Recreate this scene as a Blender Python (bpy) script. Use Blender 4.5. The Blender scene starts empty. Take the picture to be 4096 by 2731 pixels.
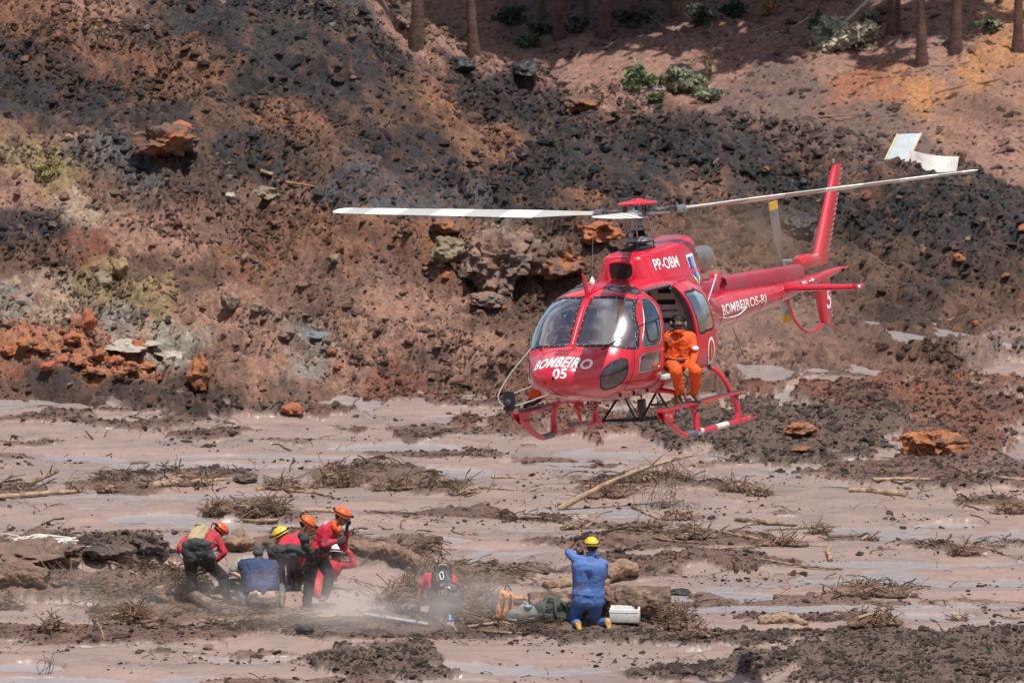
import bpy, bmesh, math, random
import numpy as np
from mathutils import Vector, Matrix, Quaternion
from mathutils.bvhtree import BVHTree
R=math.radians
scene=bpy.context.scene
col=scene.collection
# ---------------------------------------------------------------- camera, sky, sun, exposure
FPX=400/36*1024; CP=R(10.5); CH=34.2
cam_data=bpy.data.cameras.new('camera'); cam_ob=bpy.data.objects.new('camera',cam_data); col.objects.link(cam_ob)
cam_ob.location=(0,0,CH); cam_ob.rotation_euler=(R(90)-CP,0,0)
cam_data.lens=400; cam_data.sensor_width=36; cam_data.clip_start=1; cam_data.clip_end=6000
cam_data.dof.use_dof=True; cam_data.dof.focus_distance=159; cam_data.dof.aperture_fstop=5.0
scene.camera=cam_ob
SUN_EL=R(72)
world=bpy.data.worlds.new('World'); scene.world=world; world.use_nodes=True
wn=world.node_tree.nodes; wl=world.node_tree.links
bg=wn['Background']; sky=wn.new('ShaderNodeTexSky'); sky.sky_type='NISHITA'; sky.sun_disc=False
SUNV=Vector((math.sin(R(150))*math.cos(SUN_EL),math.cos(R(150))*math.cos(SUN_EL),math.sin(SUN_EL)))   # towards the sun
sky.sun_elevation=SUN_EL; sky.sun_rotation=R(150)
sky.air_density=1.0; sky.dust_density=2.0
# broken white cloud over the blue, all round the sky
tc=wn.new('ShaderNodeTexCoord'); nz=wn.new('ShaderNodeTexNoise'); nz.inputs['Scale'].default_value=2.2; nz.inputs['Detail'].default_value=7
cr=wn.new('ShaderNodeValToRGB'); cr.color_ramp.elements[0].position=.49; cr.color_ramp.elements[1].position=.66
mx=wn.new('ShaderNodeMix'); mx.data_type='RGBA'; mx.inputs['B'].default_value=(8.6,8.8,9.3,1)
wl.new(tc.outputs['Generated'],nz.inputs['Vector']); wl.new(nz.outputs['Fac'],cr.inputs['Fac']); wl.new(cr.outputs['Color'],mx.inputs['Factor'])
wl.new(sky.outputs['Color'],mx.inputs['A']); wl.new(mx.outputs['Result'],bg.inputs['Color']); bg.inputs['Strength'].default_value=.085
sd=bpy.data.lights.new('sun','SUN'); so=bpy.data.objects.new('sun',sd); col.objects.link(so)
sd.energy=4.7; sd.angle=R(.5); sd.color=(1,.955,.89)
so.rotation_euler=SUNV.to_track_quat('Z','Y').to_euler()
vs=scene.view_settings; vs.view_transform='Standard'; vs.look='None'; vs.exposure=0.12; vs.gamma=1; vs.use_curve_mapping=False
scene.cycles.max_bounces=7; scene.cycles.transparent_max_bounces=12; scene.cycles.volume_bounces=2; scene.cycles.caustics_reflective=False; scene.cycles.caustics_refractive=False
scene.cycles.volume_step_rate=2.0
random.seed(5); rng=np.random.default_rng(5)

# ---------------------------------------------------------------- pixel rays of the 4096 px photograph <-> places
_cp,_sp=math.cos(CP),math.sin(CP)
def ray(u,v):
    a=(np.asarray(u,float)/4-512)/FPX; b=(341-np.asarray(v,float)/4)/FPX
    return np.stack([a,_cp+b*_sp,-_sp+b*_cp],-1)
def atY(u,v,Y):
    d=ray(u,v); return np.array([0,0,CH])+d*(Y/d[...,1:2] if d.ndim>1 else Y/d[1])
def atz(u,v,z=0.0):
    d=ray(u,v); return np.array([0,0,CH])+d*((z-CH)/(d[...,2:3] if d.ndim>1 else d[2]))
def to_px(x,y,z):
    dz=z-CH; zc=y*_cp-dz*_sp; return 2048+4*FPX*x/zc, 1364-4*FPX*(y*_sp+dz*_cp)/zc

# ---------------------------------------------------------------- materials
def nodes_of(m): return m.node_tree.nodes,m.node_tree.links
def pmat(name,c,rough=.6,metal=0,var=.18,scale=6,bump=0,bscale=None,coat=0,dirt=None,dirt_amt=.5,dirt_scale=3,spec=.5,trans=0,sheen=0):
    m=bpy.data.materials.new(name); m.use_nodes=True; n,l=nodes_of(m); b=n['Principled BSDF']
    b.inputs['Roughness'].default_value=rough; b.inputs['Metallic'].default_value=metal
    b.inputs['Coat Weight'].default_value=coat; b.inputs['Coat Roughness'].default_value=.06
    b.inputs['Specular IOR Level'].default_value=spec; b.inputs['Transmission Weight'].default_value=trans
    t=n.new('ShaderNodeTexCoord'); nz=n.new('ShaderNodeTexNoise'); nz.inputs['Scale'].default_value=scale; nz.inputs['Detail'].default_value=6; nz.inputs['Roughness'].default_value=.6
    l.new(t.outputs['Object'],nz.inputs['Vector'])
    r=n.new('ShaderNodeValToRGB'); r.color_ramp.elements[0].position=.3; r.color_ramp.elements[1].position=.7
    lo=[max(0,x*(1-var)) for x in c]; hi=[min(1,x*(1+var)) for x in c]
    r.color_ramp.elements[0].color=(*lo,1); r.color_ramp.elements[1].color=(*hi,1)
    l.new(nz.outputs['Fac'],r.inputs['Fac']); out=r.outputs['Color']
    if dirt:
        n2=n.new('ShaderNodeTexNoise'); n2.inputs['Scale'].default_value=dirt_scale; n2.inputs['Detail'].default_value=9; n2.inputs['Roughness'].default_value=.7
        l.new(t.outputs['Object'],n2.inputs['Vector'])
        r2=n.new('ShaderNodeValToRGB'); r2.color_ramp.elements[0].position=.62-dirt_amt*.3; r2.color_ramp.elements[1].position=.72-dirt_amt*.2
        l.new(n2.outputs['Fac'],r2.inputs['Fac'])
        x=n.new('ShaderNodeMix'); x.data_type='RGBA'; x.inputs['B'].default_value=(*dirt,1); l.new(r2.outputs['Color'],x.inputs['Factor']); l.new(out,x.inputs['A']); out=x.outputs['Result']
    l.new(out,b.inputs['Base Color'])
    if bump:
        n3=n.new('ShaderNodeTexNoise'); n3.inputs['Scale'].default_value=bscale or scale*4; n3.inputs['Detail'].default_value=8
        l.new(t.outputs['Object'],n3.inputs['Vector'])
        bp=n.new('ShaderNodeBump'); bp.inputs['Strength'].default_value=1; bp.inputs['Distance'].default_value=bump
        l.new(n3.outputs['Fac'],bp.inputs['Height']); l.new(bp.outputs['Normal'],b.inputs['Normal'])
    return m
def glassmat(name,tint,refl=1.0,rough=.03):
    m=bpy.data.materials.new(name); m.use_nodes=True; n,l=nodes_of(m); n.remove(n['Principled BSDF']); o=n['Material Output']
    tr=n.new('ShaderNodeBsdfTransparent'); tr.inputs['Color'].default_value=(*tint,1)
    gl=n.new('ShaderNodeBsdfGlossy'); gl.inputs['Roughness'].default_value=rough; gl.inputs['Color'].default_value=(1,1,1,1)
    g2=n.new('ShaderNodeBsdfGlossy'); g2.inputs['Roughness'].default_value=.2; g2.inputs['Color'].default_value=(1,1,1,1)
    ms=n.new('ShaderNodeMixShader'); ms.inputs['Fac'].default_value=.25
    l.new(gl.outputs['BSDF'],ms.inputs[1]); l.new(g2.outputs['BSDF'],ms.inputs[2])
    fr=n.new('ShaderNodeFresnel'); fr.inputs['IOR'].default_value=1.5
    ml=n.new('ShaderNodeMath'); ml.operation='MULTIPLY'; ml.inputs[1].default_value=2.0*refl; ml.use_clamp=True
    mix=n.new('ShaderNodeMixShader'); l.new(fr.outputs['Fac'],ml.inputs[0]); l.new(ml.outputs['Value'],mix.inputs['Fac'])
    l.new(tr.outputs['BSDF'],mix.inputs[1]); l.new(ms.outputs['Shader'],mix.inputs[2]); l.new(mix.outputs['Shader'],o.inputs['Surface'])
    return m

# ---------------------------------------------------------------- mesh helpers
def mk(name,v,f,m=None,parent=None,smooth=True,loc=None):
    me=bpy.data.meshes.new(name); v=np.asarray(v,float)
    if isinstance(f,np.ndarray):
        k=f.shape[1]; me.vertices.add(len(v)); me.vertices.foreach_set('co',v.astype(np.float32).ravel())
        me.loops.add(f.size); me.loops.foreach_set('vertex_index',f.astype(np.int32).ravel())
        me.polygons.add(len(f)); me.polygons.foreach_set('loop_start',np.arange(0,f.size,k,dtype=np.int32))
        me.update(calc_edges=True)
    else: me.from_pydata([tuple(p) for p in v],[],f)
    me.validate()
    if smooth: me.polygons.foreach_set('use_smooth',np.ones(len(me.polygons),bool))
    ms=m if isinstance(m,(list,tuple)) else [m]
    for x in ms:
        if x: me.materials.append(x)
    o=bpy.data.objects.new(name,me); col.objects.link(o)
    if parent: o.parent=parent
    if loc is not None: o.location=loc
    return o
def empty(name,loc=(0,0,0),rz=0,**k):
    o=bpy.data.objects.new(name,None); col.objects.link(o); o.location=loc; o.rotation_euler=(0,0,rz); o.empty_display_size=.2
    return tag(o,**k)
def tag(o,label=None,cat=None,group=None,kind=None):
    if label: o['label']=label
    if cat: o['category']=cat
    if group: o['group']=group
    if kind: o['kind']=kind
    return o
class G:
    """a bag of geometry that becomes ONE mesh"""
    def __init__(s): s.v=[];s.f=[]
    def add(s,v,f):
        n=sum(len(x) for x in s.v); s.v.append(np.asarray(v,float)); s.f+= [tuple(i+n for i in q) for q in f]; return s
    def box(s,c,size,rot=None,bev=0):
        c=np.array(c,float); h=np.array(size,float)/2
        if bev:
            bm=bmesh.new(); bmesh.ops.create_cube(bm,size=1); bmesh.ops.scale(bm,vec=size,verts=bm.verts)
            bmesh.ops.bevel(bm,geom=bm.edges[:],offset=bev,segments=2,affect='EDGES',profile=.5)
            p=np.array([x.co[:] for x in bm.verts]); bm.verts.index_update(); fs=[[x.index for x in q.verts] for q in bm.faces]; bm.free()
        else:
            p=np.array([[x,y,z] for x in(-1,1) for y in(-1,1) for z in(-1,1)],float)*h
            fs=[(0,1,3,2),(4,6,7,5),(0,4,5,1),(2,3,7,6),(0,2,6,4),(1,5,7,3)]
        if rot is not None: p=p@np.array(rot if not hasattr(rot,'to_matrix') else rot.to_matrix()).T
        return s.add(p+c,fs)
    def tube(s,pts,r,n=10,cap=True,flat=1.0):
        pts=np.array(pts,float); k=len(pts); r=np.broadcast_to(np.array(r,float),(k,)); t=np.gradient(pts,axis=0); t/=np.linalg.norm(t,axis=1)[:,None]+1e-12
        a=np.cross(t[0],[0,0,1]); 
        if np.linalg.norm(a)<.1: a=np.cross(t[0],[1,0,0])
        a/=np.linalg.norm(a); V=[]
        for i in range(k):
            a=a-t[i]*(a@t[i]); a/=np.linalg.norm(a)+1e-12; b=np.cross(t[i],a); th=np.arange(n)*2*np.pi/n
            V.append(pts[i]+r[i]*(np.cos(th)[:,None]*a+np.sin(th)[:,None]*b*flat))
        F=[(i*n+j,i*n+(j+1)%n,(i+1)*n+(j+1)%n,(i+1)*n+j) for i in range(k-1) for j in range(n)]
        V=np.concatenate(V)
        if cap: F+=[tuple(range(n))[::-1],tuple((k-1)*n+j for j in range(n))]
        return s.add(V,F)
    def lathe(s,prof,c=(0,0,0),axis=(0,0,1),n=24,cap=True):
        ax=Vector(axis).normalized(); q=np.array(Vector((0,0,1)).rotation_difference(ax).to_matrix()); V=[]
        for r,z in prof:
            th=np.arange(n)*2*np.pi/n; V.append(np.stack([r*np.cos(th),r*np.sin(th),np.full(n,z)],1))
        k=len(prof); V=np.concatenate(V)@q.T+np.array(c,float)
        F=[(i*n+j,i*n+(j+1)%n,(i+1)*n+(j+1)%n,(i+1)*n+j) for i in range(k-1) for j in range(n)]
        if cap: F+=[tuple(range(n))[::-1],tuple((k-1)*n+j for j in range(n))]
        return s.add(V,F)
    def prism(s,poly,t,fn):
        """polygon (a,b) extruded by t; fn(a,b,c) -> xyz"""
        n=len(poly); V=[fn(a,b,-t/2) for a,b in poly]+[fn(a,b,t/2) for a,b in poly]
        F=[tuple(range(n))[::-1],tuple(range(n,2*n))]+[(i,(i+1)%n,n+(i+1)%n,n+i) for i in range(n)]
        return s.add(V,F)
    def loft(s,rings,cap=True):
        n=len(rings[0]); k=len(rings); V=np.concatenate([np.asarray(x,float) for x in rings])
        F=[(i*n+j,i*n+(j+1)%n,(i+1)*n+(j+1)%n,(i+1)*n+j) for i in range(k-1) for j in range(n)]
        if cap: F+=[tuple(range(n))[::-1],tuple((k-1)*n+j for j in range(n))]
        return s.add(V,F)
    def ell(s,c,r,rot=None,n=12):
        th=np.linspace(0,np.pi,n//2+2)[1:-1]; ph=np.arange(n)*2*np.pi/n
        V=[[0,0,1]]+[[math.sin(a)*math.cos(b),math.sin(a)*math.sin(b),math.cos(a)] for a in th for b in ph]+[[0,0,-1]]
        V=np.array(V)*np.array(r,float); k=len(th)
        if rot is not None: V=V@np.array(rot if not hasattr(rot,'to_matrix') else rot.to_matrix()).T
        F=[(0,1+j,1+(j+1)%n) for j in range(n)]+[(1+i*n+j,1+(i+1)*n+j,1+(i+1)*n+(j+1)%n,1+i*n+(j+1)%n) for i in range(k-1) for j in range(n)]
        F+=[(1+k*n,1+(k-1)*n+(j+1)%n,1+(k-1)*n+j) for j in range(n)]
        return s.add(V+np.array(c,float),F)
    def cap2(s,p,q,r0,r1,n=12):
        """tapered capsule"""
        p=np.array(p,float); q=np.array(q,float); d=q-p; L=np.linalg.norm(d)+1e-9; d=d/L; a=[];rr=[]
        for k in range(1,5): th=k/4*math.pi/2; a.append(p-d*r0*math.cos(th)); rr.append(r0*math.sin(th))
        for k in range(4,0,-1): th=k/4*math.pi/2; a.append(q+d*r1*math.cos(th)); rr.append(r1*math.sin(th))
        if L<1e-4: return s.ell(p,(r0,)*3,n=n)
        pts=np.array(a); x=np.cross(d,[0,0,1]); 
        if np.linalg.norm(x)<.1: x=np.cross(d,[1,0,0])
        x/=np.linalg.norm(x); y=np.cross(d,x); th=np.arange(n)*2*np.pi/n
        return s.loft([c+r*(np.cos(th)[:,None]*x+np.sin(th)[:,None]*y) for c,r in zip(pts,rr)])
    def build(s,name,m,parent=None,smooth=True,**k):
        o=mk(name,np.concatenate(s.v),s.f,m,parent,smooth)
        if smooth: autosmooth(o)
        return tag(o,**k) if k else o
    def blob(s,name,m,parent=None,voxel=.012,sm=3,disp=0,dscale=.1,disp2=0,d2=.03,**k):
        """union of everything in the bag as one continuous skin"""
        o=mk(name,np.concatenate(s.v),s.f,m,None,True)
        md=o.modifiers.new('r','REMESH'); md.mode='VOXEL'; md.voxel_size=voxel; md.use_smooth_shade=True
        if sm: q=o.modifiers.new('s','SMOOTH'); q.iterations=sm; q.factor=.6
        for dd,sc in ((disp,dscale),(disp2,d2)):
            if dd:
                t=bpy.data.textures.new('n','CLOUDS'); t.noise_scale=sc; t.noise_depth=2
                q=o.modifiers.new('d','DISPLACE'); q.texture=t; q.strength=dd; q.mid_level=.5; q.texture_coords='LOCAL'
        dg=bpy.context.evaluated_depsgraph_get(); me=bpy.data.meshes.new_from_object(o.evaluated_get(dg)); me.name=name
        old=o.data; o.modifiers.clear(); o.data=me; bpy.data.meshes.remove(old)
        me.polygons.foreach_set('use_smooth',np.ones(len(me.polygons),bool))
        if not me.materials: me.materials.append(m)
        if parent: o.parent=parent
        return tag(o,**k) if k else o
def autosmooth(o,ang=38):
    me=o.data; bm=bmesh.new(); bm.from_mesh(me); bmesh.ops.recalc_face_normals(bm,faces=bm.faces)
    a=R(ang)
    for e in bm.edges:
        if len(e.link_faces)==2 and e.calc_face_angle(0)>a: e.smooth=False
    bm.to_mesh(me); bm.free()
def qv(a,b): return np.array(a,float)+(np.array(b,float)-np.array(a,float))
def bez(pts,n=12):
    """Catmull-Rom through pts"""
    p=np.array(pts,float); p=np.concatenate([[2*p[0]-p[1]],p,[2*p[-1]-p[-2]]]); out=[]
    for i in range(1,len(p)-2):
        for k in range(n):
            t=k/n; out.append(.5*((2*p[i])+(-p[i-1]+p[i+1])*t+(2*p[i-1]-5*p[i]+4*p[i+1]-p[i+2])*t*t+(-p[i-1]+3*p[i]-3*p[i+1]+p[i+2])*t**3))
    out.append(p[-2]); return np.array(out)
def text_mesh(s,size,bold=0.0,spacing=1.0,shear=0,cut=.03,depth=0):
    cu=bpy.data.curves.new('t','FONT'); cu.body=s; cu.size=size; cu.offset=bold; cu.align_x='CENTER'; cu.align_y='CENTER'; cu.space_character=spacing; cu.shear=shear; cu.resolution_u=4
    o=bpy.data.objects.new('t',cu); col.objects.link(o); dg=bpy.context.evaluated_depsgraph_get(); me=bpy.data.meshes.new_from_object(o.evaluated_get(dg)); bpy.data.objects.remove(o)
    bm=bmesh.new(); bm.from_mesh(me); bmesh.ops.triangulate(bm,faces=bm.faces)
    for _ in range(6):
        es=[e for e in bm.edges if e.calc_length()>cut]
        if not es: break
        bmesh.ops.subdivide_edges(bm,edges=es,cuts=1); bmesh.ops.triangulate(bm,faces=[f for f in bm.faces if len(f.verts)>3])
    bm.verts.index_update(); v=np.array([x.co[:] for x in bm.verts]); f=[[x.index for x in q.verts] for q in bm.faces]; bm.free(); return v,f
# ================================================================ GROUND
def _h(i,j,s=0):
    n=(i.astype(np.int64)*374761393+j.astype(np.int64)*668265263+s*2147483647)&0xffffffff
    n=((n^(n>>13))*1274126177)&0xffffffff; n=((n^(n>>16))*2246822519)&0xffffffff
    return ((n^(n>>15))&0xffffff)/float(0xffffff)
def perlin(x,y,s=0):
    i=np.floor(x).astype(np.int64); j=np.floor(y).astype(np.int64); fx=x-i; fy=y-j
    u=fx*fx*fx*(fx*(fx*6-15)+10); v=fy*fy*fy*(fy*(fy*6-15)+10)
    def g(a,b):
        t=_h(i+a,j+b,s)*2*np.pi; return np.cos(t)*(fx-a)+np.sin(t)*(fy-b)
    a=g(0,0)*(1-u)+g(1,0)*u; b=g(0,1)*(1-u)+g(1,1)*u; return (a*(1-v)+b*v)*1.5
def fbm(x,y,o=4,s=0,g=.5,ridge=False):
    r=0;a=1;t=0
    for k in range(o):
        n=perlin(x*2**k+k*17.3,y*2**k-k*9.1,s+k); r=r+a*((1-2*np.abs(n)) if ridge else n); t+=a; a*=g
    return r/t
def cells(x,y,s=0):
    """angular blocks: tilted facets, each cell its own height"""
    i=np.floor(x).astype(np.int64); j=np.floor(y).astype(np.int64); best=np.full(x.shape,9.); bd=[np.zeros(x.shape) for _ in range(4)]; sec=np.full(x.shape,9.)
    for a in (-1,0,1):
        for b in (-1,0,1):
            ii,jj=i+a,j+b; px=ii+_h(ii,jj,s); py=jj+_h(ii,jj,s+1); dx,dy=x-px,y-py; d=dx*dx+dy*dy
            m=d<best; sec=np.where(m,best,np.minimum(sec,d)); best=np.where(m,d,best)
            for q,w in enumerate((dx,dy,_h(ii,jj,s+2),_h(ii,jj,s+3))): bd[q]=np.where(m,w,bd[q])
    edge=np.sqrt(sec)-np.sqrt(best)
    return bd[2]-.5+(bd[3]-.5)*1.2*bd[0]+(bd[2]-.5)*1.2*bd[1], edge, bd[3]
U=4096/2352.
def sst(x,a,b):
    t=np.clip((x-a)/(b-a),0,1); return t*t*(3-2*t)
def lerpx(u,xs,ys): return np.interp(u,xs,ys)
# outline of the debris edge, crest line and far ground: heights (m) along the column through picture abscissa u (0..2352) at plain level
def base_z(x,y):
    u=(x/np.maximum(y,1)*FPX/512+1)*1176
    ye=lerpx(u,[-300,0,400,800,1000,1300,1700,2000,2352,2700],[179.2,179,178.5,178.7,179.6,180.0,180.6,181.4,183,184])
    yc=lerpx(u,[-300,0,850,1100,1400,1850,2352,2700],[204,204,203,203,203,202,200,200])
    zc=lerpx(u,[-400,0,600,840,900,1000,1100,1200,1400,1650,1850,2100,2352,2700],[4.6,4.0,3.7,3.25,2.55,2.15,1.75,1.25,.80,.42,.10,-.10,-.15,-.2])
    hump=lerpx(u,[-300,0,300,600,850,1100,1500,1750,2000,2352],[.5,.45,.35,.30,.62,.75,.70,.30,.35,.45])
    t=np.clip((y-ye)/(yc-ye),0,1.0)
    rise=zc*(.55*t+.45*t*t)+hump*np.exp(-((t-.42)/.13)**2)+.10*sst(t,0,.1)*(t>0)
    # spur on the left: low debris bank
    back=sst(y,yc,yc+7); zv=lerpx(u,[0,800,1400,2352],[-3.0,-3.0,-2.6,-1.9])
    z=np.where(y<yc,rise,zc+(zv-zc)*back)
    zf=lerpx(u,[0,900,1400,1850,2352],[-2.7,-2.5,-1.75,-1.0,-.75])
    z=z+np.where(y>yc+7,(zf-zv)*sst(y,yc+7,228),0)+(np.clip(y,228,262)-228)*.16
    return z
# patches on the mud: (cx,cy,rx,ry,height,kind) in picture units of the ground they lie on
ISL=[(120,958,110,10,.06,'m'),(560,912,110,12,.08,'r'),(880,915,120,14,.08,'r'),(1040,925,110,10,.06,'m'),(1300,905,150,16,.09,'r'),(1250,940,90,10,.06,'r'),(1650,890,120,14,.08,'r'),(1900,870,130,12,.07,'m'),(2250,880,120,12,.08,'r'),(1980,900,120,12,.07,'r'),(300,945,80,7,.05,'m'),(1750,985,330,38,.11,'d'),(2150,935,260,42,.20,'r'),(2200,1000,110,34,.16,'r'),(1480,985,230,26,.14,'r'),(1880,1000,130,30,.16,'r'),(2080,1080,190,28,.09,'m'),(2240,1105,170,24,.09,'m'),(1830,1035,170,22,.10,'d'),
 (1180,960,120,16,.09,'r'),(1000,1000,60,8,.04,'m'),(1560,945,120,20,.12,'r'),
 (200,972,60,6,.05,'m'),(340,985,130,9,.07,'m'),(500,1000,90,9,.07,'m'),(440,975,60,8,.05,'m'),(730,905,80,9,.05,'m'),(640,930,140,22,.14,'d'),(720,950,60,14,.1,'r'),
 (1850,1470,560,15,.07,'d'),(2150,1530,380,48,.10,'d'),(1650,1545,220,18,.07,'d'),(2340,1480,50,30,.16,'d'),(830,1520,130,24,.12,'d'),(960,1545,60,12,.08,'d'),(1240,1465,200,12,.06,'d'),
 (120,1270,150,36,.20,'b'),(270,1265,110,26,.12,'d'),(330,1262,60,26,.16,'d'),(100,1350,220,40,.14,'b'),(330,1350,180,42,.12,'b'),(330,1420,160,26,.08,'b'),(520,1400,190,28,.05,'b'),(180,1455,200,16,.06,'m'),(420,1460,160,14,.06,'m'),
 (760,1440,200,22,.05,'b'),(1010,1460,330,18,.05,'m'),(850,1270,180,34,.10,'b'),(1100,1320,150,30,.05,'b'),(1330,1440,220,18,.05,'b'),(700,1250,160,26,.06,'b'),
 (880,1095,150,22,.07,'b'),(560,1180,110,14,.05,'b'),(1000,1125,80,14,.05,'b'),(1480,1100,130,12,.05,'b'),(1650,1120,90,12,.05,'b'),(1600,1235,230,14,.05,'b'),(1480,1300,130,18,.08,'m'),(1640,1290,170,14,.07,'m'),(1380,1300,60,14,.05,'m'),
 (250,1120,150,12,.04,'b'),(460,1100,140,10,.04,'b'),(40,1125,80,12,.05,'b'),(1100,1180,200,8,.02,'m'),(1480,1255,220,10,.04,'m'),(1950,1235,90,10,.03,'b'),(2210,1265,110,9,.03,'b'),(2000,1355,120,12,.05,'b'),(2280,1160,80,12,.05,'b'),
 (1850,1420,120,10,.04,'m'),(1400,1130,110,10,.03,'b'),(1300,1060,110,7,.02,'m'),(1010,1040,120,8,.02,'m'),(2330,1250,60,8,.03,'b'),(1230,1190,90,6,.02,'b'),(1000,1420,190,22,.05,'b'),(330,1065,40,4,.02,'m'),(520,1088,60,7,.04,'d'),(800,990,40,5,.03,'m'),(1450,1210,110,8,.03,'b')]
PUD=[(200,1052,90,5),(420,1066,140,6),(620,1072,120,6),(760,1050,120,5),(980,1078,110,7),(380,1186,110,11),(600,1205,170,9),(780,1215,60,6),(1010,1236,80,6),(560,1235,70,4),(1640,1372,140,14),(1780,1385,120,9),(2010,1216,110,7),(2180,1203,70,5),(50,1532,70,11),(120,1562,140,8),
 (930,1022,130,8),(1290,1062,120,5),(820,1088,60,4),(1400,1040,90,5),(430,1395,60,6),(300,1440,120,6),(1930,1392,90,7),(2200,1410,60,6),(1050,1525,50,7),(1030,1560,120,7),(1600,1500,60,4),(480,1420,50,5),(720,940,130,9),(1100,900,140,10),(1750,900,160,10),(1430,1090,80,5),(2100,1410,90,5),(1750,1020,60,5),(550,1045,120,4),(250,1390,60,5)]
def plane_uv(x,y):
    a,b=to_px(x,y,0.0); return a/U,b/U
def isl_mask(x,y,kinds=None):
    u,v=plane_uv(x,y); wu=u+70*fbm(x*.9,y*.45,4,71); wv=v+16*fbm(x*.9,y*.45,4,72); H=np.zeros(x.shape); K={k:np.zeros(x.shape) for k in 'drbm'}
    br=fbm(x*1.1+3,y*.8,5,73,.62)
    s_=sst(fbm(x*.16,y*.75,5,74,.6)+.35*br,.26,.36); H=.045*s_; K['m']=s_*.8
    for cx,cy,rx,ry,h,k in ISL:
        ks=.9 if k=='b' else 1.15; d=((wu-cx)/(rx*ks))**2+((wv-cy)/(ry*ks))**2; m=sst(1.35-d+(2.6 if k in 'dr' else 1.6)*br,0,.55); H=np.maximum(H,h*m); K[k]=np.maximum(K[k],m)
    return H,K
def pud_mask(x,y):
    u,v=plane_uv(x,y); wu=u+60*fbm(x*.8,y*.35,4,81); wv=v+7*fbm(x*.8,y*.35,5,82); m=np.zeros(x.shape)
    for cx,cy,rx,ry in PUD:
        d=((wu-cx)/(rx*1.15))**2+((wv-cy)/(ry*1.25))**2; m=np.maximum(m,sst(1.3-d,0,.7))
    return m
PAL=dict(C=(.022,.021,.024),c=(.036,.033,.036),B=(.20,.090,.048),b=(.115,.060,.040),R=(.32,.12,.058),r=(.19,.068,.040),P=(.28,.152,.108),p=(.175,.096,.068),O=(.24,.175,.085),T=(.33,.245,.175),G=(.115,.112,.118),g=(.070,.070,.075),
 F=(.27,.148,.115),f=(.145,.094,.084),D=(.055,.034,.028),M=(.22,.155,.14),K=(.22,.19,.165),Y=(.40,.185,.075),W=(.28,.25,.21))  # f: greyer far soil; under the wood it paints the tree shade
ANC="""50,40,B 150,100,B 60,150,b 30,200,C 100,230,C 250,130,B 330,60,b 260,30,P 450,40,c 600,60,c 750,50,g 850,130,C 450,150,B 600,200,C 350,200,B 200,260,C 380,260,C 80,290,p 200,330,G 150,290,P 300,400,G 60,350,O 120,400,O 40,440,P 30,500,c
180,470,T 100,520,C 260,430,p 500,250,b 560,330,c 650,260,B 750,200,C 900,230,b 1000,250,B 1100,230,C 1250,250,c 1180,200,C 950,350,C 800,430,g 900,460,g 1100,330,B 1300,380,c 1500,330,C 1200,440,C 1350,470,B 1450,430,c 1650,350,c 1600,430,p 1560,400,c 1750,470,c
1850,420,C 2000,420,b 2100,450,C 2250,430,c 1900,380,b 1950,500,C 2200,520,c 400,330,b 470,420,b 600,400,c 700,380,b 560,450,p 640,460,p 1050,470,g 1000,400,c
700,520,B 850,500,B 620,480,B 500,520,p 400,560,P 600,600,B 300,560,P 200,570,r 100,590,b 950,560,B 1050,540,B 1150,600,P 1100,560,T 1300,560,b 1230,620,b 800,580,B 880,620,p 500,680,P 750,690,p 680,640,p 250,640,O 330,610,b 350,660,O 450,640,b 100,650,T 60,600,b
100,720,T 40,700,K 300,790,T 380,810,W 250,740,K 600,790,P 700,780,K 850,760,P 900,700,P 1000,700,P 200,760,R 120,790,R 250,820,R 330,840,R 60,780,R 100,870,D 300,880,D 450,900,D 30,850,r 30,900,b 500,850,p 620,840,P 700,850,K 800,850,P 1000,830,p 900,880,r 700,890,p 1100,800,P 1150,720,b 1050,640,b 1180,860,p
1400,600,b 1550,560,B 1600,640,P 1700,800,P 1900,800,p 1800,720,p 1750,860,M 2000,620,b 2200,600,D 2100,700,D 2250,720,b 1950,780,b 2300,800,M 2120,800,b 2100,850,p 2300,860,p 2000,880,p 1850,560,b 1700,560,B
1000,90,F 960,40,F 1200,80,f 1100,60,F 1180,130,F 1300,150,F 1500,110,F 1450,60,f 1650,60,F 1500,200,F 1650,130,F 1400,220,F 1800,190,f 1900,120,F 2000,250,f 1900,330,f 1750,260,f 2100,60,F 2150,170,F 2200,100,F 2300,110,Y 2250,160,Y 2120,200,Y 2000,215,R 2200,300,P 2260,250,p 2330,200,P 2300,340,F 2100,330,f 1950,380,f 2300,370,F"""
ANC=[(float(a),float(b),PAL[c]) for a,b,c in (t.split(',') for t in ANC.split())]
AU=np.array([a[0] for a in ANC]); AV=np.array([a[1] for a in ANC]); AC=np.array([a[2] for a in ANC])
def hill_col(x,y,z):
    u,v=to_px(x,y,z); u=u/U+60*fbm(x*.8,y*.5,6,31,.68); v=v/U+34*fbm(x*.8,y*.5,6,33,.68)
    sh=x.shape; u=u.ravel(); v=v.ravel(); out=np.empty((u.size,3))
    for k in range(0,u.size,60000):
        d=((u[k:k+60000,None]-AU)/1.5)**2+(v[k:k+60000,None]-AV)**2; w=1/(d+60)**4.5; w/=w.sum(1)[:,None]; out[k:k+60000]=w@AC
    return out.reshape(*sh,3)
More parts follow.
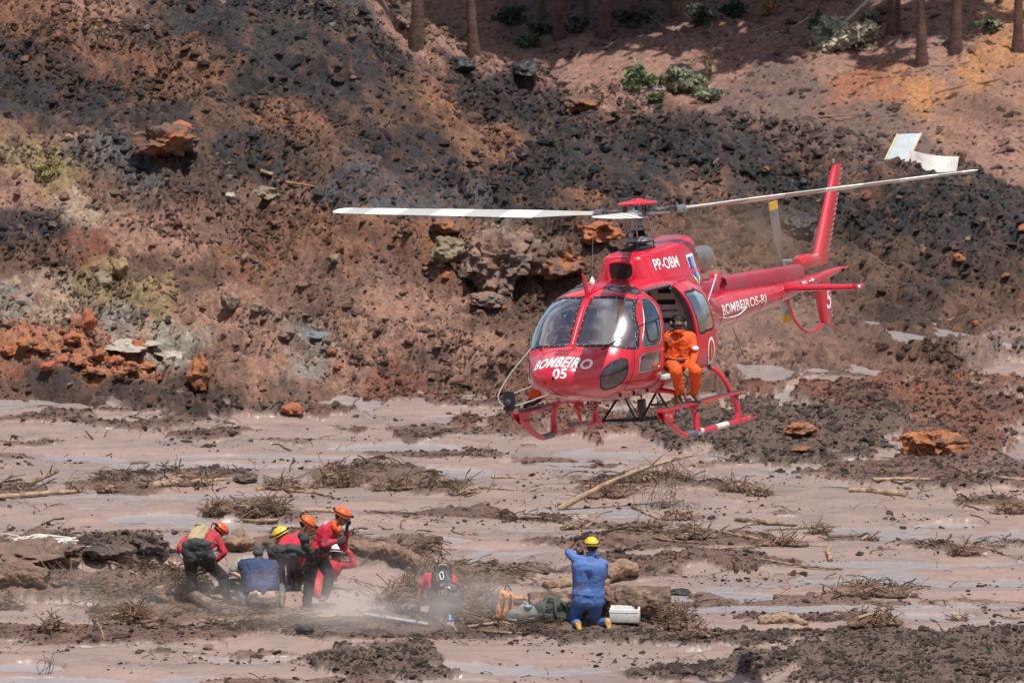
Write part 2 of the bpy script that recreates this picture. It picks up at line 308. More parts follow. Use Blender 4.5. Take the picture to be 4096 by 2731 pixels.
def tint(x,y,z,H=None,K=None):
    c=hill_col(x,y,z)
    p=x*.64-y*.77; q=x*.77+y*.64; st=sst(fbm(p*.10+3,q*.55,5,48,.6),-.05,.20)[...,None]*sst(y,186,191)[...,None]*(1-sst(y,203,206))[...,None]; c=c*(1-.72*st)+.72*st*np.array([.026,.024,.026]); n=fbm(p*1.9,q*3.4,5,41,.68); n2=fbm(p*.45+9,q*1.1,5,43,.62); n3=perlin(x*9,y*6,47)
    # flecks of the neighbouring soils in each soil
    g0=sst(fbm(x*2.7+5,y*2.0,5,45,.7),-.12,.22)[...,None]; lum=c.mean(-1,keepdims=True); com=np.array([.175,.098,.066])*(.16+.84*np.clip(lum/.10,0,1.6)); c=c*(1-g0*.55)+com*g0*.55
    m=sst(n,.12,.34)[...,None]; c=c*(1-m*.5)+m*.5*np.array([.19,.086,.048])
    m=sst(-n,.12,.32)[...,None]*(1-.75*sst(y,204,209))[...,None]*(.55+.45*sst(y,188,194))[...,None]; c=c*(1-m*.75)+m*.75*np.array([.032,.030,.032])
    m=sst(n2+n3*.35,.38,.55)[...,None]; c=c*(1-m*.5)+m*.4*np.array([.25,.15,.115])
    # mud flat
    if H is None: H,K=isl_mask(x,y)
    u,v=plane_uv(x,y)
    s1=fbm(x*.35,y*1.1,5,51,.6); s2=fbm(x*.7+4,y*1.9,5,52,.6)
    mud=np.array([.270,.188,.160])+s1[...,None]*np.array([.085,.045,.03])
    g=sst(s2,-.02,.30)[...,None]; mud=mud*(1-g*.5)+g*.5*np.array([.210,.172,.158])
    g=sst(s1+s2*.5,.22,.45)[...,None]*sst(-v,-1050,-900)[...,None]; mud=mud*(1-g*.6)+g*.6*np.array([.26,.155,.115])
    for k,cc in (('m',(.125,.070,.056)),('b',(.145,.088,.064)),('r',(.17,.070,.040)),('d',(.105,.068,.052))):
        a=np.clip(K[k]*1.1,0,1)[...,None]; q=np.array(cc)*(1+.5*n[...,None])
        if k=='r': q=q*(1-sst(n2,-.1,.2)[...,None]*.55)+np.array([.06,.04,.035])*sst(n2,-.1,.2)[...,None]*.55
        mud=mud*(1-a)+a*q
    e=edge_of(x,y); return mud*(1-e[...,None])+c*e[...,None]
def edge_of(x,y):
    u=(x/np.maximum(y,1)*FPX/512+1)*1176
    ye=lerpx(u,[-300,0,400,800,1000,1300,1700,2000,2352,2700],[179.2,179,178.5,178.7,179.6,180.0,180.6,181.4,183,184])
    return sst(y-ye+2.3*fbm(x*.30,y*.35,6,61,.6)+.3,-.2,.25)
def surf(x,y,fine=True):
    z=base_z(x,y); e=edge_of(x,y); H,K=isl_mask(x,y); far=sst(y,204,210)
    # waves and wrinkles of the mud
    mudz=.035*fbm(x*.22,y*.55,3,91)+.030*fbm(x*.6,y*1.2,3,92)+.016*fbm(x*2.2,y*3.6,5,93,.6)-.12*pud_mask(x,y)*(1-np.clip(H*20,0,.8))+.018
    fl=fbm(x*.13+.6*fbm(x*.5,y*.7,3,97),y*.62,4,96,.5)
    for tk in (-.28,-.12,.02,.15,.30): mudz=mudz+.022*sst(fl,tk,tk+.012)
    mudz=mudz-.06
    mudz=mudz+H*(.30+.55*fbm(x*2.6,y*2.0,4,94,ridge=True))
    if fine: mudz=mudz+np.clip(H*9,0,1)*(.06*fbm(x*5,y*4,5,95,.66,ridge=True))
    # rubble slope : strata run down to the right and towards the camera
    p=x*.64-y*.77; q=x*.77+y*.64
    w1=x+.6*fbm(x*.8,y*.8,2,101); w2=y+.6*fbm(x*.8,y*.8,2,102)
    rough=sst(fbm(p*.22,q*.45,4,113),-.22,.22); rough=.15+.85*rough
    r=.55*fbm(p*.09,q*.30,3,107)+.78*fbm(w1*.24,w2*.24,3,103)+.58*fbm(p*.34,q*.8,5,104,.55,ridge=True)-.24
    c1,e1,_=cells(w1*.8,w2*.7,111); r=r+rough**2*(.24*c1*sst(e1,0,.25)-.08*(1-sst(e1,0,.16)))*(.5+.5*sst(y,186,194))
    r=r+rough*.17*fbm(p*1.5,q*2.6,4,126,.62,ridge=True)
    if fine:
        c2,e2,_=cells(w1*3.3,w2*2.8,121); r=r+rough*(.07*c2*sst(e2,0,.3)-.02*(1-sst(e2,0,.2)))+.075*fbm(x*5,y*4.2,5,123,.68,ridge=True)*(.35+rough)
    amp=1-far*.62
    return z+mudz*(1-e)*(1-far)+r*np.maximum(e,far)*amp, H, K
ground_bits=[]
def groundmat():
    m=bpy.data.materials.new('mud_and_soil'); m.use_nodes=True; n,l=nodes_of(m); b=n['Principled BSDF']
    at=n.new('ShaderNodeAttribute'); at.attribute_name='tint'; wet=n.new('ShaderNodeAttribute'); wet.attribute_name='wet'
    tc=n.new('ShaderNodeTexCoord')
    def N(sc,det,ro=.6):
        q=n.new('ShaderNodeTexNoise'); q.inputs['Scale'].default_value=sc; q.inputs['Detail'].default_value=det; q.inputs['Roughness'].default_value=ro; l.new(tc.outputs['Object'],q.inputs['Vector']); return q
    def MR(src,a,b_,c,d):
        q=n.new('ShaderNodeMapRange'); q.inputs['From Min'].default_value=a; q.inputs['From Max'].default_value=b_; q.inputs['To Min'].default_value=c; q.inputs['To Max'].default_value=d; l.new(src,q.inputs['Value']); return q.outputs['Result']
    def MU(op,x,y):
        q=n.new('ShaderNodeMath'); q.operation=op
        for i,w in enumerate((x,y)):
            if isinstance(w,(int,float)): q.inputs[i].default_value=w
            else: l.new(w,q.inputs[i])
        return q.outputs['Value']
    fine=N(9,8,.65); f2=N(38,5,.6)
    dry=MU('SUBTRACT',1.0,wet.outputs['Fac'])
    v1=MR(fine.outputs['Fac'],.3,.7,.55,1.45); v2=MR(f2.outputs['Fac'],.3,.7,.75,1.25); vv=MU('MULTIPLY',v1,v2)
    k=MU('ADD',MU('MULTIPLY',dry,vv),MU('MULTIPLY',wet.outputs['Fac'],MR(fine.outputs['Fac'],.3,.7,.93,1.07)))
    sc=n.new('ShaderNodeVectorMath'); sc.operation='SCALE'; l.new(at.outputs['Color'],sc.inputs[0]); l.new(k,sc.inputs['Scale']); l.new(sc.outputs['Vector'],b.inputs['Base Color'])
    rn=N(1.6,4); l.new(MU('ADD',MU('MULTIPLY',wet.outputs['Fac'],MR(rn.outputs['Fac'],.35,.65,-.70,-.38)),.92),b.inputs['Roughness'])
    bd=MU('ADD',MU('MULTIPLY',MU('ADD',fine.outputs['Fac'],MU('MULTIPLY',f2.outputs['Fac'],.4)),MU('ADD',MU('MULTIPLY',dry,.06),.002)),MU('MULTIPLY',N(75,3).outputs['Fac'],.0012))
    bp=n.new('ShaderNodeBump'); bp.inputs['Distance'].default_value=1.0; bp.inputs['Strength'].default_value=1; l.new(bd,bp.inputs['Height']); l.new(bp.outputs['Normal'],b.inputs['Normal'])
    return m
gm=groundmat()
def sheet(name,xs_over_y,Ys,label=None,fine=True,drop=0,jit=0):
    A,Y=np.meshgrid(xs_over_y,Ys,indexing='xy'); X=A*Y; Z,H,K=surf(X,Y,fine); Z=Z-drop
    nr,nc=X.shape; V=np.stack([X,Y,Z],-1).reshape(-1,3)
    i,j=np.meshgrid(np.arange(nr-1),np.arange(nc-1),indexing='ij'); F=np.stack([i*nc+j,i*nc+j+1,(i+1)*nc+j+1,(i+1)*nc+j],-1).reshape(-1,4)
    o=mk(name,V,F,gm); c=tint(X,Y,Z,H,K).reshape(-1,3); c=np.concatenate([np.clip(c,.008,1),np.ones((len(c),1))],1).astype(np.float32)
    a=o.data.color_attributes.new('tint','FLOAT_COLOR','POINT'); a.data.foreach_set('color',c.ravel())
    e=np.maximum(edge_of(X,Y),sst(Y,200,206)); w=(1-e)*(1-np.clip(sum(K.values()),0,1)*.85); at=o.data.attributes.new('wet','FLOAT','POINT'); at.data.foreach_set('value',w.astype(np.float32).ravel())
    tag(o,kind='structure'); ground_bits.append(o); return o,(A[0],Y[:,0],Z)
NC=640; AX=np.linspace(-.0475,.0475,NC)
flat,gA=sheet('mud_flat',AX,np.concatenate([np.arange(153,156,.1),np.arange(156,178.0,.058)]))
slope,gB=sheet('rubble_slope',AX,np.concatenate([[gA[1][-1]],np.arange(178.05,206.6,.046)]))
far_,gC=sheet('far_ground',AX,np.concatenate([[gB[1][-1]],np.arange(206.7,232,.11)]))
GZ=np.concatenate([gA[2],gB[2][1:],gC[2][1:]]); GY=np.concatenate([gA[1],gB[1][1:],gC[1][1:]])
def gz(x,y):
    """height of the built ground"""
    x=np.atleast_1d(np.asarray(x,float)); y=np.atleast_1d(np.asarray(y,float))
    i=np.clip(np.searchsorted(GY,y)-1,0,len(GY)-2); t=np.clip((y-GY[i])/(GY[i+1]-GY[i]),0,1); a=(x/y-AX[0])/(AX[1]-AX[0]); j=np.clip(a.astype(int),0,NC-2); s=np.clip(a-j,0,1)
    return (GZ[i,j]*(1-t)+GZ[i+1,j]*t)*(1-s)+(GZ[i,j+1]*(1-t)+GZ[i+1,j+1]*t)*s
def gpt(u,v):
    """point of the built ground under picture units (0..2352, 0..1568)"""
    d=ray(u*U,v*U); t=np.linspace(150,240,2200)/d[1]; P=np.array([0,0,CH])+t[:,None]*d; z=gz(P[:,0],P[:,1]); k=np.argmax(P[:,2]<z); 
    return np.array([P[k,0],P[k,1],z[k]])
outer,_=sheet('surrounding_ground',np.linspace(-1.2,1.2,260),np.concatenate([np.arange(40,150,4),np.arange(150,240,1.5),np.geomspace(241,1500,60)]),fine=False,drop=.55)
# still water lying in the hollows of the mud
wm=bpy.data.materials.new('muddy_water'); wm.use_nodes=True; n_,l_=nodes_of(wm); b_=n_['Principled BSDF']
b_.inputs['Base Color'].default_value=(.33,.285,.28,1); b_.inputs['Roughness'].default_value=.06; b_.inputs['IOR'].default_value=1.75; b_.inputs['Specular IOR Level'].default_value=.7  # pale base colour stands in for part of the bright sky reflection
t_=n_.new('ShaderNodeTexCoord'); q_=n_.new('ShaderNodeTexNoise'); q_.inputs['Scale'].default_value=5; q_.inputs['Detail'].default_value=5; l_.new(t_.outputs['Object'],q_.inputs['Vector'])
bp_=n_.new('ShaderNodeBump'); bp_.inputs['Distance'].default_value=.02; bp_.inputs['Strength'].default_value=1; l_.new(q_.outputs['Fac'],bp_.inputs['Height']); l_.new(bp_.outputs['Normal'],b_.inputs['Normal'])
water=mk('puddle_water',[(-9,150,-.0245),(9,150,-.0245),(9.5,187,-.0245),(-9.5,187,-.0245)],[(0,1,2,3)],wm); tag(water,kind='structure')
# ---------------------------------------------------------------- clods and rubble
protos=bpy.data.collections.new('rubble_shapes')
clodm=bpy.data.materials.new('clod_soil'); clodm.use_nodes=True; n_,l_=nodes_of(clodm); b_=n_['Principled BSDF']
a_=n_.new('ShaderNodeAttribute'); a_.attribute_type='INSTANCER'; a_.attribute_name='tint'; t_=n_.new('ShaderNodeTexCoord')
q_=n_.new('ShaderNodeTexNoise'); q_.inputs['Scale'].default_value=2.5; q_.inputs['Detail'].default_value=8; q_.inputs['Roughness'].default_value=.7; l_.new(t_.outputs['Object'],q_.inputs['Vector'])
mr_=n_.new('ShaderNodeMapRange'); mr_.inputs['From Min'].default_value=.3; mr_.inputs['From Max'].default_value=.7; mr_.inputs['To Min'].default_value=.6; mr_.inputs['To Max'].default_value=1.45; l_.new(q_.outputs['Fac'],mr_.inputs['Value'])
s_=n_.new('ShaderNodeVectorMath'); s_.operation='SCALE'; l_.new(a_.outputs['Color'],s_.inputs[0]); l_.new(mr_.outputs['Result'],s_.inputs['Scale']); l_.new(s_.outputs['Vector'],b_.inputs['Base Color']); b_.inputs['Roughness'].default_value=.85
bp_=n_.new('ShaderNodeBump'); bp_.inputs['Distance'].default_value=.25; l_.new(q_.outputs['Fac'],bp_.inputs['Height']); l_.new(bp_.outputs['Normal'],b_.inputs['Normal'])
from mathutils import noise as mn
def rock_geo(seed,sub=2,ang=.5,flat=.7,rough=.25):
    bm=bmesh.new(); bmesh.ops.create_icosphere(bm,subdivisions=sub,radius=1); rr=random.Random(seed)
    planes=[(Vector([rr.gauss(0,1) for _ in range(3)]).normalized(),rr.uniform(.55,.95)) for _ in range(9)]
    off=Vector((seed*7.1,seed*3.3,0))
    for v in bm.verts:
        p=v.co.copy(); d=p.normalized()
        for nrm,k in planes:
            t=p.dot(nrm)
            if t>k: p-=nrm*(t-k)*ang*1.7
        p+=d*rough*mn.noise(p*1.6+off)+d*rough*.5*mn.noise(p*4+off); v.co=Vector((p.x*rr.uniform(.98,1.02),p.y,p.z*flat))
    bm.verts.index_update(); v=np.array([x.co[:] for x in bm.verts]); f=[[x.index for x in q.verts] for q in bm.faces]; bm.free(); return v,f
for k in range(7):
    v,f=rock_geo(k+1,2 if k<5 else 3,.55,[.6,.75,.9,.5,.7,.65,.8][k],.3)
    me=bpy.data.meshes.new('rubble'); me.from_pydata([tuple(x) for x in v],[],f); me.materials.append(clodm); o=bpy.data.objects.new('rubble',me); protos.objects.link(o)
def scatter(name,P,S,C,kind='stuff',coll=protos,nvar=7,rotz=True,tilt=.5):
    me=bpy.data.meshes.new(name); me.vertices.add(len(P)); me.vertices.foreach_set('co',P.astype(np.float32).ravel())
    def at(nm,ty,dt,key='value'):
        a=me.attributes.new(nm,ty,'POINT'); a.data.foreach_set(key,np.ascontiguousarray(dt).ravel())
    n=len(P); at('siz','FLOAT_VECTOR',S.astype(np.float32),'vector')
    rot=np.stack([rng.uniform(-tilt,tilt,n),rng.uniform(-tilt,tilt,n),rng.uniform(0,6.28,n)],1).astype(np.float32); at('rot','FLOAT_VECTOR',rot,'vector')
    at('pick','INT',rng.integers(0,nvar,n).astype(np.int32)); at('tint','FLOAT_COLOR',np.concatenate([np.clip(C,.006,1),np.ones((n,1))],1).astype(np.float32),'color')
    o=bpy.data.objects.new(name,me); col.objects.link(o)
    ng=bpy.data.node_groups.new(name,'GeometryNodeTree'); ng.interface.new_socket('Geometry',in_out='INPUT',socket_type='NodeSocketGeometry'); ng.interface.new_socket('Geometry',in_out='OUTPUT',socket_type='NodeSocketGeometry')
    N=ng.nodes; L=ng.links; gi=N.new('NodeGroupInput'); go=N.new('NodeGroupOutput'); ip=N.new('GeometryNodeInstanceOnPoints'); ci=N.new('GeometryNodeCollectionInfo'); ci.inputs['Collection'].default_value=coll; ci.inputs['Separate Children'].default_value=True; ci.inputs['Reset Children'].default_value=True
    L.new(gi.outputs[0],ip.inputs['Points']); L.new(ci.outputs['Instances'],ip.inputs['Instance']); ip.inputs['Pick Instance'].default_value=True
    def na(nm,ty):
        q=N.new('GeometryNodeInputNamedAttribute'); q.data_type=ty; q.inputs['Name'].default_value=nm; return q.outputs['Attribute']
    L.new(na('pick','INT'),ip.inputs['Instance Index']); L.new(na('siz','FLOAT_VECTOR'),ip.inputs['Scale']); L.new(na('rot','FLOAT_VECTOR'),ip.inputs['Rotation']); L.new(ip.outputs['Instances'],go.inputs[0])
    md=o.modifiers.new('scatter','NODES'); md.node_group=ng; return tag(o,kind=kind)
def pts(n,y0,y1,a=.0465):
    y=np.sqrt(rng.uniform(y0*y0,y1*y1,n)); x=rng.uniform(-a,a,n)*y; return x,y
def logsize(n,a,b,p=2.2):
    q=rng.uniform(0,1,n); return (a**(1-p)+(b**(1-p)-a**(1-p))*q)**(1/(1-p))
# rubble on the slope
x,y=pts(240000,177.5,206); e=edge_of(x,y); p=x*.64-y*.77; q=x*.77+y*.64; dens=.14+.86*sst(fbm(p*.22,q*.45,4,113),-.2,.25)*sst(fbm(x*.9,y*.8,3,131),-.3,.15); keep=rng.uniform(0,1,len(x))<e*dens; x,y=x[keep],y[keep]
z,H,K=surf(x,y); s=logsize(len(x),.018,.15,2.6)*(.75+.2*sst(y,188,200)); c=tint(x+rng.normal(0,.45,len(x)),y+rng.normal(0,.6,len(x)),z)*rng.uniform(.85,1.65,(len(x),1))
pale=rng.uniform(0,1,len(x)); c=np.where((pale<.012)[:,None],np.array([.42,.34,.28]),c); c=np.where(((pale>.012)&(pale<.05))[:,None],c*1.7,c)
scatter('slope_rubble',np.stack([x,y,z-s*.12],1),np.stack([s*rng.uniform(.8,1.4,len(s)),s,s*rng.uniform(.6,1.1,len(s))],1),c)
# clods on the mud patches
x,y=pts(230000,156,182); H,K=isl_mask(x,y); kk=np.maximum.reduce([K['d']*1.0,K['r']*.8,K['m']*.45,K['b']*.08]); keep=rng.uniform(0,1,len(x))<kk*(.35+.65*sst(fbm(x*1.2,y*1.0,3,133),-.2,.2))*(1-edge_of(x,y)); x,y=x[keep],y[keep]
z,H,K=surf(x,y); s=logsize(len(x),.008,.085,2.6); c=tint(x,y,z,H,K)*rng.uniform(.75,1.6,(len(x),1))
scatter('mud_clods',np.stack([x,y,z-s*.05],1),np.stack([s*rng.uniform(.8,1.5,len(s)),s,s*rng.uniform(.6,1.1,len(s))],1),c)
# small crumbs strewn over the open mud
x,y=pts(30000,156,183); m=sst(fbm(x*.5,y*.9,3,135),.0,.3)*(1-pud_mask(x,y)); keep=rng.uniform(0,1,len(x))<m*.8*(1-edge_of(x,y)); x,y=x[keep],y[keep]; z,H,K=surf(x,y); s=logsize(len(x),.008,.055,2.4)
scatter('mud_crumbs',np.stack([x,y,z+s*.2],1),np.stack([s*1.4,s,s*.8],1),np.array([.13,.08,.062])*rng.uniform(.6,1.5,(len(x),1)))
# far ground rubble
x,y=pts(7000,205,231); z,H,K=surf(x,y); s=logsize(len(x),.02,.16,3.0); c=tint(x,y,z)*rng.uniform(.6,1.4,(len(x),1))
scatter('far_rubble',np.stack([x,y,z+s*.1],1),np.stack([s*1.3,s,s*.7],1),c)

# ---------------------------------------------------------------- roots, reeds and broken sticks matted into the mud
twigs=bpy.data.collections.new('twig_shapes')
for k in range(8):
    rr=random.Random(k+50); p=[np.zeros(3)]; d=np.array([1.,0,0])
    for i in range(5): d=d+np.array([0,rr.gauss(0,.35),rr.gauss(0,.22)]); d/=np.linalg.norm(d); p.append(p[-1]+d*.2)
    p=np.array(p)-np.mean(p,axis=0); r0=[.012,.016,.022,.03,.010,.04,.013,.02][k]
    g=G().tube(bez(p,2),np.linspace(r0,r0*.45,len(bez(p,2))),5)
    me=bpy.data.meshes.new('twig'); me.from_pydata([tuple(x) for x in np.concatenate(g.v)],[],g.f); me.polygons.foreach_set('use_smooth',np.ones(len(me.polygons),bool)); me.materials.append(clodm); o=bpy.data.objects.new('twig',me); twigs.objects.link(o)
def twigcol(n):
    t=rng.uniform(0,1,(n,1)); return np.array([.11,.062,.042])*(1-t)+np.array([.25,.165,.108])*t**1.5
def lay_twigs(name,x,y,L0,L1,up=.25,tilt=.35,lift=.0,p=2.2):
    z=surf(x,y)[0]; s=logsize(len(x),L0,L1,p); h=rng.uniform(0,1,len(x))**2*up
    return scatter(name,np.stack([x,y,z+.01+h*s+lift],1),np.stack([s,s*1.1,s*1.1],1),twigcol(len(x)),coll=twigs,nvar=8,tilt=tilt)
x,y=pts(130000,156,180); H,K=isl_mask(x,y); n_=fbm(x*.9,y*1.6,4,141); kk=np.clip(K['b']*.9*sst(n_,-.15,.25)+K['m']*.12*sst(n_,0,.3)+.045*sst(n_,.05,.3),0,1); keep=rng.uniform(0,1,len(x))<kk*(1-edge_of(x,y))*(1-.8*K['d']); x,y=x[keep],y[keep]
lay_twigs('matted_twigs',x,y,.10,.55)
# ---------------------------------------------------------------- helicopter hull surface
# station table: s (metres behind the nose), bottom, top, half width, height of greatest width, exponent upper, exponent lower
HT=np.array([
[0.20,1.05,1.09,0.02,1.07,2.0,2.0],
[0.23,0.96,1.17,0.19,1.06,2.0,2.0],
[0.31,0.88,1.25,0.35,1.05,2.1,2.1],
[0.46,0.80,1.33,0.465,1.05,2.2,2.2],
[0.66,0.74,1.40,0.59,1.06,2.3,2.2],
[0.86,0.69,1.46,0.71,1.09,2.4,2.3],
[1.10,0.65,1.72,0.81,1.14,2.5,2.4],
[1.40,0.62,2.02,0.91,1.20,2.55,2.5],
[1.70,0.61,2.18,0.94,1.22,2.6,2.6],
[2.00,0.60,2.24,0.95,1.24,2.6,2.6],
[2.50,0.60,2.26,0.95,1.24,2.6,2.6],
[3.00,0.62,2.26,0.945,1.26,2.6,2.6],
[3.40,0.66,2.24,0.91,1.30,2.6,2.5],
[3.80,0.75,2.19,0.80,1.36,2.5,2.4],
[4.20,0.88,2.10,0.65,1.43,2.4,2.2],
[4.60,1.00,1.98,0.50,1.46,2.2,2.1],
[5.00,1.09,1.87,0.39,1.48,2.0,2.0],
[5.40,1.16,1.80,0.325,1.49,2.0,2.0],
[6.50,1.25,1.75,0.25,1.51,2.0,2.0],
[8.00,1.38,1.70,0.17,1.54,2.0,2.0],
[9.40,1.52,1.70,0.10,1.61,2.0,2.0],
[10.3,1.63,1.71,0.045,1.67,2.0,2.0]])
_d=np.diff(HT[:,[0,2,3]],axis=0); HU=np.concatenate([[0],np.cumsum(np.sqrt((_d**2).sum(1)))]); HU=HU/HU[-1]
_sl=np.gradient(HT,HU,axis=0)
def hull_row(u):
    u=np.clip(u,0,1); i=np.clip(np.searchsorted(HU,u)-1,0,len(HU)-2)
    h=(HU[i+1]-HU[i]); t=((u-HU[i])/h)[...,None]; h=h[...,None]
    a,b=HT[i],HT[i+1]; m0,m1=_sl[i]*h,_sl[i+1]*h
    lim=3*np.abs(b-a); m0=np.clip(m0,-lim,lim); m1=np.clip(m1,-lim,lim)
    return (2*t**3-3*t**2+1)*a+(t**3-2*t**2+t)*m0+(-2*t**3+3*t**2)*b+(t**3-t**2)*m1
def hull(u,th):   # th: 0 = port side, pi/2 = top, pi = starboard, 3pi/2 = bottom ; local x forward, y left, z up
    r=hull_row(u); c,s_=np.cos(th),np.sin(th)
    up=s_>=0; n=np.where(up,r[...,5],r[...,6]); e=2/n
    y=r[...,3]*np.sign(c)*np.abs(c)**e
    z=r[...,4]+np.where(up,r[...,2]-r[...,4],r[...,4]-r[...,1])*np.sign(s_)*np.abs(s_)**e
    return np.stack([-r[...,0],y,z],-1)
# ================================================================ HELICOPTER
red=pmat('red_gloss_paint',(.58,.012,.034),rough=.28,var=.05,scale=2,coat=.9,dirt=(.30,.02,.03),dirt_amt=.15,dirt_scale=5)
redm=pmat('red_faded_paint',(.42,.045,.085),rough=.45,var=.12,scale=3,coat=.15,dirt=(.20,.10,.13),dirt_amt=.3,dirt_scale=3)
blk=pmat('black_rubber',(.012,.012,.014),rough=.55); dgrey=pmat('dark_grey_plastic',(.055,.06,.07),rough=.5); grey=pmat('grey_metal',(.30,.31,.32),rough=.38,metal=.6,dirt=(.08,.07,.06),dirt_amt=.4)
steel=pmat('bright_metal',(.62,.62,.60),rough=.28,metal=1,var=.1,dirt=(.30,.25,.20),dirt_amt=.4); wht=pmat('white_lettering',(.80,.80,.79),rough=.45,var=.03)
blade_w=pmat('blade_white',(.78,.77,.72),rough=.4,var=.05); blade_g=pmat('blade_grey',(.42,.42,.40),rough=.45,var=.06); blade_b=pmat('blade_underside_tan',(.36,.30,.24),rough=.5)
yel=pmat('yellow_paint',(.65,.38,.04),rough=.4); tapew=pmat('white_reflective_tape',(.72,.72,.66),rough=.4,dirt=(.25,.20,.15),dirt_amt=.4,dirt_scale=12); tapeb=pmat('blue_grey_sleeve',(.10,.14,.20),rough=.35,coat=.3)
beige=pmat('beige_cabin_lining',(.78,.68,.58),rough=.8); seatm=pmat('dark_blue_seat_cloth',(.04,.05,.09),rough=.9); cgrey=pmat('grey_console',(.34,.35,.36),rough=.6)
gl_ws=glassmat('windscreen_glass',(.88,.90,.90),3.6,.05); gl_dk=glassmat('dark_tinted_glass',(.10,.12,.15),1.6,.04); gl_sd=glassmat('side_glass',(.36,.39,.42),2.4,.03)
heli=bpy.data.objects.new('helicopter',None); col.objects.link(heli)
HS=.94; HP=Vector((0,0,CH)).lerp(Vector((.555,157.5046,3.371)),HS); HY,HPI,HR=-2.01452,0.0658,0.09585
def _rot(y,p,r):
    return Matrix.Rotation(y,3,'Z')@Matrix.Rotation(-p,3,'Y')@Matrix.Rotation(r,3,'X')
HM=_rot(HY,HPI,HR); heli.matrix_world=Matrix.Translation(HP)@HM.to_4x4()@Matrix.Scale(HS,4)
tag(heli,'red rescue helicopter hovering low over the mud with its side door open','helicopter')
HMn=np.array(HM); HPn=np.array(HP)
def h2w(p): return HS*np.asarray(p,float)@HMn.T+HPn
def w2h(p): return (np.asarray(p,float)-HPn)@HMn/HS
# ---- hull grid
us=[0.0]; tgt=.013
while us[-1]<1:
    r0=hull_row(np.array([us[-1]]))[0]; r1=hull_row(np.array([min(1,us[-1]+1e-3)]))[0]
    d=math.hypot(r1[0]-r0[0],(r1[2]-r0[2]),(r1[3]-r0[3]))/1e-3+1e-6
    us.append(us[-1]+(tgt if r0[0]<3.95 else .06)/d)
us[-1]=1.0; us=np.array(us); NT=400
ths=np.arange(NT)*2*np.pi/NT
UU,TT=np.meshgrid(us,ths,indexing='ij')
def poly_sdf(P,poly,rad=0.0):
    poly=np.array(poly,float); d=np.full(P.shape[:-1],1e9); ins=np.zeros(P.shape[:-1],bool); n=len(poly)
    for i in range(n):
        a,b=poly[i],poly[(i+1)%n]; e=b-a; w=P-a; t=np.clip((w@e)/(e@e),0,1); q=w-t[...,None]*e; d=np.minimum(d,(q**2).sum(-1))
        c=((a[1]<=P[...,1])!=(b[1]<=P[...,1]))&(w[...,0]*e[1]*(1 if True else 1)<e[0]*w[...,1]) if e[1]<0 else ((a[1]<=P[...,1])!=(b[1]<=P[...,1]))&(w[...,0]*e[1]>e[0]*w[...,1])
        ins^=c
    return np.where(ins,-1,1)*np.sqrt(d)-rad
def shrink(poly,r):
    c=np.mean(poly,axis=0); P=np.array(poly,float); out=[]
    n=len(P)
    for i in range(n):
        a,b,cn=P[i-1],P[i],P[(i+1)%n]; e1=(b-a)/np.linalg.norm(b-a); e2=(cn-b)/np.linalg.norm(cn-b)
        n1=np.array([-e1[1],e1[0]]); n2=np.array([-e2[1],e2[0]])
        if n1@(c-b)<0: n1,n2=-n1,-n2
        m=n1+n2; m/=np.linalg.norm(m); out.append(b+m*r/max(.4,m@n1))
    return out
WS=[(.045,1.485),(.10,1.455),(.55,1.44),(.87,1.36),(.84,1.62),(.66,2.03),(.42,2.10),(.06,2.105)]
DOORW=[(-1.40,1.38),(-1.34,1.45),(-1.68,1.90),(-1.84,2.03),(-2.0,2.03),(-2.02,1.88),(-1.86,1.44),(-1.80,1.38)]
DOORL=[(-1.27,1.26),(-1.22,1.03),(-1.78,1.05),(-1.80,1.30),(-1.38,1.30)]
DOOR=[(-1.70,2.0),(-1.20,1.42),(-1.08,.80),(-1.90,.78),(-1.93,1.4),(-2.12,1.92),(-1.98,2.13)]
CHIN=[(-.58,1.04),(-.66,1.16),(-.80,1.24),(-.97,1.28),(-1.05,1.24),(-1.05,1.12),(-.99,.96),(-.88,.86),(-.76,.84),(-.64,.89)]
SKY=[(-1.78,.17),(-1.93,.20),(-2.04,.34),(-2.08,.50),(-1.99,.62),(-1.84,.60),(-1.72,.44),(-1.71,.27)]
OPEN=[(-1.93,.88),(-1.95,1.4),(-2.14,1.92),(-2.05,2.14),(-2.95,2.14),(-3.02,2.0),(-3.0,.88)]
REARW=[(-2.45,2.0),(-3.1,2.0),(-3.15,1.42),(-2.40,1.42)]
# name, coords, side (+1 port, -1 starboard), polygon, corner radius
REG=[('ws',+1,'f',WS,.03),('ws',-1,'f',WS,.03),('sky',+1,'t',SKY,.05),('sky',-1,'t',SKY,.05),('chin',+1,'s',CHIN,.03),('chin',-1,'s',CHIN,.03),
     ('dw',+1,'s',DOORW,.04),('dw',-1,'s',DOORW,.04),('dl',+1,'s',DOORL,.05),('dl',-1,'s',DOORL,.05),('open',+1,'s',OPEN,.05),('open',-1,'s',OPEN,.05)]
def coords(p,kind,side):
    if kind=='f': return np.stack([p[...,1]*side,p[...,2]],-1)
    if kind=='t': return np.stack([p[...,0],p[...,1]*side],-1)
    return p[...,[0,2]]
SH={}
def sdf(p,reg):
    nm,side,kind,poly,rad=reg; key=(nm)
    if key not in SH: SH[key]=shrink(poly,rad)
    d=poly_sdf(coords(p,kind,side),SH[key],rad)
    bad=(p[...,1]*side<.0)
    if kind=='f': bad|=(p[...,0]<-1.95)|(p[...,0]>-.6)
    if kind=='t': bad|=p[...,2]<1.9
    return np.where(bad,9,d)
U2,T2=UU.copy(),TT.copy(); eps=2e-5
BAND={'ws':.028,'sky':.018,'chin':.018,'dw':.02,'dl':.016,'open':.0}
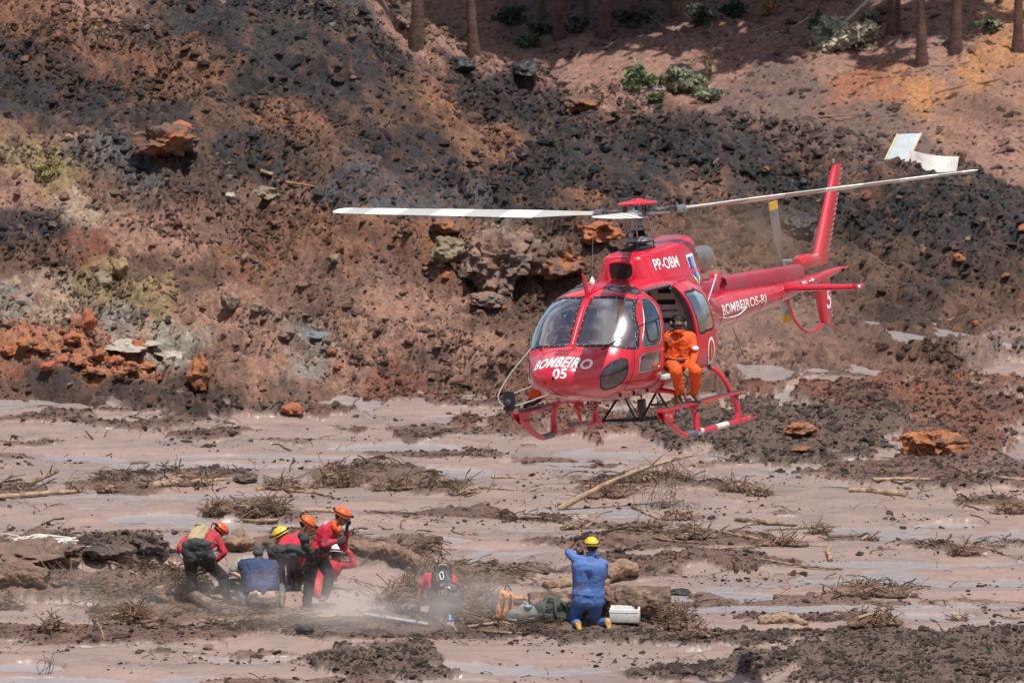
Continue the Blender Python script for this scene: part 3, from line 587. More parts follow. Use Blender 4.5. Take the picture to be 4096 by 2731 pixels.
for reg in REG:
    for lev in (0.0,-BAND[reg[0]]):
        if lev==0 and BAND[reg[0]]==0 or True:
            p=hull(U2,T2); d=sdf(p,reg)-lev; sel=np.abs(d)<.0075
            if not sel.any(): continue
            u,t=U2[sel],T2[sel]
            for it in range(3):
                q=hull(u,t); dd=sdf(q,reg)-lev
                gu=(sdf(hull(u+eps,t),reg)-lev-dd)/eps; gt=(sdf(hull(u,t+eps*10),reg)-lev-dd)/(eps*10)
                # metric
                mu=np.linalg.norm(hull(u+eps,t)-q,axis=-1)/eps+1e-9; mt=np.linalg.norm(hull(u,t+eps*10)-q,axis=-1)/(eps*10)+1e-9
                a=gu/mu; b=gt/mt; g2=np.maximum(a*a+b*b,.15); st=np.clip(dd,-.008,.008)
                u=u-st*a/g2/mu; t=t-st*b/g2/mt
            U2[sel]=u; T2[sel]=t
HV=hull(U2,T2).reshape(-1,3); nu=len(us)
ii,jj=np.meshgrid(np.arange(nu-1),np.arange(NT),indexing='ij'); j2=(jj+1)%NT
HF=np.stack([ii*NT+jj,ii*NT+j2,(ii+1)*NT+j2,(ii+1)*NT+jj],-1).reshape(-1,4)
FC=HV[HF].mean(1); lab=np.zeros(len(HF),int)
names={}; 
for k,reg in enumerate(REG):
    d=sdf(FC,reg); lab[d<-BAND[reg[0]]]=100+k
    if BAND[reg[0]]>0: lab[(d<0)&(d>=-BAND[reg[0]])]=200+k
def sub(name,mask,m,parent,off=0.0,smooth=True):
    f=HF[mask]; ids,inv=np.unique(f,return_inverse=True); v=HV[ids]
    if off:
        n=HN[ids]; v=v+n*off
    return mk(name,v,inv.reshape(f.shape),m,parent,smooth)
# normals
fn=np.cross(HV[HF[:,1]]-HV[HF[:,0]],HV[HF[:,3]]-HV[HF[:,0]]); HN=np.zeros_like(HV)
for k in range(4): np.add.at(HN,HF[:,k],fn)
HN/=np.linalg.norm(HN,axis=1)[:,None]+1e-12
sg=np.sign((HN[:,1]*HV[:,1]+HN[:,2]*(HV[:,2]-1.4)+.3*HN[:,0]*(HV[:,0]+2)).sum()); HN*=sg
if sg<0: HF=HF[:,::-1].copy()
hb=BVHTree.FromPolygons([tuple(p) for p in HV[::1]],[tuple(f) for f in HF.tolist()])
def onh(o,d,off=0.004):
    h=hb.ray_cast(Vector(o),Vector(d).normalized())
    return None if h[0] is None else np.array(h[0])-np.array(Vector(d).normalized())*off
def side_pt(x,z,side=1,off=.004): 
    r=onh((x,side*2.5,z),(0,-side,0),off); return r if r is not None else np.array([x,side*.5,z])
def front_pt(y,z,off=.004):
    r=onh((2,y,z),(-1,0,0),off); return r if r is not None else np.array([-.5,y,z])
def top_pt(x,y,off=.004):
    r=onh((x,y,5),(0,0,-1),off); return r if r is not None else np.array([x,y,2])
body=sub('fuselage',lab==0,red,heli)
ns=('windscreen','windscreen','roof_window','roof_window','chin_window','chin_window','door_window','door_window','lower_door_window','lower_door_window')
for k,reg in enumerate(REG):
    if reg[0]=='open': continue
    pane=sub(ns[k],lab==100+k,{'ws':gl_ws,'sky':gl_dk,'chin':gl_dk,'dw':gl_sd,'dl':gl_sd}[reg[0]],heli)
    sub('window_seal',lab==200+k,blk if reg[0]!='dl' else grey,pane,off=.003)
    if reg[0]=='ws':       # pale rivets round the windscreen
        sh=SH['ws']; g=G(); P=np.array(sh); c=P.mean(0); ring=[]
        for i in range(len(P)):
            a,b=P[i],P[(i+1)%len(P)]
            ring+=[a+(b-a)*t for t in np.linspace(0,1,max(2,int(np.linalg.norm(b-a)/.085)),endpoint=False)]
        for q in ring:
            q2=q+(q-c)/np.linalg.norm(q-c)*.014
            o_=front_pt(reg[1]*q2[0],q2[1],.006); g.ell(o_,(.0065,)*3,n=6)
        g.build('rivets',wht,pane,kind='stuff')
# port door seams
def seam(name,poly,side,r=.006,m=blk,rad=.0,closed=True,par=heli):
    P=np.array(poly); pts=[]
    n=len(P)
    for i in range(n if closed else n-1):
        a,b=P[i],P[(i+1)%n]
        for t in np.linspace(0,1,max(2,int(np.linalg.norm(b-a)/.04)),endpoint=False): pts.append(a+(b-a)*t)
    pts.append(P[0] if closed else P[-1]); pts=np.array(pts)
    q=pts.copy()
    for _ in range(3): q[1:-1]=(q[:-2]+q[1:-1]*2+q[2:])/4
    return G().tube([side_pt(a,b,side,.0) for a,b in q],r,6).build(name,m,par)
for s_ in (1,-1): seam('door_seam',DOOR,s_)
seam('door_seam',[(-1.93,.86),(-3.03,.86),(-3.05,2.05)],-1,closed=False)
# frame inside the port front door window : bright edge + small sliding pane frame
for s_ in (1,-1):
    seam('window_frame',DOORW,s_,.009,grey); seam('window_frame',DOORL,s_,.009,steel)
    seam('sliding_pane_frame',[(-1.53,1.70),(-1.50,1.44),(-1.78,1.44),(-1.86,1.72)],s_,.013,blk)
    seam('sliding_pane_frame',[(-1.40,1.68),(-1.96,1.74)],s_,.010,blk,closed=False)
seam('hull_seam',[(-.98,.68),(-1.14,1.30),(-1.16,1.40)],1,.003,blk,closed=False)
# ---- open doorway: jambs and aft sliding door slid back and held outboard
g=G(); P=np.array(OPEN); P=np.concatenate([P,P[:1]]); ring=[side_pt(*(P[i]+(P[i+1]-P[i])*t),1,.0) for i in range(len(P)-1) for t in np.linspace(0,1,12,endpoint=False)]
ring=np.array(ring); inn=ring-np.array([0,.10,0]); n=len(ring)
mk('door_jamb',np.concatenate([ring,inn]),[(i,(i+1)%n,n+(i+1)%n,n+i) for i in range(n)],grey,heli)
g=G(); g.tube([side_pt(x,2.12,1,-.015) for x in np.linspace(-2.05,-3.0,14)],.022,8); g.build('door_rail',steel,heli)
# sliding door as a curved panel
sx=np.linspace(-2.92,-3.66,46); sz=np.linspace(.82,2.16,80)
bxs=lambda x: -2.30+(x+2.92)*.92
grid=np.array([[side_pt(bxs(x),min(z,2.13),1,0)+np.array([x-bxs(x),.075-.10*max(0,-(x+3.25))**1.2*1.2,z-min(z,2.13)]) for z in sz] for x in sx])
wp=[(-3.0,1.98),(-3.40,2.0),(-3.56,1.92),(-3.56,1.46),(-3.02,1.43)]
wd=poly_sdf(grid[...,[0,2]],shrink(wp,.04),.04)
bd=poly_sdf(grid[...,[0,2]],shrink([(-2.90,2.12),(-3.45,2.18),(-3.68,2.0),(-3.72,1.35),(-3.60,.80),(-2.92,.82)],.09),.09)
a_,b_=np.meshgrid(np.arange(45),np.arange(79),indexing='ij'); F_=np.stack([a_*80+b_,(a_+1)*80+b_,(a_+1)*80+b_+1,a_*80+b_+1],-1).reshape(-1,4); V_=grid.reshape(-1,3)
fw=wd.reshape(-1)[F_].mean(1); fb=bd.reshape(-1)[F_].mean(1)
def panel(name,mask,m,par,th=.03):
    f=F_[mask]; ids,inv=np.unique(f,return_inverse=True); f=inv.reshape(f.shape); v=V_[ids]; nv=len(v)
    if not th: return mk(name,v,f,m,par)
    v2=np.concatenate([v,v-np.array([0,th,0])]); fl=[tuple(x) for x in f]+[tuple(x+nv)[::-1] for x in f]
    E_={}
    for x in f:
        for q in range(4):
            e=(x[q],x[(q+1)%4]); k2=tuple(sorted(e)); E_[k2]=None if k2 in E_ else e
    fl+=[(e[0],e[1],e[1]+nv,e[0]+nv) for e in E_.values() if e]
    o=mk(name,v2,fl,m,par); autosmooth(o,50); return o
sdoor=panel('open_sliding_door',(fw>.035)&(fb<0),red,heli); sdoor['label']='port sliding door slid back along the cabin side'
panel('window_seal',(fw<=.035)&(fw>0),blk,sdoor,.036); dwp=panel('door_window',fw<=0,gl_sd,sdoor,0); dwp.data.update(); (dwp.data.flip_normals() if sum(p.normal[1] for p in dwp.data.polygons)<0 else None)
# door badge: oval crest with white ring
def badge(name,cx,cz,rx,rz,m,off,side=1,n=28,hole=0,pt=None):
    V=[];
    for k in range(n): th=2*math.pi*k/n; V.append((cx+rx*math.cos(th),cz+rz*math.sin(th)))
    if hole:
        W=[(cx+rx*hole*math.cos(2*math.pi*k/n),cz+rz*hole*math.sin(2*math.pi*k/n)) for k in range(n)]
        P=[pt(*v,off) for v in V+W]; F=[(k,(k+1)%n,n+(k+1)%n,n+k) for k in range(n)]
    else: P=[pt(*v,off) for v in V]; F=[tuple(range(n))]
    return mk(name,P,F,m,sdoor,False)
def dpt(x,z,off):
    i=np.clip(np.searchsorted(-sx,-x),1,45); j=np.clip(np.searchsorted(sz,z),1,79); return np.array([x,grid[i,j,1]+off,z])
badge('crest_ring',-3.40,1.13,.155,.20,wht,.006,hole=.76,pt=dpt); badge('crest_field',-3.40,1.13,.118,.152,pmat('crest_red',(.45,.05,.04)),.005,pt=dpt)
g=G(); 
for poly in ([( -3.40,1.25),(-3.37,1.10),(-3.43,1.10)],[(-3.38,1.10),(-3.38,1.02),(-3.42,1.02),(-3.42,1.10)]):
    g.add([dpt(a,b,.010) for a,b in poly],[tuple(range(len(poly)))])
g.build('crest_emblem',yel,sdoor,False)
# ---- cabin interior
g=G(); g.box((-2.15,0,.86),(2.1,1.36,.04)).build('cabin_floor',dgrey,heli)
hr=hull(np.full(48,np.interp(3.2,HT[:,0],HU)),np.arange(48)*2*np.pi/48); hr=hr*np.array([0,.95,1])+np.array([-3.2,0,0]); hr[:,2]=1.45+(hr[:,2]-1.45)*.96
G().loft([hr,hr-np.array([.04,0,0])]).build('cabin_bulkhead',beige,heli)
for i,(y,z,w) in enumerate([(.42,2.02,.20),(.44,1.86,.28),(.46,1.60,.30),(.42,1.40,.26),(-.3,1.9,.2),(-.3,1.6,.2)]):
    G().box((-3.185,y,z),(.02,w,.07),bev=.006).build('bulkhead_slot',blk,heli)
G().box((-3.19,.3,1.74),(.03,.6,.02)).box((-3.19,.18,1.7),(.02,.015,.7)).build('bulkhead_trim',grey,heli)
def shell_in():
    m=(FC[:,0]<-1.75)&(FC[:,0]>-3.2)&(FC[:,2]>1.95)&(lab==0)
    return sub('cabin_ceiling',m,beige,heli,off=-.04)
shell_in()
for y in (.40,-.40):
    st=G(); st.box((-2.02,y,1.02),(.48,.46,.12),bev=.04).box((-2.28,y,1.38),(.11,.44,.70),rot=Matrix.Rotation(R(-12),3,'Y'),bev=.04).box((-2.36,y,1.80),(.08,.24,.16),bev=.03)
    st.box((-2.02,y,.90),(.36,.36,.16)); st.build('pilot_seat',seatm,heli)
g=G(); g.box((-.98,-.02,1.16),(.26,.84,.34),rot=Matrix.Rotation(R(18),3,'Y'),bev=.04).box((-1.04,-.06,1.38),(.30,.62,.16),rot=Matrix.Rotation(R(-10),3,'Y'),bev=.04).box((-1.5,0,.96),(.9,.22,.30),bev=.03).build('instrument_console',cgrey,heli)
for y in (.36,-.36):
    G().tube([(-1.45,y,.84),(-1.52,y,1.05),(-1.50,y,1.18)],.014,8).build('control_stick',blk,heli)
# ---- engine cowling
def ring_c(x,w,zt,zb,wb,n=40,e=3.2):
    out=[]
    for k in range(n):
        th=2*math.pi*k/n; c,s_=math.cos(th),math.sin(th); zc=(zt+zb)/2; hz=(zt-zb)/2
        z=zc+hz*math.copysign(abs(s_)**(2/e),s_); f=(z-zb)/(zt-zb); ww=w+(wb-w)*max(0,1-f)**2.2
        out.append((x,ww*math.copysign(abs(c)**(2/e),c),z))
    return out
st=[(-2.66,.20,2.50,2.17,.30),(-2.69,.28,2.56,2.14,.42),(-2.77,.34,2.595,2.10,.54),(-3.0,.37,2.615,2.05,.62),(-3.4,.385,2.64,2.0,.68),(-3.9,.39,2.68,1.95,.68),(-4.34,.39,2.715,1.9,.60),(-4.40,.385,2.72,1.85,.54),(-4.43,.36,2.69,1.8,.5)]
cow=G().loft([ring_c(*a,e=4.6) for a in st]).build('engine_cowling',red,heli)
cowb=BVHTree.FromPolygons([v.co[:] for v in cow.data.vertices],[p.vertices[:] for p in cow.data.polygons])
def cow_pt(x,z,off=.005):
    q=cowb.ray_cast(Vector((x,2,z)),Vector((0,-1,0))); return np.array(q[0])+[0,off,0] if q[0] is not None else np.array([x,.4,z])
# air intake: dark box let into the front with a raised lip
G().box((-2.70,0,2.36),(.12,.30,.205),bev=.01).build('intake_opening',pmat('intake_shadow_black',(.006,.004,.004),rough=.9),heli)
lip=[(-2.645,y,z) for y,z in [(-.165,2.25),(-.175,2.47),(.175,2.47),(.165,2.25)]]
G().tube(bez(lip+[lip[0],lip[1]],6),.024,8).build('intake_lip',red,heli)
G().loft([ring_c(-2.655,.17,2.485,2.235,.18,e=5),ring_c(-2.63,.155,2.47,2.25,.165,e=5)]).build('intake_throat',pmat('intake_dark',(.01,.004,.005),rough=.7),heli)
G().box((-3.28,0,2.632),(.50,.36,.02)).build('transmission_deck',blk,heli)
G().box((-4.36,.40,2.40),(.13,.015,.12)).build('cowling_vent',grey,cow)
# exhaust pipe
ex=G(); pr=[(-4.40,.205),(-4.75,.215),(-4.80,.20),(-5.15,.195),(-5.46,.20),(-5.46,.185),(-5.1,.18)]
ex.loft([[(x-.10*math.sin(t)*(x<-5.2),rr*.95*math.cos(t),2.30-.03*(abs(x)-4.4)+rr*math.sin(t)) for t in np.arange(28)*2*math.pi/28] for x,rr in pr],cap=False)
ex.build('exhaust_pipe',pmat('exhaust_steel',(.36,.33,.30),rough=.38,metal=.75,var=.15,scale=4,dirt=(.30,.24,.19),dirt_amt=.25,dirt_scale=3),heli)
# ---- tail: drive shaft cover, gearbox fairing, fins, stabiliser
def ring_b(x,zt,w,zb,n=16):
    return [(x,w*math.copysign(abs(math.cos(2*math.pi*k/n))**.5,math.cos(2*math.pi*k/n)),(zt+zb)/2+(zt-zb)/2*math.copysign(abs(math.sin(2*math.pi*k/n))**.5,math.sin(2*math.pi*k/n))) for k in range(n)]
G().loft([ring_b(-5.98,1.97,.10,1.70),ring_b(-7.3,1.93,.095,1.66),ring_b(-8.86,1.885,.085,1.62)]).build('drive_shaft_cover',redm,heli)
G().loft([ring_b(-4.45,2.0,.14,1.75),ring_b(-5.5,1.97,.12,1.70),ring_b(-5.78,1.97,.11,1.70)]).build('shaft_fairing',redm,heli)
G().ell((-5.86,0,1.93),(.10,.10,.12)).build('bearing_hood',red,heli)
G().tube(bez([(-5.93,.0,1.98),(-5.96,.1,1.94),(-5.98,.125,1.84)],6),.016,6).build('fairing_edge',blk,heli)
for i in range(9):
    x=-6.1-i*.33; G().box((x,.10,1.735-(-x-6)*.016),(.03,.012,.022)).build('cover_clip',steel,heli)
def ring_e(x,zc,rz,ry,n=20): return [(x,ry*math.cos(2*math.pi*k/n),zc+rz*math.sin(2*math.pi*k/n)) for k in range(n)]
G().loft([ring_e(-8.80,1.90,.07,.07),ring_e(-8.86,1.90,.11,.11),ring_e(-9.2,1.89,.115,.115),ring_e(-9.5,1.88,.10,.09),ring_e(-9.66,1.88,.05,.04)]).build('gearbox_fairing',red,heli)
def foil(path,name,m,th=.09):
    """path: list of (centre xyz, chord, direction of thickness) -> lofted aerofoil"""
    prof=[(0,0),(.04,.32),(.15,.48),(.35,.5),(.6,.36),(.85,.16),(1,.03),(1,-.03),(.85,-.16),(.6,-.36),(.35,-.5),(.15,-.48),(.04,-.32)]
    return G().loft([[np.array(le)+np.array([-c*a,0,0])+np.array(nv)*b*th*(c/.45) for a,b in prof] for le,c,nv in path]).build(name,m,heli)
fin=foil([((-9.36,0,1.80),.56,(0,1,0)),((-9.50,0,2.02),.50,(0,1,0)),((-9.93,0,2.65),.44,(0,1,0)),((-10.30,0,3.20),.30,(0,1,0)),((-10.335,0,3.235),.26,(0,1,0))],'upper_fin',red,.13)
lf=foil([((-9.42,0,1.66),.55,(0,1,0)),((-9.50,0,1.3),.46,(0,1,0)),((-9.56,0,1.0),.38,(0,1,0)),((-9.62,0,.91),.28,(0,1,0))],'lower_fin',red,.14)
for i in range(17):
    z=2.0+i*.072; x=-9.36-(z-1.8)*.675; c=.56-(z-1.8)*.15
    G().tube([(x-c*.62,.05*(c/.5)+.004,z-.012),(x-c*.98,.012,z+.01)],.0045,5).build('rib',pmat('rib_pale_red',(.6,.25,.28)) if i==0 else bpy.data.materials['rib_pale_red'],fin)
for i in range(9):
    z=1.02+i*.06
    G().tube([(-9.50-(1.3-z)*.1-.30,.05,z-.012),(-9.50-(1.3-z)*.1-.44,.015,z+.01)],.0045,5).build('rib',bpy.data.materials['rib_pale_red'],lf)
G().lathe([(.02,0),(.022,.05),(.018,.07),(.0,.07)],(-10.33,0,3.25)).build('beacon_base',steel,heli)
stb=foil([((-7.90,1.26,1.60),.36,(0,0,1)),((-7.93,0,1.60),.46,(0,0,1)),((-7.90,-1.26,1.60),.36,(0,0,1))],'stabiliser',red,.11)
for s_ in (1,-1):
    nl=G().loft([[(x,s_*1.29+.025*math.cos(t),1.60+rr*math.sin(t)) for t in np.arange(10)*.628] for x,rr in [(-7.98,.012),(-8.02,.035),(-8.2,.035),(-8.27,.01)]]).build('navigation_light',red,stb)
    G().ell((-8.05,s_*1.315,1.60),(.035,.02,.025)).build('lamp',wht,nl)
G().tube(bez([(-8.20,0,1.48),(-8.42,0,1.30),(-8.58,0,1.09),(-8.81,0,.94),(-9.1,0,.85),(-9.42,0,.865),(-9.64,0,.93),(-9.70,0,.93)],8),.024,8).build('tail_guard',red,heli)
G().tube([(-9.72,0,.94),(-9.95,0,.87),(-10.28,0,.74)],[.03,.02,.012],8).build('tail_skid',red,heli)
G().tube([(-10.25,0,1.69),(-10.62,0,1.67)],.017,8).build('tail_spike',red,heli)
# tail rotor on the starboard side
tr=bpy.data.objects.new('tail_rotor',None); col.objects.link(tr); tr.parent=heli; tr.location=(-9.09,-.40,1.90); tr.rotation_euler=(0,R(9),0)
G().lathe([(.03,-.08),(.04,-.04),(.055,-.03),(.055,.03),(.03,.05),(.02,.09)],axis=(0,1,0)).box((0,-.0,0),(.26,.03,.03)).build('rotor_hub',dgrey,tr)
G().tube([(0,.05,0),(0,.36,0)],.04,10).tube([(.1,.1,0),(.45,.28,.02)],.02,8).build('gearbox_shaft',grey,tr)
for s_ in (1,-1):
    b_=G()
    prof=[(0,0),(.05,.3),(.3,.5),(.7,.3),(1,0),(.7,-.3),(.3,-.5),(.05,-.3)]
    def sec(z,c,tw,ox=0): 
        return [( (.5-a)*c*math.cos(tw)-b*.022*math.sin(tw)+ox, (.5-a)*c*math.sin(tw)+b*.022*math.cos(tw), s_*z) for a,b in prof]
    b_.loft([sec(.06,.06,-.1),sec(.18,.08,-.25),sec(.30,.18,-.38),sec(.80,.18,-.38),]).build('tail_rotor_blade',dgrey if False else grey,tr)
    G().loft([sec(.80,.182,-.38),sec(.92,.182,-.38)]).build('blade_tip',yel,tr)
# ---- main rotor
mast=G(); mast.tube([(-3.35,0,2.60),(-3.35,0,2.72)],.10,16).lathe([(.0,2.62),(.22,2.63),(.23,2.65),(.12,2.67)],(-3.35,0,0)).build('mast_base',dgrey,heli)
bt=[]; 
for k in range(9): bt+= [(.105-.004*k,2.79+k*.012),(.078-.003*k,2.796+k*.012)]
G().lathe(bt,(-3.35,0,0)).build('rubber_boot',blk,heli)
G().lathe([(.13,2.70),(.19,2.715),(.21,2.74),(.20,2.765),(.12,2.785),(.10,2.80)],(-3.35,0,0)).build('swashplate',grey,heli)
G().lathe([(.075,2.89),(.085,2.93),(.06,2.95),(.055,3.06),(.10,3.10)],(-3.35,0,0)).build('rotor_mast',grey,heli)
for a in (.3,2.4,4.5):
    c,s_=math.cos(a),math.sin(a)
    G().tube([(-3.35+.22*c,.22*s_,2.62),(-3.35+.215*c,.215*s_,2.74)],.014,8).build('servo_rod',dgrey,heli)
    G().tube([(-3.35+.19*c,.19*s_,2.76),(-3.35+.24*c,.24*s_,2.92),(-3.35+.235*c,.235*s_,3.08)],.012,8).build('pitch_link',grey,heli)
G().tube([(-3.35,-.07,2.9),(-3.35,-.19,2.86),(-3.33,-.21,2.78)],.016,8).tube([(-3.35,.07,2.9),(-3.37,.17,2.88)],.014,8).build('scissor_link',grey,heli,kind='stuff')
rot=bpy.data.objects.new('main_rotor',None); col.objects.link(rot); rot.parent=heli; rot.location=(-3.35,0,3.12)
rot.rotation_euler=(0,0,0); rot.matrix_local=Matrix.Translation((-3.35,0,3.12))@(_rot(0,.0236,.0196)).to_4x4()
G().lathe([(.0,.222),(.07,.222),(.085,.205),(.13,.202),(.14,.192),(.268,.178),(.292,.155),(.275,.13),(.0,.125)],n=40).build('hub_cap',red,rot)
G().lathe([(.10,.04),(.10,.135)]).box((0,.2,.09),(.1,.03,.1)).box((0,-.2,.09),(.1,.03,.1)).box((.2,0,.09),(.03,.1,.1)).box((-.2,0,.09),(.03,.1,.1)).build('cap_support',grey,rot)
st=G()
st.lathe([(.0,.05),(.14,.05),(.16,.0),(.15,-.06),(.10,-.08),(.0,-.08)])
for k in range(3):
    a=2.42491+k*2*math.pi/3; c,s_=math.cos(a),math.sin(a); Rz=Matrix.Rotation(a,3,'Z')
    st.box((.28*c,.28*s_,-.01),(.36,.20,.03),rot=Rz,bev=.008).box((.16*c,.16*s_,.03),(.12,.12,.06),rot=Rz)
    a2=a+math.pi/3
    st.box((.19*math.cos(a2),.19*math.sin(a2),.0),(.16,.16,.05),rot=Matrix.Rotation(a2,3,'Z'),bev=.01)
st.build('rotor_star',grey,rot)
CONE=.0396; TW=R(13)
for k in range(3):
    a=2.42491+k*2*math.pi/3; be=bpy.data.objects.new('rotor_blade',None); col.objects.link(be); be.parent=rot
    be.matrix_local=(Matrix.Rotation(a,3,'Z')@Matrix.Rotation(-CONE,3,'Y')).to_4x4()
    sl=G(); sl.box((.42,.05,.035),(.56,.035,.03),bev=.006).box((.42,-.05,.035),(.56,.035,.03),bev=.006).box((.42,0,-.035),(.56,.12,.018),bev=.005)
    sl.box((.66,0,0),(.16,.15,.11),bev=.012).tube([(.62,.0,.05),(.62,0,.09)],.025,8).tube([(.70,-.1,.0),(.70,.13,.0)],.016,8).tube([(.5,.06,-.05),(.25,.16,-.06)],.014,8)
    sl.build('blade_sleeve',grey,be)
    prof=[(0,0),(.02,.22),(.1,.42),(.28,.5),(.6,.34),(1,.04),(1,-.04),(.6,-.2),(.28,-.34),(.1,-.3),(.02,-.18)]
    # clockwise rotor seen from above: leading edge towards -y in the blade's own frame
    def bs(x,ch,tw,th):
        out=[]
        for p,q in prof:
            yy=-(.28-p)*ch*1.0; zz=q*th
            out.append((x,yy*math.cos(tw)-zz*math.sin(tw)*-1,-yy*math.sin(tw)+zz*math.cos(tw)))
        return out
    G().loft([bs(.70,.12,TW,.06),bs(.95,.14,TW,.055),bs(1.25,.20,TW,.05),bs(1.72,.355,TW*.95,.045)]).build('blade_root',[blade_g,blade_b,grey][0],be)
    G().loft([bs(.985,.147,TW,.058),bs(1.03,.155,TW,.057)],cap=False).build('blade_band',yel,be)
    xs=[1.72,2.30,2.95,3.55,4.15,4.75,5.15]
    for i in range(6):
        G().loft([bs(xs[i],.355,TW*(1-.07*i),.043),bs(xs[i+1],.355,TW*(1-.07*(i+1)),.043)],cap=False).build('blade_panel',[blade_w,blade_g][i%2],be)
    G().loft([bs(5.15,.355,TW*.58,.043),bs(5.34,.30,TW*.57,.036),bs(5.42,.18,TW*.56,.02),bs(5.44,.08,TW*.56,.01)]).build('blade_tip',blade_w,be)
# ---- landing gear
skm=red
for s_ in (1,-1):
    y=s_*1.13
    sk=G().tube(bez([(-1.42,y,.40),(-1.60,y,.26),(-1.92,y,.10),(-2.12,y,.05),(-2.35,y,.05),(-3.2,y,.05),(-4.2,y,.055)],10),.043,12).build('skid_tube',red,heli)
    G().tube([(-2.13,y,.05),(-2.42,y,.052)],.048,12).build('skid_sleeve',tapeb,sk)
    G().tube([(-2.46,y,.051),(-2.66,y,.051)],.046,12).build('skid_tape',tapew,sk)
    G().tube([(-3.12,y,.051),(-3.52,y,.052)],.046,12).build('skid_tape',tapew,sk)
    G().tube([(-4.15,y,.055),(-4.33,y,.07)],[.05,.03],10).build('skid_end',red,sk)
    G().box((-4.42,y,.055),(.30,.05,.010),rot=Matrix.Rotation(R(3),3,'Y')).build('skid_spring',red,sk)
    # front bracket with lightening holes and footstep
    br=G().prism([(-1.28,.48),(-1.62,.47),(-1.60,.30),(-1.46,.30),(-1.30,.40)],.02,lambda a,b,c:(a,y+c+.05*s_,b)).prism([(-1.28,.48),(-1.62,.47),(-1.60,.30),(-1.46,.30),(-1.30,.40)],.02,lambda a,b,c:(a,y+c-.05*s_,b)).build('step_bracket',red,heli,False)
    for hx,hz in ((-1.50,.385),(-1.37,.42)):
        G().lathe([(.026,-.012),(.026,.012)],(hx,y+.05*s_,hz),axis=(0,1,0),n=14).build('bracket_hole',pmat('hole_pale',(.42,.34,.30)) if 'hole_pale' not in bpy.data.materials else bpy.data.materials['hole_pale'],br)
    stp=G().box((-2.70,y,.475),(2.86,.15,.035),bev=.008).build('footstep',red,heli)
    G().box((-2.72,y,.496),(2.70,.10,.008)).build('grip_strip',dgrey,stp)
    G().box((-4.15,y,.475),(.06,.13,.04),bev=.01).build('step_cap',blk,stp)
# cross tubes (arched) : front and rear
for x0,x1 in ((-2.50,-2.50),(-3.92,-3.50)):
    for s_ in (1,-1):
        y=s_*1.13; xm=(x0*.4+x1*.6)
        if x1==x0: pts=[(x0,s_*.3,.66),(x0,s_*.62,.655),(x0+.03,s_*.88,.60),(x0+.05,s_*1.05,.45),(x0,s_*1.12,.25),(x0-.02,y,.09)]
        else: pts=[(x1+.05,s_*.3,.76),(x1,s_*.65,.90),(x1-.03,s_*.92,.88),(x1-.12,s_*1.06,.72),(x1-.22,s_*1.12,.50),(x0+.05,y,.28),(x0,y,.09)]
        ct=G().tube(bez(pts,8),.037,12).build('cross_tube',red,heli)
        G().loft([[(x0+a*math.cos(t),y+b*math.sin(t),z) for t in np.arange(12)*math.pi/6] for a,b,z in ((.10,.05,.06),(.075,.048,.12),(.045,.042,.24),(.037,.037,.34))]).build('saddle',red,ct)
        G().tube([(x0+.0,y-s_*.02,.40),(x0,y,.46)],.05,8).build('step_clamp',red,ct)
        if x1!=x0: G().tube(bez(pts,8)[9:18],.039,12,cap=False).build('tube_sleeve',dgrey,ct)
# ---- belly gear: cargo hook frame, landing light, wire cutters
fr=G(); A_=[(-2.42,.30,.24),(-2.42,-.30,.24),(-3.50,.30,.16),(-3.50,-.30,.16)]; Tt=[(-3.05,.28,.60),(-3.05,-.28,.60)]
for a,b in ((A_[0],Tt[0]),(A_[1],Tt[1]),(A_[2],Tt[0]),(A_[3],Tt[1]),(A_[0],A_[1]),(A_[2],A_[3]),(A_[0],A_[2]),(A_[1],A_[3]),((-2.8,.3,.42),(-3.3,.3,.38)),(A_[0],(-2.0,.3,.60))): fr.tube([a,b],.018 if a[0]!=A_[0][0] or b[0]!=-2.0 else .008,7)
for a in A_: fr.ell(a,(.03,)*3,n=8)
fr.build('cargo_hook_frame',blk,heli)
G().box((-3.1,0,.38),(.12,.10,.20),bev=.02).ell((-3.1,0,.25),(.06,.05,.07)).tube([(-3.1,0,.5),(-3.0,.05,.62)],.015).build('cargo_hook',dgrey,heli)
G().box((-2.9,0,.61),(.9,.5,.05),bev=.01).build('belly_panel',red,heli)
G().tube(bez([(-3.3,.4,.6),(-3.38,.42,.35),(-3.30,.4,.2),(-3.2,.36,.3)],6),.006,6).tube(bez([(-2.9,.32,.6),(-2.95,.33,.42),(-2.9,.34,.34)],6),.006,6).build('hook_cable',blk,heli)
ll=G().lathe([(.0,-.06),(.05,-.055),(.085,-.02),(.095,.02),(.09,.03)],(-1.72,-.12,.545),axis=(1,0,-.12),n=20).build('landing_light',red,heli)
G().lathe([(.0,.0),(.07,.0),(.068,-.01)],(-1.688,-.12,.541),axis=(1,0,-.12),n=16).build('light_glass',pmat('lamp_dark',(.05,.05,.05),rough=.3),ll)
for k in range(7):
    a=k*math.pi/3; r_=.0 if k==6 else .042
    G().ell((-1.675,-.12+r_*math.cos(a),.541+r_*math.sin(a)),(.008,.016,.016),n=8).build('lamp_cell',steel,ll)
G().prism([(-1.05,.64),(-1.20,.62),(-1.62,.50),(-1.60,.60),(-1.45,.66)],.02,lambda a,b,c:(a,-.22+c,b)).prism([(-1.42,.60),(-1.30,.56),(-1.52,.28),(-1.55,.28)],.02,lambda a,b,c:(a-.0,-.22+c,b)).tube([(-1.12,-.22,.60),(-1.06,-.22,.68)],.02).build('lower_wire_cutter',red,heli,False)
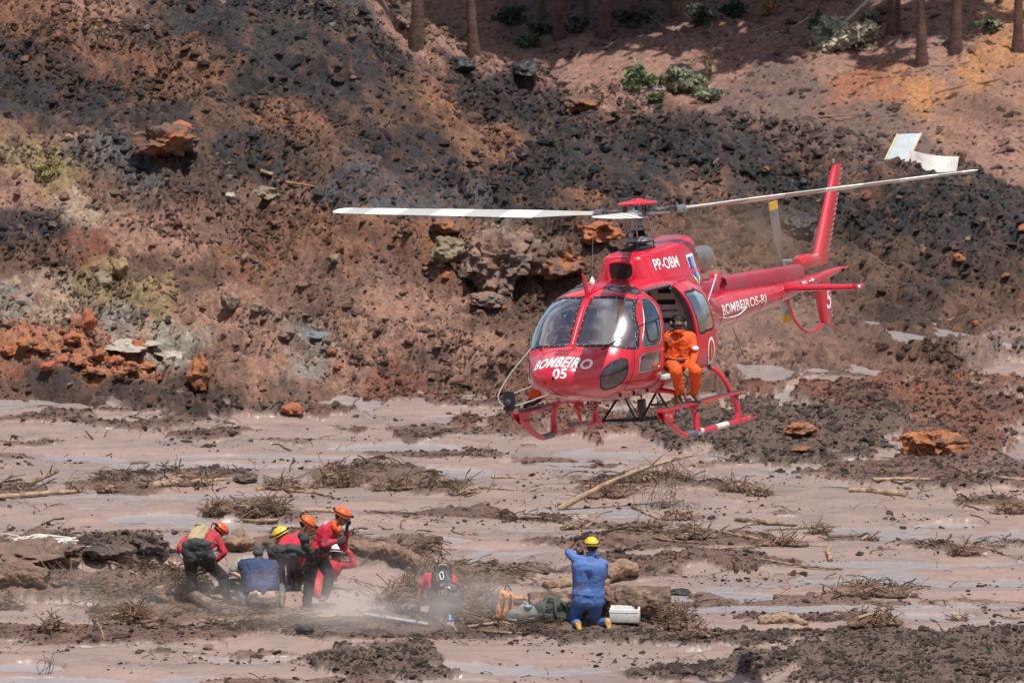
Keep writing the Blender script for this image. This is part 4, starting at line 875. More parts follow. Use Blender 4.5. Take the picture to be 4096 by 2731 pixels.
wc=G().prism([(-1.50,2.06),(-1.60,2.13),(-1.42,2.45),(-1.40,2.44)],.02,lambda a,b,c:(a,c-.02,b)).prism([(-1.46,2.07),(-1.80,2.20),(-1.80,2.24),(-1.55,2.16)],.02,lambda a,b,c:(a,c-.02,b)).tube([(-1.56,-.02,2.15),(-1.82,.14,2.22)],.010).tube([(-1.56,-.02,2.15),(-1.82,-.16,2.22)],.010).build('upper_wire_cutter',red,heli,False)
# windscreen centre post with deflector ridge and rivets
pp=[front_pt(.0,z,.0) for z in np.linspace(1.47,2.08,16)]
G().tube(pp,.014,8).build('centre_post_ridge',red,heli)
g=G()
for z in np.linspace(1.47,2.10,12):
    for y in (-.032,.032): g.ell(front_pt(y,z,.003),(.005,)*3,n=6)
g.build('rivets',steel,heli,kind='stuff')
# grille in the nose deck
g=G()
for k in range(11):
    y=-.115+k*.021-.02; g.tube([front_pt(y,1.365,.001),front_pt(y-.008,1.42,.001)],.0055,5)
g.build('nose_grille',blk,heli)
# wipers
for s_ in (1,-1):
    b0=front_pt(s_*.47,1.415,.02); b1=front_pt(s_*(.80 if s_>0 else .52),1.64 if s_>0 else 1.50,.03); m0=front_pt(s_*.60,1.50,.035)
    G().tube([b0,m0],.009,6).build('wiper_arm',blk,heli)
    G().tube(bez([front_pt(s_*.50,1.44,.012),m0-[.02,0,0],front_pt(s_*.82 if s_>0 else s_*.60,1.66,.012)],8),[.006]*3+[.008]*11+[.006]*3,6).build('wiper_blade',blk,heli)
    G().prism([(.0,.0),(.05,.03),(.07,-.02),(.03,-.09)],.012,lambda a,b,c:(front_pt(s_*(.43+a),1.40+b,.0)+np.array([c,0,0]))).build('wiper_mount',red,heli,False)
G().lathe([(.0,.09),(.012,.085),(.02,.0)],front_pt(.07,1.445,.0),axis=(.6,0,.8),n=10).build('washer_nozzle',steel,heli)
# mirror / camera arm at the nose
ar=G(); e0=(.02,-.25,.80); ar.tube(bez([(-.83,-.62,1.44),(-.35,-.72,1.15),(.02,-.74,.92),(.10,-.72,.80),(.12,-.60,.72),(.05,-.40,.74),(-.30,-.10,.85)],6),.010,8)
ar.tube([(-.35,-.42,.95),(.06,-.66,.84)],.012,8).tube([(-.30,-.10,.85),(-.52,.06,.78)],.012,8)
arm=ar.build('mirror_arm',pmat('grey_tube',(.26,.25,.24),rough=.5),heli)
G().lathe([(.0,.0),(.02,.0),(.02,.02),(.015,.04)],(-.28,-.12,.85),axis=(.5,0,1),n=8).build('arm_bracket',steel,arm)
mr=G().loft([[(.10+x,-.56+w*math.copysign(abs(math.cos(t))**.6,math.cos(t)),.79+h*math.copysign(abs(math.sin(t))**.6,math.sin(t))) for t in np.arange(24)*2*math.pi/24] for x,w,h in ((.03,.05,.11),(.025,.085,.145),(-.03,.085,.14),(-.06,.04,.08))]).build('belly_mirror',blk,heli)
G().lathe([(.045,.0),(.05,.02),(.02,.04),(0,.04)],(.125,-.56,.78),axis=(1,0,0),n=16).build('mirror_boss',dgrey,mr)
G().tube(bez([(.08,-.56,.66),(.06,-.50,.60),(.06,-.44,.62),(.05,-.42,.74)],6),.005,6).build('mirror_cable',blk,mr)
# antennas
ac=top_pt(-2.32,-.30); G().lathe([(.05,-.01),(.02,.05),(.006,.08)],ac).build('antenna_base',wht,heli); G().tube([ac+[0,0,.07],ac+[-.10,-.0,.62]],[.005,.003],6).build('whip_antenna',grey,heli)
G().lathe([(.15,-.03),(.05,.02),(.0,.025)],ac-np.array([0,0,.012])).build('antenna_plinth',red,heli)
G().tube([(-4.30,.58,1.74),(-4.62,.60,2.12)],[.007,.009],6).build('rod_antenna',wht,heli)
G().tube([(-6.1,.12,1.24),(-6.45,.14,.72)],.005,6).build('belly_antenna',blk,heli)
G().tube(bez([side_pt(-5.35,1.42)+[0,.0,0],side_pt(-5.4,1.42)+[0,.09,0],side_pt(-5.75,1.43)+[0,.12,0],side_pt(-6.1,1.5)+[0,.09,0],side_pt(-6.1,1.5)],6),.008,6).build('towel_rail_antenna',wht,heli)
G().ell(side_pt(-3.95,1.66)+[0,.03,0],(.10,.06,.055)).build('fairing_bump',red,heli)
# hinges, handle, sill hardware
for z in (1.96,1.80,1.52): G().box(side_pt(-1.72+(2.0-z)*.86,z,1,-.008),(.02,.02,.06)).build('door_hinge',steel,heli)
G().tube([side_pt(-1.95,1.40,1,-.0),side_pt(-2.02,1.40,1,-.035)],.012,6).build('door_handle',blk,heli)
for x in (-1.15,-1.42,-1.78): G().box(side_pt(x,.755,1,-.01),(.03,.03,.10)).build('door_latch',blk,heli)
G().tube([side_pt(-1.50,.74,1,-.0),side_pt(-1.56,.725,1,-.035),side_pt(-1.66,.725,1,-.035),side_pt(-1.70,.74,1,0)],.008,6).build('grab_handle',wht,heli)
G().box((-2.02,.92,.90),(.26,.10,.07),bev=.01).build('door_sill',tapew,heli)
# belt round the boom root
G().tube([ (-4.62+.0, .50*math.cos(t)*1.0,1.49+ (.50 if math.sin(t)>0 else .47)*math.sin(t)) for t in np.linspace(0,2*math.pi,50)],.010,6).build('boom_joint',red,heli)
G().tube([ (-7.80, .20*math.cos(t),1.548+.165*math.sin(t)) for t in np.linspace(0,2*math.pi,40)],.006,6).build('boom_joint',red,heli)
seamm=pmat('dark_red_seam',(.16,.008,.014),rough=.5)
for s_ in (5.3,6.1,7.0,8.6,9.5):
    hh=hull(np.full(40,np.interp(s_,HT[:,0],HU)),np.arange(40)*2*np.pi/40); G().tube(np.concatenate([hh,hh[:1]])+[0,0,0],.0035,5).build('boom_seam',seamm,heli)
for z in (1.40,1.66): G().tube([side_pt(x,z+(-x-4.7)*.03,1,-.001) for x in np.linspace(-4.7,-7.7,24)],.003,5).build('boom_seam',seamm,heli)
g=G()
for s_ in (4.72,5.26,6.06,6.96,7.74,7.86,8.56):
    for k in range(12):
        p_=hull(np.array([np.interp(s_,HT[:,0],HU)]),np.array([-.9+k*.2]))[0]; g.ell(p_,(.0045,)*3,n=6)
for x in np.linspace(-2.0,-4.3,22): g.ell(cow_pt(x if x<-2.75 else -2.8,2.14,0),(.005,)*3,n=6)
g.build('rivets',pmat('rivet_red',(.55,.12,.15),rough=.4),heli,kind='stuff')
for pl in ([(-3.05,2.60),(-3.05,2.16)],[(-3.78,2.62),(-3.78,2.10)],[(-3.05,2.20),(-4.36,2.16)]): G().tube([cow_pt(pl[0][0]+(pl[1][0]-pl[0][0])*t,pl[0][1]+(pl[1][1]-pl[0][1])*t,.0) for t in np.linspace(0,1,14)],.0035,5).build('cowling_seam',seamm,heli)
for pl in ([(-1.08,.80),(-1.0,.70)],[(-2.0,.84),(-3.0,.84)]): G().tube([side_pt(pl[0][0]+(pl[1][0]-pl[0][0])*t,pl[0][1]+(pl[1][1]-pl[0][1])*t,1,.0) for t in np.linspace(0,1,10)],.004,5).build('hull_seam',seamm,heli)
for k,(x,z) in enumerate([(-4.46,2.0),(-4.7,1.92),(-5.0,1.86)]): G().box((x,.10,z-.02),(.02,.02,.02)).build('latch',steel,heli)
# ---- lettering
def lay(name,txt,size,fn,m=wht,**k):
    v,f=text_mesh(txt,size,**k); return mk(name,[fn(a,b) for a,b,_ in v],f,m,heli,False)
def arc(a,b):
    cy=.03; y=cy+a; z=1.282+b-.36*a*a; return front_pt(y,z,.006)
lay('nose_lettering','BOMBEIRO',.165,lambda a,b:arc(a*1.0,b*1.0),bold=.0045,spacing=1.08,shear=.10)
lay('nose_number','05',.19,lambda a,b:front_pt(.10+a*1.1,1.13+b,.006),bold=.005)
lay('boom_lettering','BOMBEIROS-RJ',.27,lambda a,b:side_pt(-6.25-a*1.02,1.525-(a)*-.008+b*(.72-.10*a),1,.006) ,bold=.004,spacing=1.03)
lay('registration','PP-OBM',.235,lambda a,b:cow_pt(-3.32-a*.95,2.40+b*.95-a*.02,.006),bold=.004)
lay('fin_number','5',.42,lambda a,b:(-9.74-a*1.0,.068-.10*max(0,a+.02),1.27+b),bold=.007,cut=.05)
lay('danger_lettering','PERIGO',.055,lambda a,b:side_pt(-8.75-a,1.615+b,1,.006),bold=.002)
mk('danger_arrow',[side_pt(x,z,1,.006) for x,z in [(-8.92,1.63),(-9.06,1.633),(-9.06,1.655),(-9.15,1.63),(-9.06,1.60),(-9.06,1.617),(-8.92,1.614)]],[(0,1,5,6),(2,3,4)],wht,heli,False)
# crest decal on the cowling
def cpt(x,z): return cow_pt(x,z,.006)
cb=pmat('crest_blue',(.03,.06,.30)); cl_=pmat('crest_sky',(.15,.42,.70)); cg=pmat('crest_green',(.04,.28,.18))
def decal(name,poly,m,off):
    bm=bmesh.new(); bm.faces.new([bm.verts.new((a,b,0)) for a,b in poly]); bmesh.ops.triangulate(bm,faces=bm.faces)
    for _ in range(4): bmesh.ops.subdivide_edges(bm,edges=[e for e in bm.edges if e.calc_length()>.02],cuts=1); bmesh.ops.triangulate(bm,faces=[f for f in bm.faces if len(f.verts)>3])
    bm.verts.index_update(); v=[cow_pt(x.co[0],x.co[1],off) for x in bm.verts]; f=[[x.index for x in q.verts] for q in bm.faces]; bm.free(); return mk(name,v,f,m,heli,False)
decal('cowling_crest',[(-4.00,2.46),(-4.24,2.47),(-4.25,2.12),(-4.13,2.02),(-4.01,2.12)],wht,.006)
decal('crest_left',[(-4.02,2.42),(-4.12,2.42),(-4.10,2.14),(-4.03,2.14)],cb,.010)
decal('crest_right',[(-4.12,2.42),(-4.22,2.43),(-4.23,2.14),(-4.17,2.14)],cl_,.010)
decal('crest_diamond',[(-4.13,2.20),(-4.19,2.12),(-4.13,2.05),(-4.07,2.12)],cg,.014)
decal('crest_tower',[(-4.13,2.36),(-4.155,2.18),(-4.11,2.18)],crestred:=pmat('crest_red_tower',(.5,.12,.08)),.014)
# ================================================================ PEOPLE
skin=pmat('brown_skin',(.30,.155,.095),rough=.55,var=.1); skinl=pmat('light_skin',(.46,.27,.19),rough=.55,var=.08); hairm=pmat('dark_hair',(.015,.012,.010),rough=.7,bump=.01,scale=20); hairg=pmat('greying_hair',(.10,.095,.09),rough=.8,var=.6,scale=60,bump=.01)
redsh=pmat('red_jersey',(.50,.016,.042),rough=.8,var=.14,dirt=(.22,.075,.06),dirt_amt=.38,dirt_scale=5); orsh=pmat('orange_flight_suit',(.72,.088,.010),rough=.75,var=.1); blk_w=pmat('black_waders',(.018,.017,.017),rough=.55,var=.3,dirt=(.065,.046,.036),dirt_amt=.35,dirt_scale=4); gry_w=pmat('grey_neoprene',(.034,.036,.038),rough=.8,var=.2)
navy=pmat('navy_shirt',(.022,.038,.115),rough=.85,var=.2,dirt=(.09,.075,.075),dirt_amt=.25,dirt_scale=5); bluec=pmat('blue_coverall_cloth',(.078,.165,.42),rough=.85,var=.12,dirt=(.15,.12,.11),dirt_amt=.32,dirt_scale=3.5); sage=pmat('sage_green_shirt',(.26,.29,.20),rough=.85); jean=pmat('muddy_jeans',(.10,.12,.12),rough=.85,var=.3,dirt=(.16,.11,.08),dirt_amt=.6); tan=pmat('tan_canvas',(.36,.28,.15),rough=.8,var=.12)
boot_b=pmat('black_boot',(.02,.018,.016),rough=.45,dirt=(.14,.10,.07),dirt_amt=.4); boot_y=pmat('yellow_boot',(.50,.28,.03),rough=.6,dirt=(.14,.09,.05),dirt_amt=.5,dirt_scale=8); mudboot=pmat('mud_caked_boot',(.13,.085,.06),rough=.6,var=.4,scale=10)
hel={'orange':pmat('orange_helmet_shell',(.80,.12,.02),rough=.25,coat=.5,var=.04),'yellow':pmat('yellow_helmet_shell',(.80,.52,.02),rough=.25,coat=.5,var=.04),'white':pmat('white_helmet_shell',(.72,.72,.68),rough=.3,coat=.4,var=.06,dirt=(.35,.27,.2),dirt_amt=.2)}
glv=pmat('green_glove',(.16,.20,.08),rough=.8); glb=pmat('black_glove',(.02,.02,.022),rough=.7)
def V3(p): return np.array(p,float)
def lerp(a,b,t): return V3(a)*(1-t)+V3(b)*t
def unit(v): v=V3(v); return v/(np.linalg.norm(v)+1e-9)
def hand_prims(g,w,d,nrm,k=1.0,curl=.5,side=1):
    """palm and five bent fingers; w wrist, d direction, nrm back-of-hand normal"""
    d=unit(d); n=unit(V3(nrm)-d*(V3(nrm)@d)); s=np.cross(d,n)*side
    pc=w+d*.045*k
    for t in (-1,-.35,.35,1): g.cap2(w+s*.012*t*k,w+d*.085*k+s*.030*t*k,.016*k,.014*k,8)
    for i,(t,L) in enumerate(((-1.15,.058),(-.4,.072),(.4,.078),(1.15,.068))):
        b=w+d*.088*k+s*.029*t*k; m=b+unit(d-n*curl*.6)*L*.5*k; e=m+unit(d-n*curl*2)*L*.5*k; g.cap2(b,m,.0105*k,.010*k,7); g.cap2(m,e,.010*k,.0085*k,7)
    b=w+d*.03*k+s*.026*k; m=b+unit(d*.6+s*.9-n*.3)*.042*k; e=m+unit(d*1.0+s*.2-n*.6)*.034*k; g.cap2(b,m,.014*k,.012*k,7); g.cap2(m,e,.012*k,.010*k,7)
def frame(f,u):
    f=unit(f); u=unit(V3(u)-f*(V3(u)@f)); l=np.cross(u,f); return np.stack([f,l,u],1)   # columns: forward,left,up
def head_prims(g,c,Fm,k=1.0):
    P=lambda x,y,z: c+Fm@np.array([x,y,z])*k
    g.ell(P(-.01,0,.03),(.095*k,.076*k,.088*k),rot=Fm); g.ell(P(.02,0,-.035),(.072*k,.060*k,.075*k),rot=Fm); g.ell(P(.045,0,-.085),(.038*k,.040*k,.026*k),rot=Fm)
    g.cap2(P(.088,0,.005),P(.104,0,-.028),.009*k,.014*k,8); g.cap2(P(.086,-.018,-.060),P(.086,.018,-.060),.008*k,.008*k,6)
    g.cap2(P(.082,-.035,.022),P(.082,.035,.022),.010*k,.010*k,6)
    for s in (1,-1): g.ell(P(-.005,s*.080,-.01),(.018*k,.010*k,.030*k),rot=Fm)
def face_bits(par,c,Fm,k=1.0):
    P=lambda x,y,z: c+Fm@np.array([x,y,z])*k
    for s in (1,-1):
        e=G().ell(P(.082,s*.030,.006),(.010*k,.013*k,.008*k),rot=Fm,n=8).build('eye',wht,par); G().ell(P(.090,s*.030,.006),(.004*k,.006*k,.006*k),rot=Fm,n=8).build('pupil',blk,e)
        G().cap2(P(.090,s*.016,.026),P(.086,s*.045,.026),.004*k,.004*k,6).build('eyebrow',hairm,par)
    G().cap2(P(.0925,-.020,-.062),P(.0925,.020,-.062),.005*k,.005*k,6).build('mouth',pmat('lips',(.25,.09,.07)) if 'lips' not in bpy.data.materials else bpy.data.materials['lips'],par)
def helmet(par,c,Fm,colr,k=1.0,strap=True,lamp=True,vents=True):
    R3=Fm; P=lambda x,y,z: c+R3@np.array([x,y,z])*k
    m=hel[colr]; rings=[]
    for i,(t) in enumerate(np.linspace(0,1,9)):
        a=t*math.pi/2*1.0; rings.append([P(-.012+.135*math.cos(a)*math.cos(q)*(1.0),.110*math.cos(a)*math.sin(q),.045+.112*math.sin(a)+ridge) for q in np.arange(28)*2*math.pi/28 for ridge in [(.006*math.cos(q*2)**8 if .2<t<.95 else 0)]])
    top=G().loft(rings)
    inner=[[P(-.012+.126*math.cos(q),.102*math.sin(q),.040) for q in np.arange(28)*2*math.pi/28],[P(-.010+.146*math.cos(q),.120*math.sin(q),.036+(.0 if math.cos(q)<0.6 else -.004)) for q in np.arange(28)*2*math.pi/28],[P(-.012+.138*math.cos(q),.112*math.sin(q),.055) for q in np.arange(28)*2*math.pi/28]]
    top.loft(inner)
    h=top.build('helmet',m,par)
    if strap:
        G().tube([P(-.012+.142*math.cos(q),.118*math.sin(q),.070+.010*math.cos(q)) for q in np.linspace(0,2*math.pi,30)],.009*k,6).build('helmet_strap',blk,h)
        if lamp: G().box(P(.140,0,.085),(.035*k,.05*k,.035*k),rot=R3,bev=.006).build('head_lamp',blk,h); G().box(P(-.160,0,.07),(.03*k,.06*k,.03*k),rot=R3,bev=.006).build('battery_box',blk,h)
    for s in (1,-1): G().tube([P(.0,s*.105,.045),P(.02,s*.085,-.04),P(.045,s*.03,-.105)],.005*k,5).build('chin_strap',blk,h)
    if vents:
        for s in (1,-1):
            for x,z in ((.04,.125),(-.01,.13),(-.06,.12)): G().ell(P(x-.012,s*.070,z),(.010*k,.006*k,.007*k),rot=R3,n=8).build('vent',blk,h)
    return h
def person(label,J,face,up=(0,0,1),skinm=skin,top=redsh,sleeve='long',legs=blk_w,boots=boot_b,gloves=None,hatc=None,group=None,hood=None,hem=0.0,waist=0.0,k=1.0,hair=hairm,bootr=.0,lamp=True,faceon=True,handn=None,fat=1.0,wrinkle=.022):
    """J: hl hr kl kr al ar tl tr sl sr el er wl wr nk hd (left/right hip knee ankle toe shoulder elbow wrist, neck, head) in world metres"""
    J={a:V3(b) for a,b in J.items()}; base=(J['al']+J['ar'])/2; root=empty('person',(0,0,0),label=label,cat='person',group=group); root.location=(base[0],base[1],min(J['al'][2],J['ar'][2])-.08)
    dg_off=np.array(root.location)
    for a in J: J[a]=J[a]-dg_off
    Fm=frame(face,up); hm=(J['hl']+J['hr'])/2; sm=(J['sl']+J['sr'])/2; cl=lerp(J['sl'],sm,.42); c_r=lerp(J['sr'],sm,.42)
    cl=lerp(cl,J['hl'],.16); c_r=lerp(c_r,J['hr'],.16)
    def torso(g,e=0,lo=0.0):
        a,b=lerp(J['hl'],cl,lo),lerp(J['hr'],c_r,lo)
        wl_,wr_=lerp(a,cl,.45),lerp(b,c_r,.45); mid=(wl_+wr_)/2; wl_=lerp(wl_,mid,.12); wr_=lerp(wr_,mid,.12)
        f=fat*k
        for p,q,s0,s1 in ((a,wl_,.112,.105),(b,wr_,.112,.105),(wl_,cl,.105,.122),(wr_,c_r,.105,.122),(a,b,.11,.11),(cl,c_r,.118,.118)): g.cap2(p,q,s0*f+e,s1*f+e)
        for s in 'lr': g.cap2(lerp(J['s'+s],sm,.10),lerp(J['s'+s],sm,.55),.062*k+e,.075*k+e)
        g.cap2(lerp(sm,J['nk'],.1),J['nk'],.085*k+e,.060*k+e)
    def arm(g,s,e=0,to=1.0):
        g.cap2(J['s'+s],J['e'+s],.056*k+e,.043*k+e)
        if to>0: g.cap2(J['e'+s],lerp(J['e'+s],J['w'+s],to),.044*k+e,(.044-.014*to)*k+e)
    def leg(g,s,e=0,to=1.0):
        g.cap2(J['h'+s],J['k'+s],.092*k+e,.062*k+e); m=lerp(J['k'+s],J['a'+s],.35); g.cap2(J['k'+s],m,.060*k+e,.058*k+e); g.cap2(m,lerp(J['k'+s],J['a'+s],to),.058*k+e,.042*k+e)
    g=G(); torso(g,-.012); 
    for s in 'lr':
        arm(g,s,-.004); leg(g,s,-.012); g.cap2(J['a'+s],J['t'+s],.036*k,.028*k)
        hd_=J.get('f'+s,J['w'+s]+unit(J['w'+s]-J['e'+s])*.09)-J['w'+s]
        hand_prims(g,J['w'+s],hd_,(handn or {}).get(s,np.cross(hd_,(0,0,1))),k*1.02,.7,1 if s=='r' else -1)
    g.cap2(J['nk'],lerp(J['nk'],J['hd'],.6),.055*k,.054*k); head_prims(g,J['hd'],Fm,k)
    body=g.blob('body',skinm,root,.0125*k,2)
    if gloves:
        for s in 'lr':
            hd_=J.get('f'+s,J['w'+s]+unit(J['w'+s]-J['e'+s])*.09)-J['w'+s]
            g=G(); hand_prims(g,J['w'+s],hd_,(handn or {}).get(s,np.cross(hd_,(0,0,1))),k*1.16,.7,1 if s=='r' else -1); g.cap2(lerp(J['w'+s],J['e'+s],.12),J['w'+s],.036*k,.034*k); g.blob('glove',gloves,root,.009,1)
    g=G(); torso(g,.010,hem)
    for s in 'lr': arm(g,s,.010 if sleeve=='long' else .018,{'long':.96,'half':-1,'short':-1}[sleeve]) if sleeve=='long' else g.cap2(J['s'+s],lerp(J['s'+s],J['e'+s],.72),.070*k,.066*k)
    shirt=g.blob('shirt',top,root,.0125*k,2,wrinkle,.09,wrinkle*.6,.035)
    G().tube([J['nk']+.062*k*(math.cos(q)*np.cross(unit(J['hd']-J['nk']),(1,0,0.1))+math.sin(q)*np.cross(unit(J['hd']-J['nk']),np.cross(unit(J['hd']-J['nk']),(1,0,.1)))) for q in np.linspace(0,2*math.pi,20)],.012*k,6).build('collar',top,shirt)
    g=G()
    for s in 'lr': leg(g,s,.016+.006*(legs is not jean),.93)
    lo,hi=waist,waist
    if waist>=0: g.cap2(J['hl'],J['hr'],.118*k*fat,.118*k*fat)
    else: g.cap2(J['hl']-[0,0,.07],J['hr']-[0,0,.07],.115*k*fat,.115*k*fat)
    if waist>=0: g.cap2(lerp(J['hl'],cl,.12+waist),lerp(J['hr'],c_r,.12+waist),.122*k*fat,.122*k*fat)
    g.blob('trousers',legs,root,.0125*k,2,wrinkle*1.1,.11,wrinkle*.7,.04)
    for s in 'lr':
        g=G(); a=J['a'+s]; t=J['t'+s]; g.cap2(lerp(a,J['k'+s],.28),a,.056*k+bootr,.050*k+bootr); g.cap2(a,lerp(a,t,.5),.050*k+bootr,.046*k+bootr); g.cap2(lerp(a,t,.5),t,.046*k+bootr,.038*k+bootr); b=g.blob('boot',boots,root,.0125,2,.008,.04)
    if hair is not None and hatc is None:
        P=lambda x,y,z: J['hd']+Fm@np.array([x,y,z])*k
        G().ell(P(-.022,0,.048),(.098*k,.084*k,.085*k),rot=Fm).ell(P(-.05,0,.0),(.065*k,.078*k,.075*k),rot=Fm).blob('hair',hair,root,.010,1,.018,.02)
    elif hair is not None:
        P=lambda x,y,z: J['hd']+Fm@np.array([x,y,z])*k
        G().ell(P(-.045,0,.01),(.062*k,.078*k,.065*k),rot=Fm).build('hair',hair,root)
    if hatc: helmet(root,J['hd'],Fm,hatc,k,lamp=lamp)
    if faceon: face_bits(root,J['hd'],Fm,k)
    return root,J,Fm,dg_off
def mapper(u0,v0,s,Y0):
    def f(a,b,dy=0.0): return atY(u0+s*a,v0+s*b,Y0+dy)
    return f
A=lambda Y0: mapper(650,1950,.3614,Y0)
B=lambda Y0: mapper(1400,2050,.6165,Y0)
# --- 1 : far left rescuer, bent over, seen from behind, tan vest pack
m=A(163.4)
r1,J1,F1,o1=person('rescuer in red jersey bent over at the far left, tan pack vest on the back',dict(hl=m(310,770,0),hr=m(440,775,0),kl=m(325,1010,.06),al=m(315,1215,0),tl=m(330,1275,.14),kr=m(670,980,.12),ar=m(700,1175,.1),tr=m(735,1210,.24),
 sl=m(325,520,.38),sr=m(590,530,.38),nk=m(505,480,.46),hd=m(622,490,.60),el=m(190,650,.28),wl=m(255,735,.10),er=m(685,715,.30),wr=m(605,795,.30)),face=(.45,.7,-.55),up=(.6,.1,.7),hatc='orange',boots=mudboot,legs=blk_w,waist=.14,hem=.26,bootr=.012,fat=1.03)
def onroot(m,o): return lambda a,b,dy=0: m(a,b,dy)-o
q=onroot(m,o1)
vp=G().cap2(q(420,450,.26),q(345,580,.06),.085,.10).cap2(q(470,455,.30),q(400,580,.08),.07,.08).cap2(q(365,480,.2),q(330,560,.08),.07,.08).blob('vest_pack',tan,r1,.012,3,.02,.06)
G().box(q(395,410,.22),(.10,.03,.03)).tube(bez([q(455,450,.22),q(440,540,.08),q(470,590,.06)],6),.014,6,flat=.5).tube(bez([q(410,580,-.02),q(500,590,-.02),q(600,610,.12)],6),.016,6).tube(bez([q(540,430,.30),q(555,380,.28),q(570,400,.30)],6),.010,6).build('pack_strap',pmat('olive_webbing',(.16,.13,.07)),vp)
w1_=G(); 
for a,b,c,d in ((270,640,480,640),(300,720,500,730),(260,690,340,790),(430,650,530,760),(330,610,420,620)): w1_.cap2(q(a,b,-.04),q(c,d,-.05),.075,.085)
w1_.blob('folded_waders',gry_w,r1,.013,2,.05,.10,.02,.04)
G().tube(bez([q(130,630,.2),q(170,645,.1),q(230,620,.02),q(300,610,0)],6),.012,6).build('strap_end',tan,r1)
# --- 2 : navy shirt, kneeling with back to us
m=A(163.0)
r2,J2,F2,o2=person('grey haired man in a navy shirt kneeling with his back turned, lower back bare',dict(hl=m(1020,1195,0),hr=m(1215,1195,0),kl=m(870,1110,.34),kr=m(1300,1110,.34),al=m(900,1240,0.02),ar=m(1318,1225,0.0),tl=m(890,1290,-.08),tr=m(1325,1285,-.1),
 sl=m(930,835,.24),sr=m(1205,845,.24),nk=m(1070,790,.28),hd=m(1062,715,.34),el=m(905,1000,.30),wl=m(935,1085,.50),er=m(1262,1000,.30),wr=m(1285,1090,.50)),face=(.1,.9,-.5),skinm=skinl,top=navy,sleeve='short',legs=jean,boots=mudboot,hair=hairg,hem=.30,waist=-1,faceon=True,fat=1.08,wrinkle=.035)
q=onroot(m,o2)
G().cap2(q(905,860,.20),q(1215,870,.2),.10,.10).cap2(q(1000,1120,.06),q(1200,1120,.06),.125,.12).cap2(q(1120,1150,-.02),q(1150,1160,-.02),.08,.07).cap2(q(940,900,.18),q(1010,1110,.06),.11,.12).cap2(q(1200,900,.18),q(1190,1110,.06),.11,.12).blob('shirt_back',navy,r2,.012,2,.05,.07,.03,.03)
G().box(q(1325,1200,-.02),(.04,.05,.09),bev=.01).build('boot_shaft',pmat('orange_grey_boot',(.55,.25,.06)),r2)
# --- 3 : sage shirt behind him
m=A(163.7)
person('man in a sage green T-shirt crouching behind the navy shirt, forearm on his knee',dict(hl=m(980,1060,.25),hr=m(1090,1060,.3),kl=m(760,1060,.15),kr=m(1150,1080,.5),al=m(600,1140,.25),ar=m(1150,1180,.3),tl=m(545,1175,.2),tr=m(1150,1200,.4),
 sl=m(845,830,.12),sr=m(1010,800,.32),nk=m(950,790,.3),hd=m(890,880,.42),el=m(752,925,.05),wl=m(880,985,.0),er=m(1050,950,.5),wr=m(960,1050,.5)),face=(-.3,.3,-.9),up=(-.3,.9,.2),skinm=skinl,top=sage,sleeve='short',legs=pmat('dark_green_trousers',(.05,.065,.05),dirt=(.15,.1,.07),dirt_amt=.5),boots=pmat('green_boot',(.07,.08,.055),rough=.5,dirt=(.2,.15,.1),dirt_amt=.5),hair=hairm)
# --- 4 : yellow helmet, hidden behind
m=A(164.6)
person('rescuer in a yellow helmet with goggles, stooping almost hidden behind the others',dict(hl=m(1450,830,.1),hr=m(1530,820,.3),kl=m(1440,1000,.0),kr=m(1530,1000,.2),al=m(1450,1180,.1),ar=m(1540,1180,.3),tl=m(1400,1200,.1),tr=m(1490,1200,.3),
 sl=m(1400,640,.0),sr=m(1440,600,.3),nk=m(1385,590,.15),hd=m(1318,545,.12),el=m(1330,760,.1),wl=m(1270,850,.2),er=m(1360,760,.4),wr=m(1280,840,.4)),face=(-.8,.1,-.5),up=(-.3,.1,.9),hatc='yellow',boots=mudboot)
# --- 5 : second orange helmet, bent over
m=A(163.95)
r5,J5,F5,o5=person('rescuer in red jersey and orange helmet bent double, dark waders rolled to the waist',dict(hl=m(1265,765,0),hr=m(1425,755,0.05),kl=m(1300,985,.04),kr=m(1490,985,.12),al=m(1335,1180,0),ar=m(1480,1180,.1),tl=m(1330,1220,.1),tr=m(1450,1220,.22),
 sl=m(1385,585,.34),sr=m(1545,545,.38),nk=m(1520,510,.44),hd=m(1588,415,.46),el=m(1420,760,.62),wl=m(1400,900,.70),er=m(1570,720,.62),wr=m(1500,860,.7)),face=(.62,.05,-.5),up=(.35,-.1,.9),hatc='orange',skinm=skinl,boots=mudboot,waist=.16,hem=.28)
q=onroot(m,o5)
g=G()
for a,b,c,d in ((1250,690,1460,680),(1225,720,1330,700),(1400,670,1560,700),(1300,740,1440,740)): g.cap2(q(a,b,-.06),q(c,d,-.06),.085,.085)
g.blob('folded_waders',gry_w,r5,.013,2,.06,.10,.02,.04)
v,f=text_mesh('BOMBEIRO',.075,bold=.001,cut=.05); Pa,Pb=q(1330,610,.06),q(1480,520,.26); 
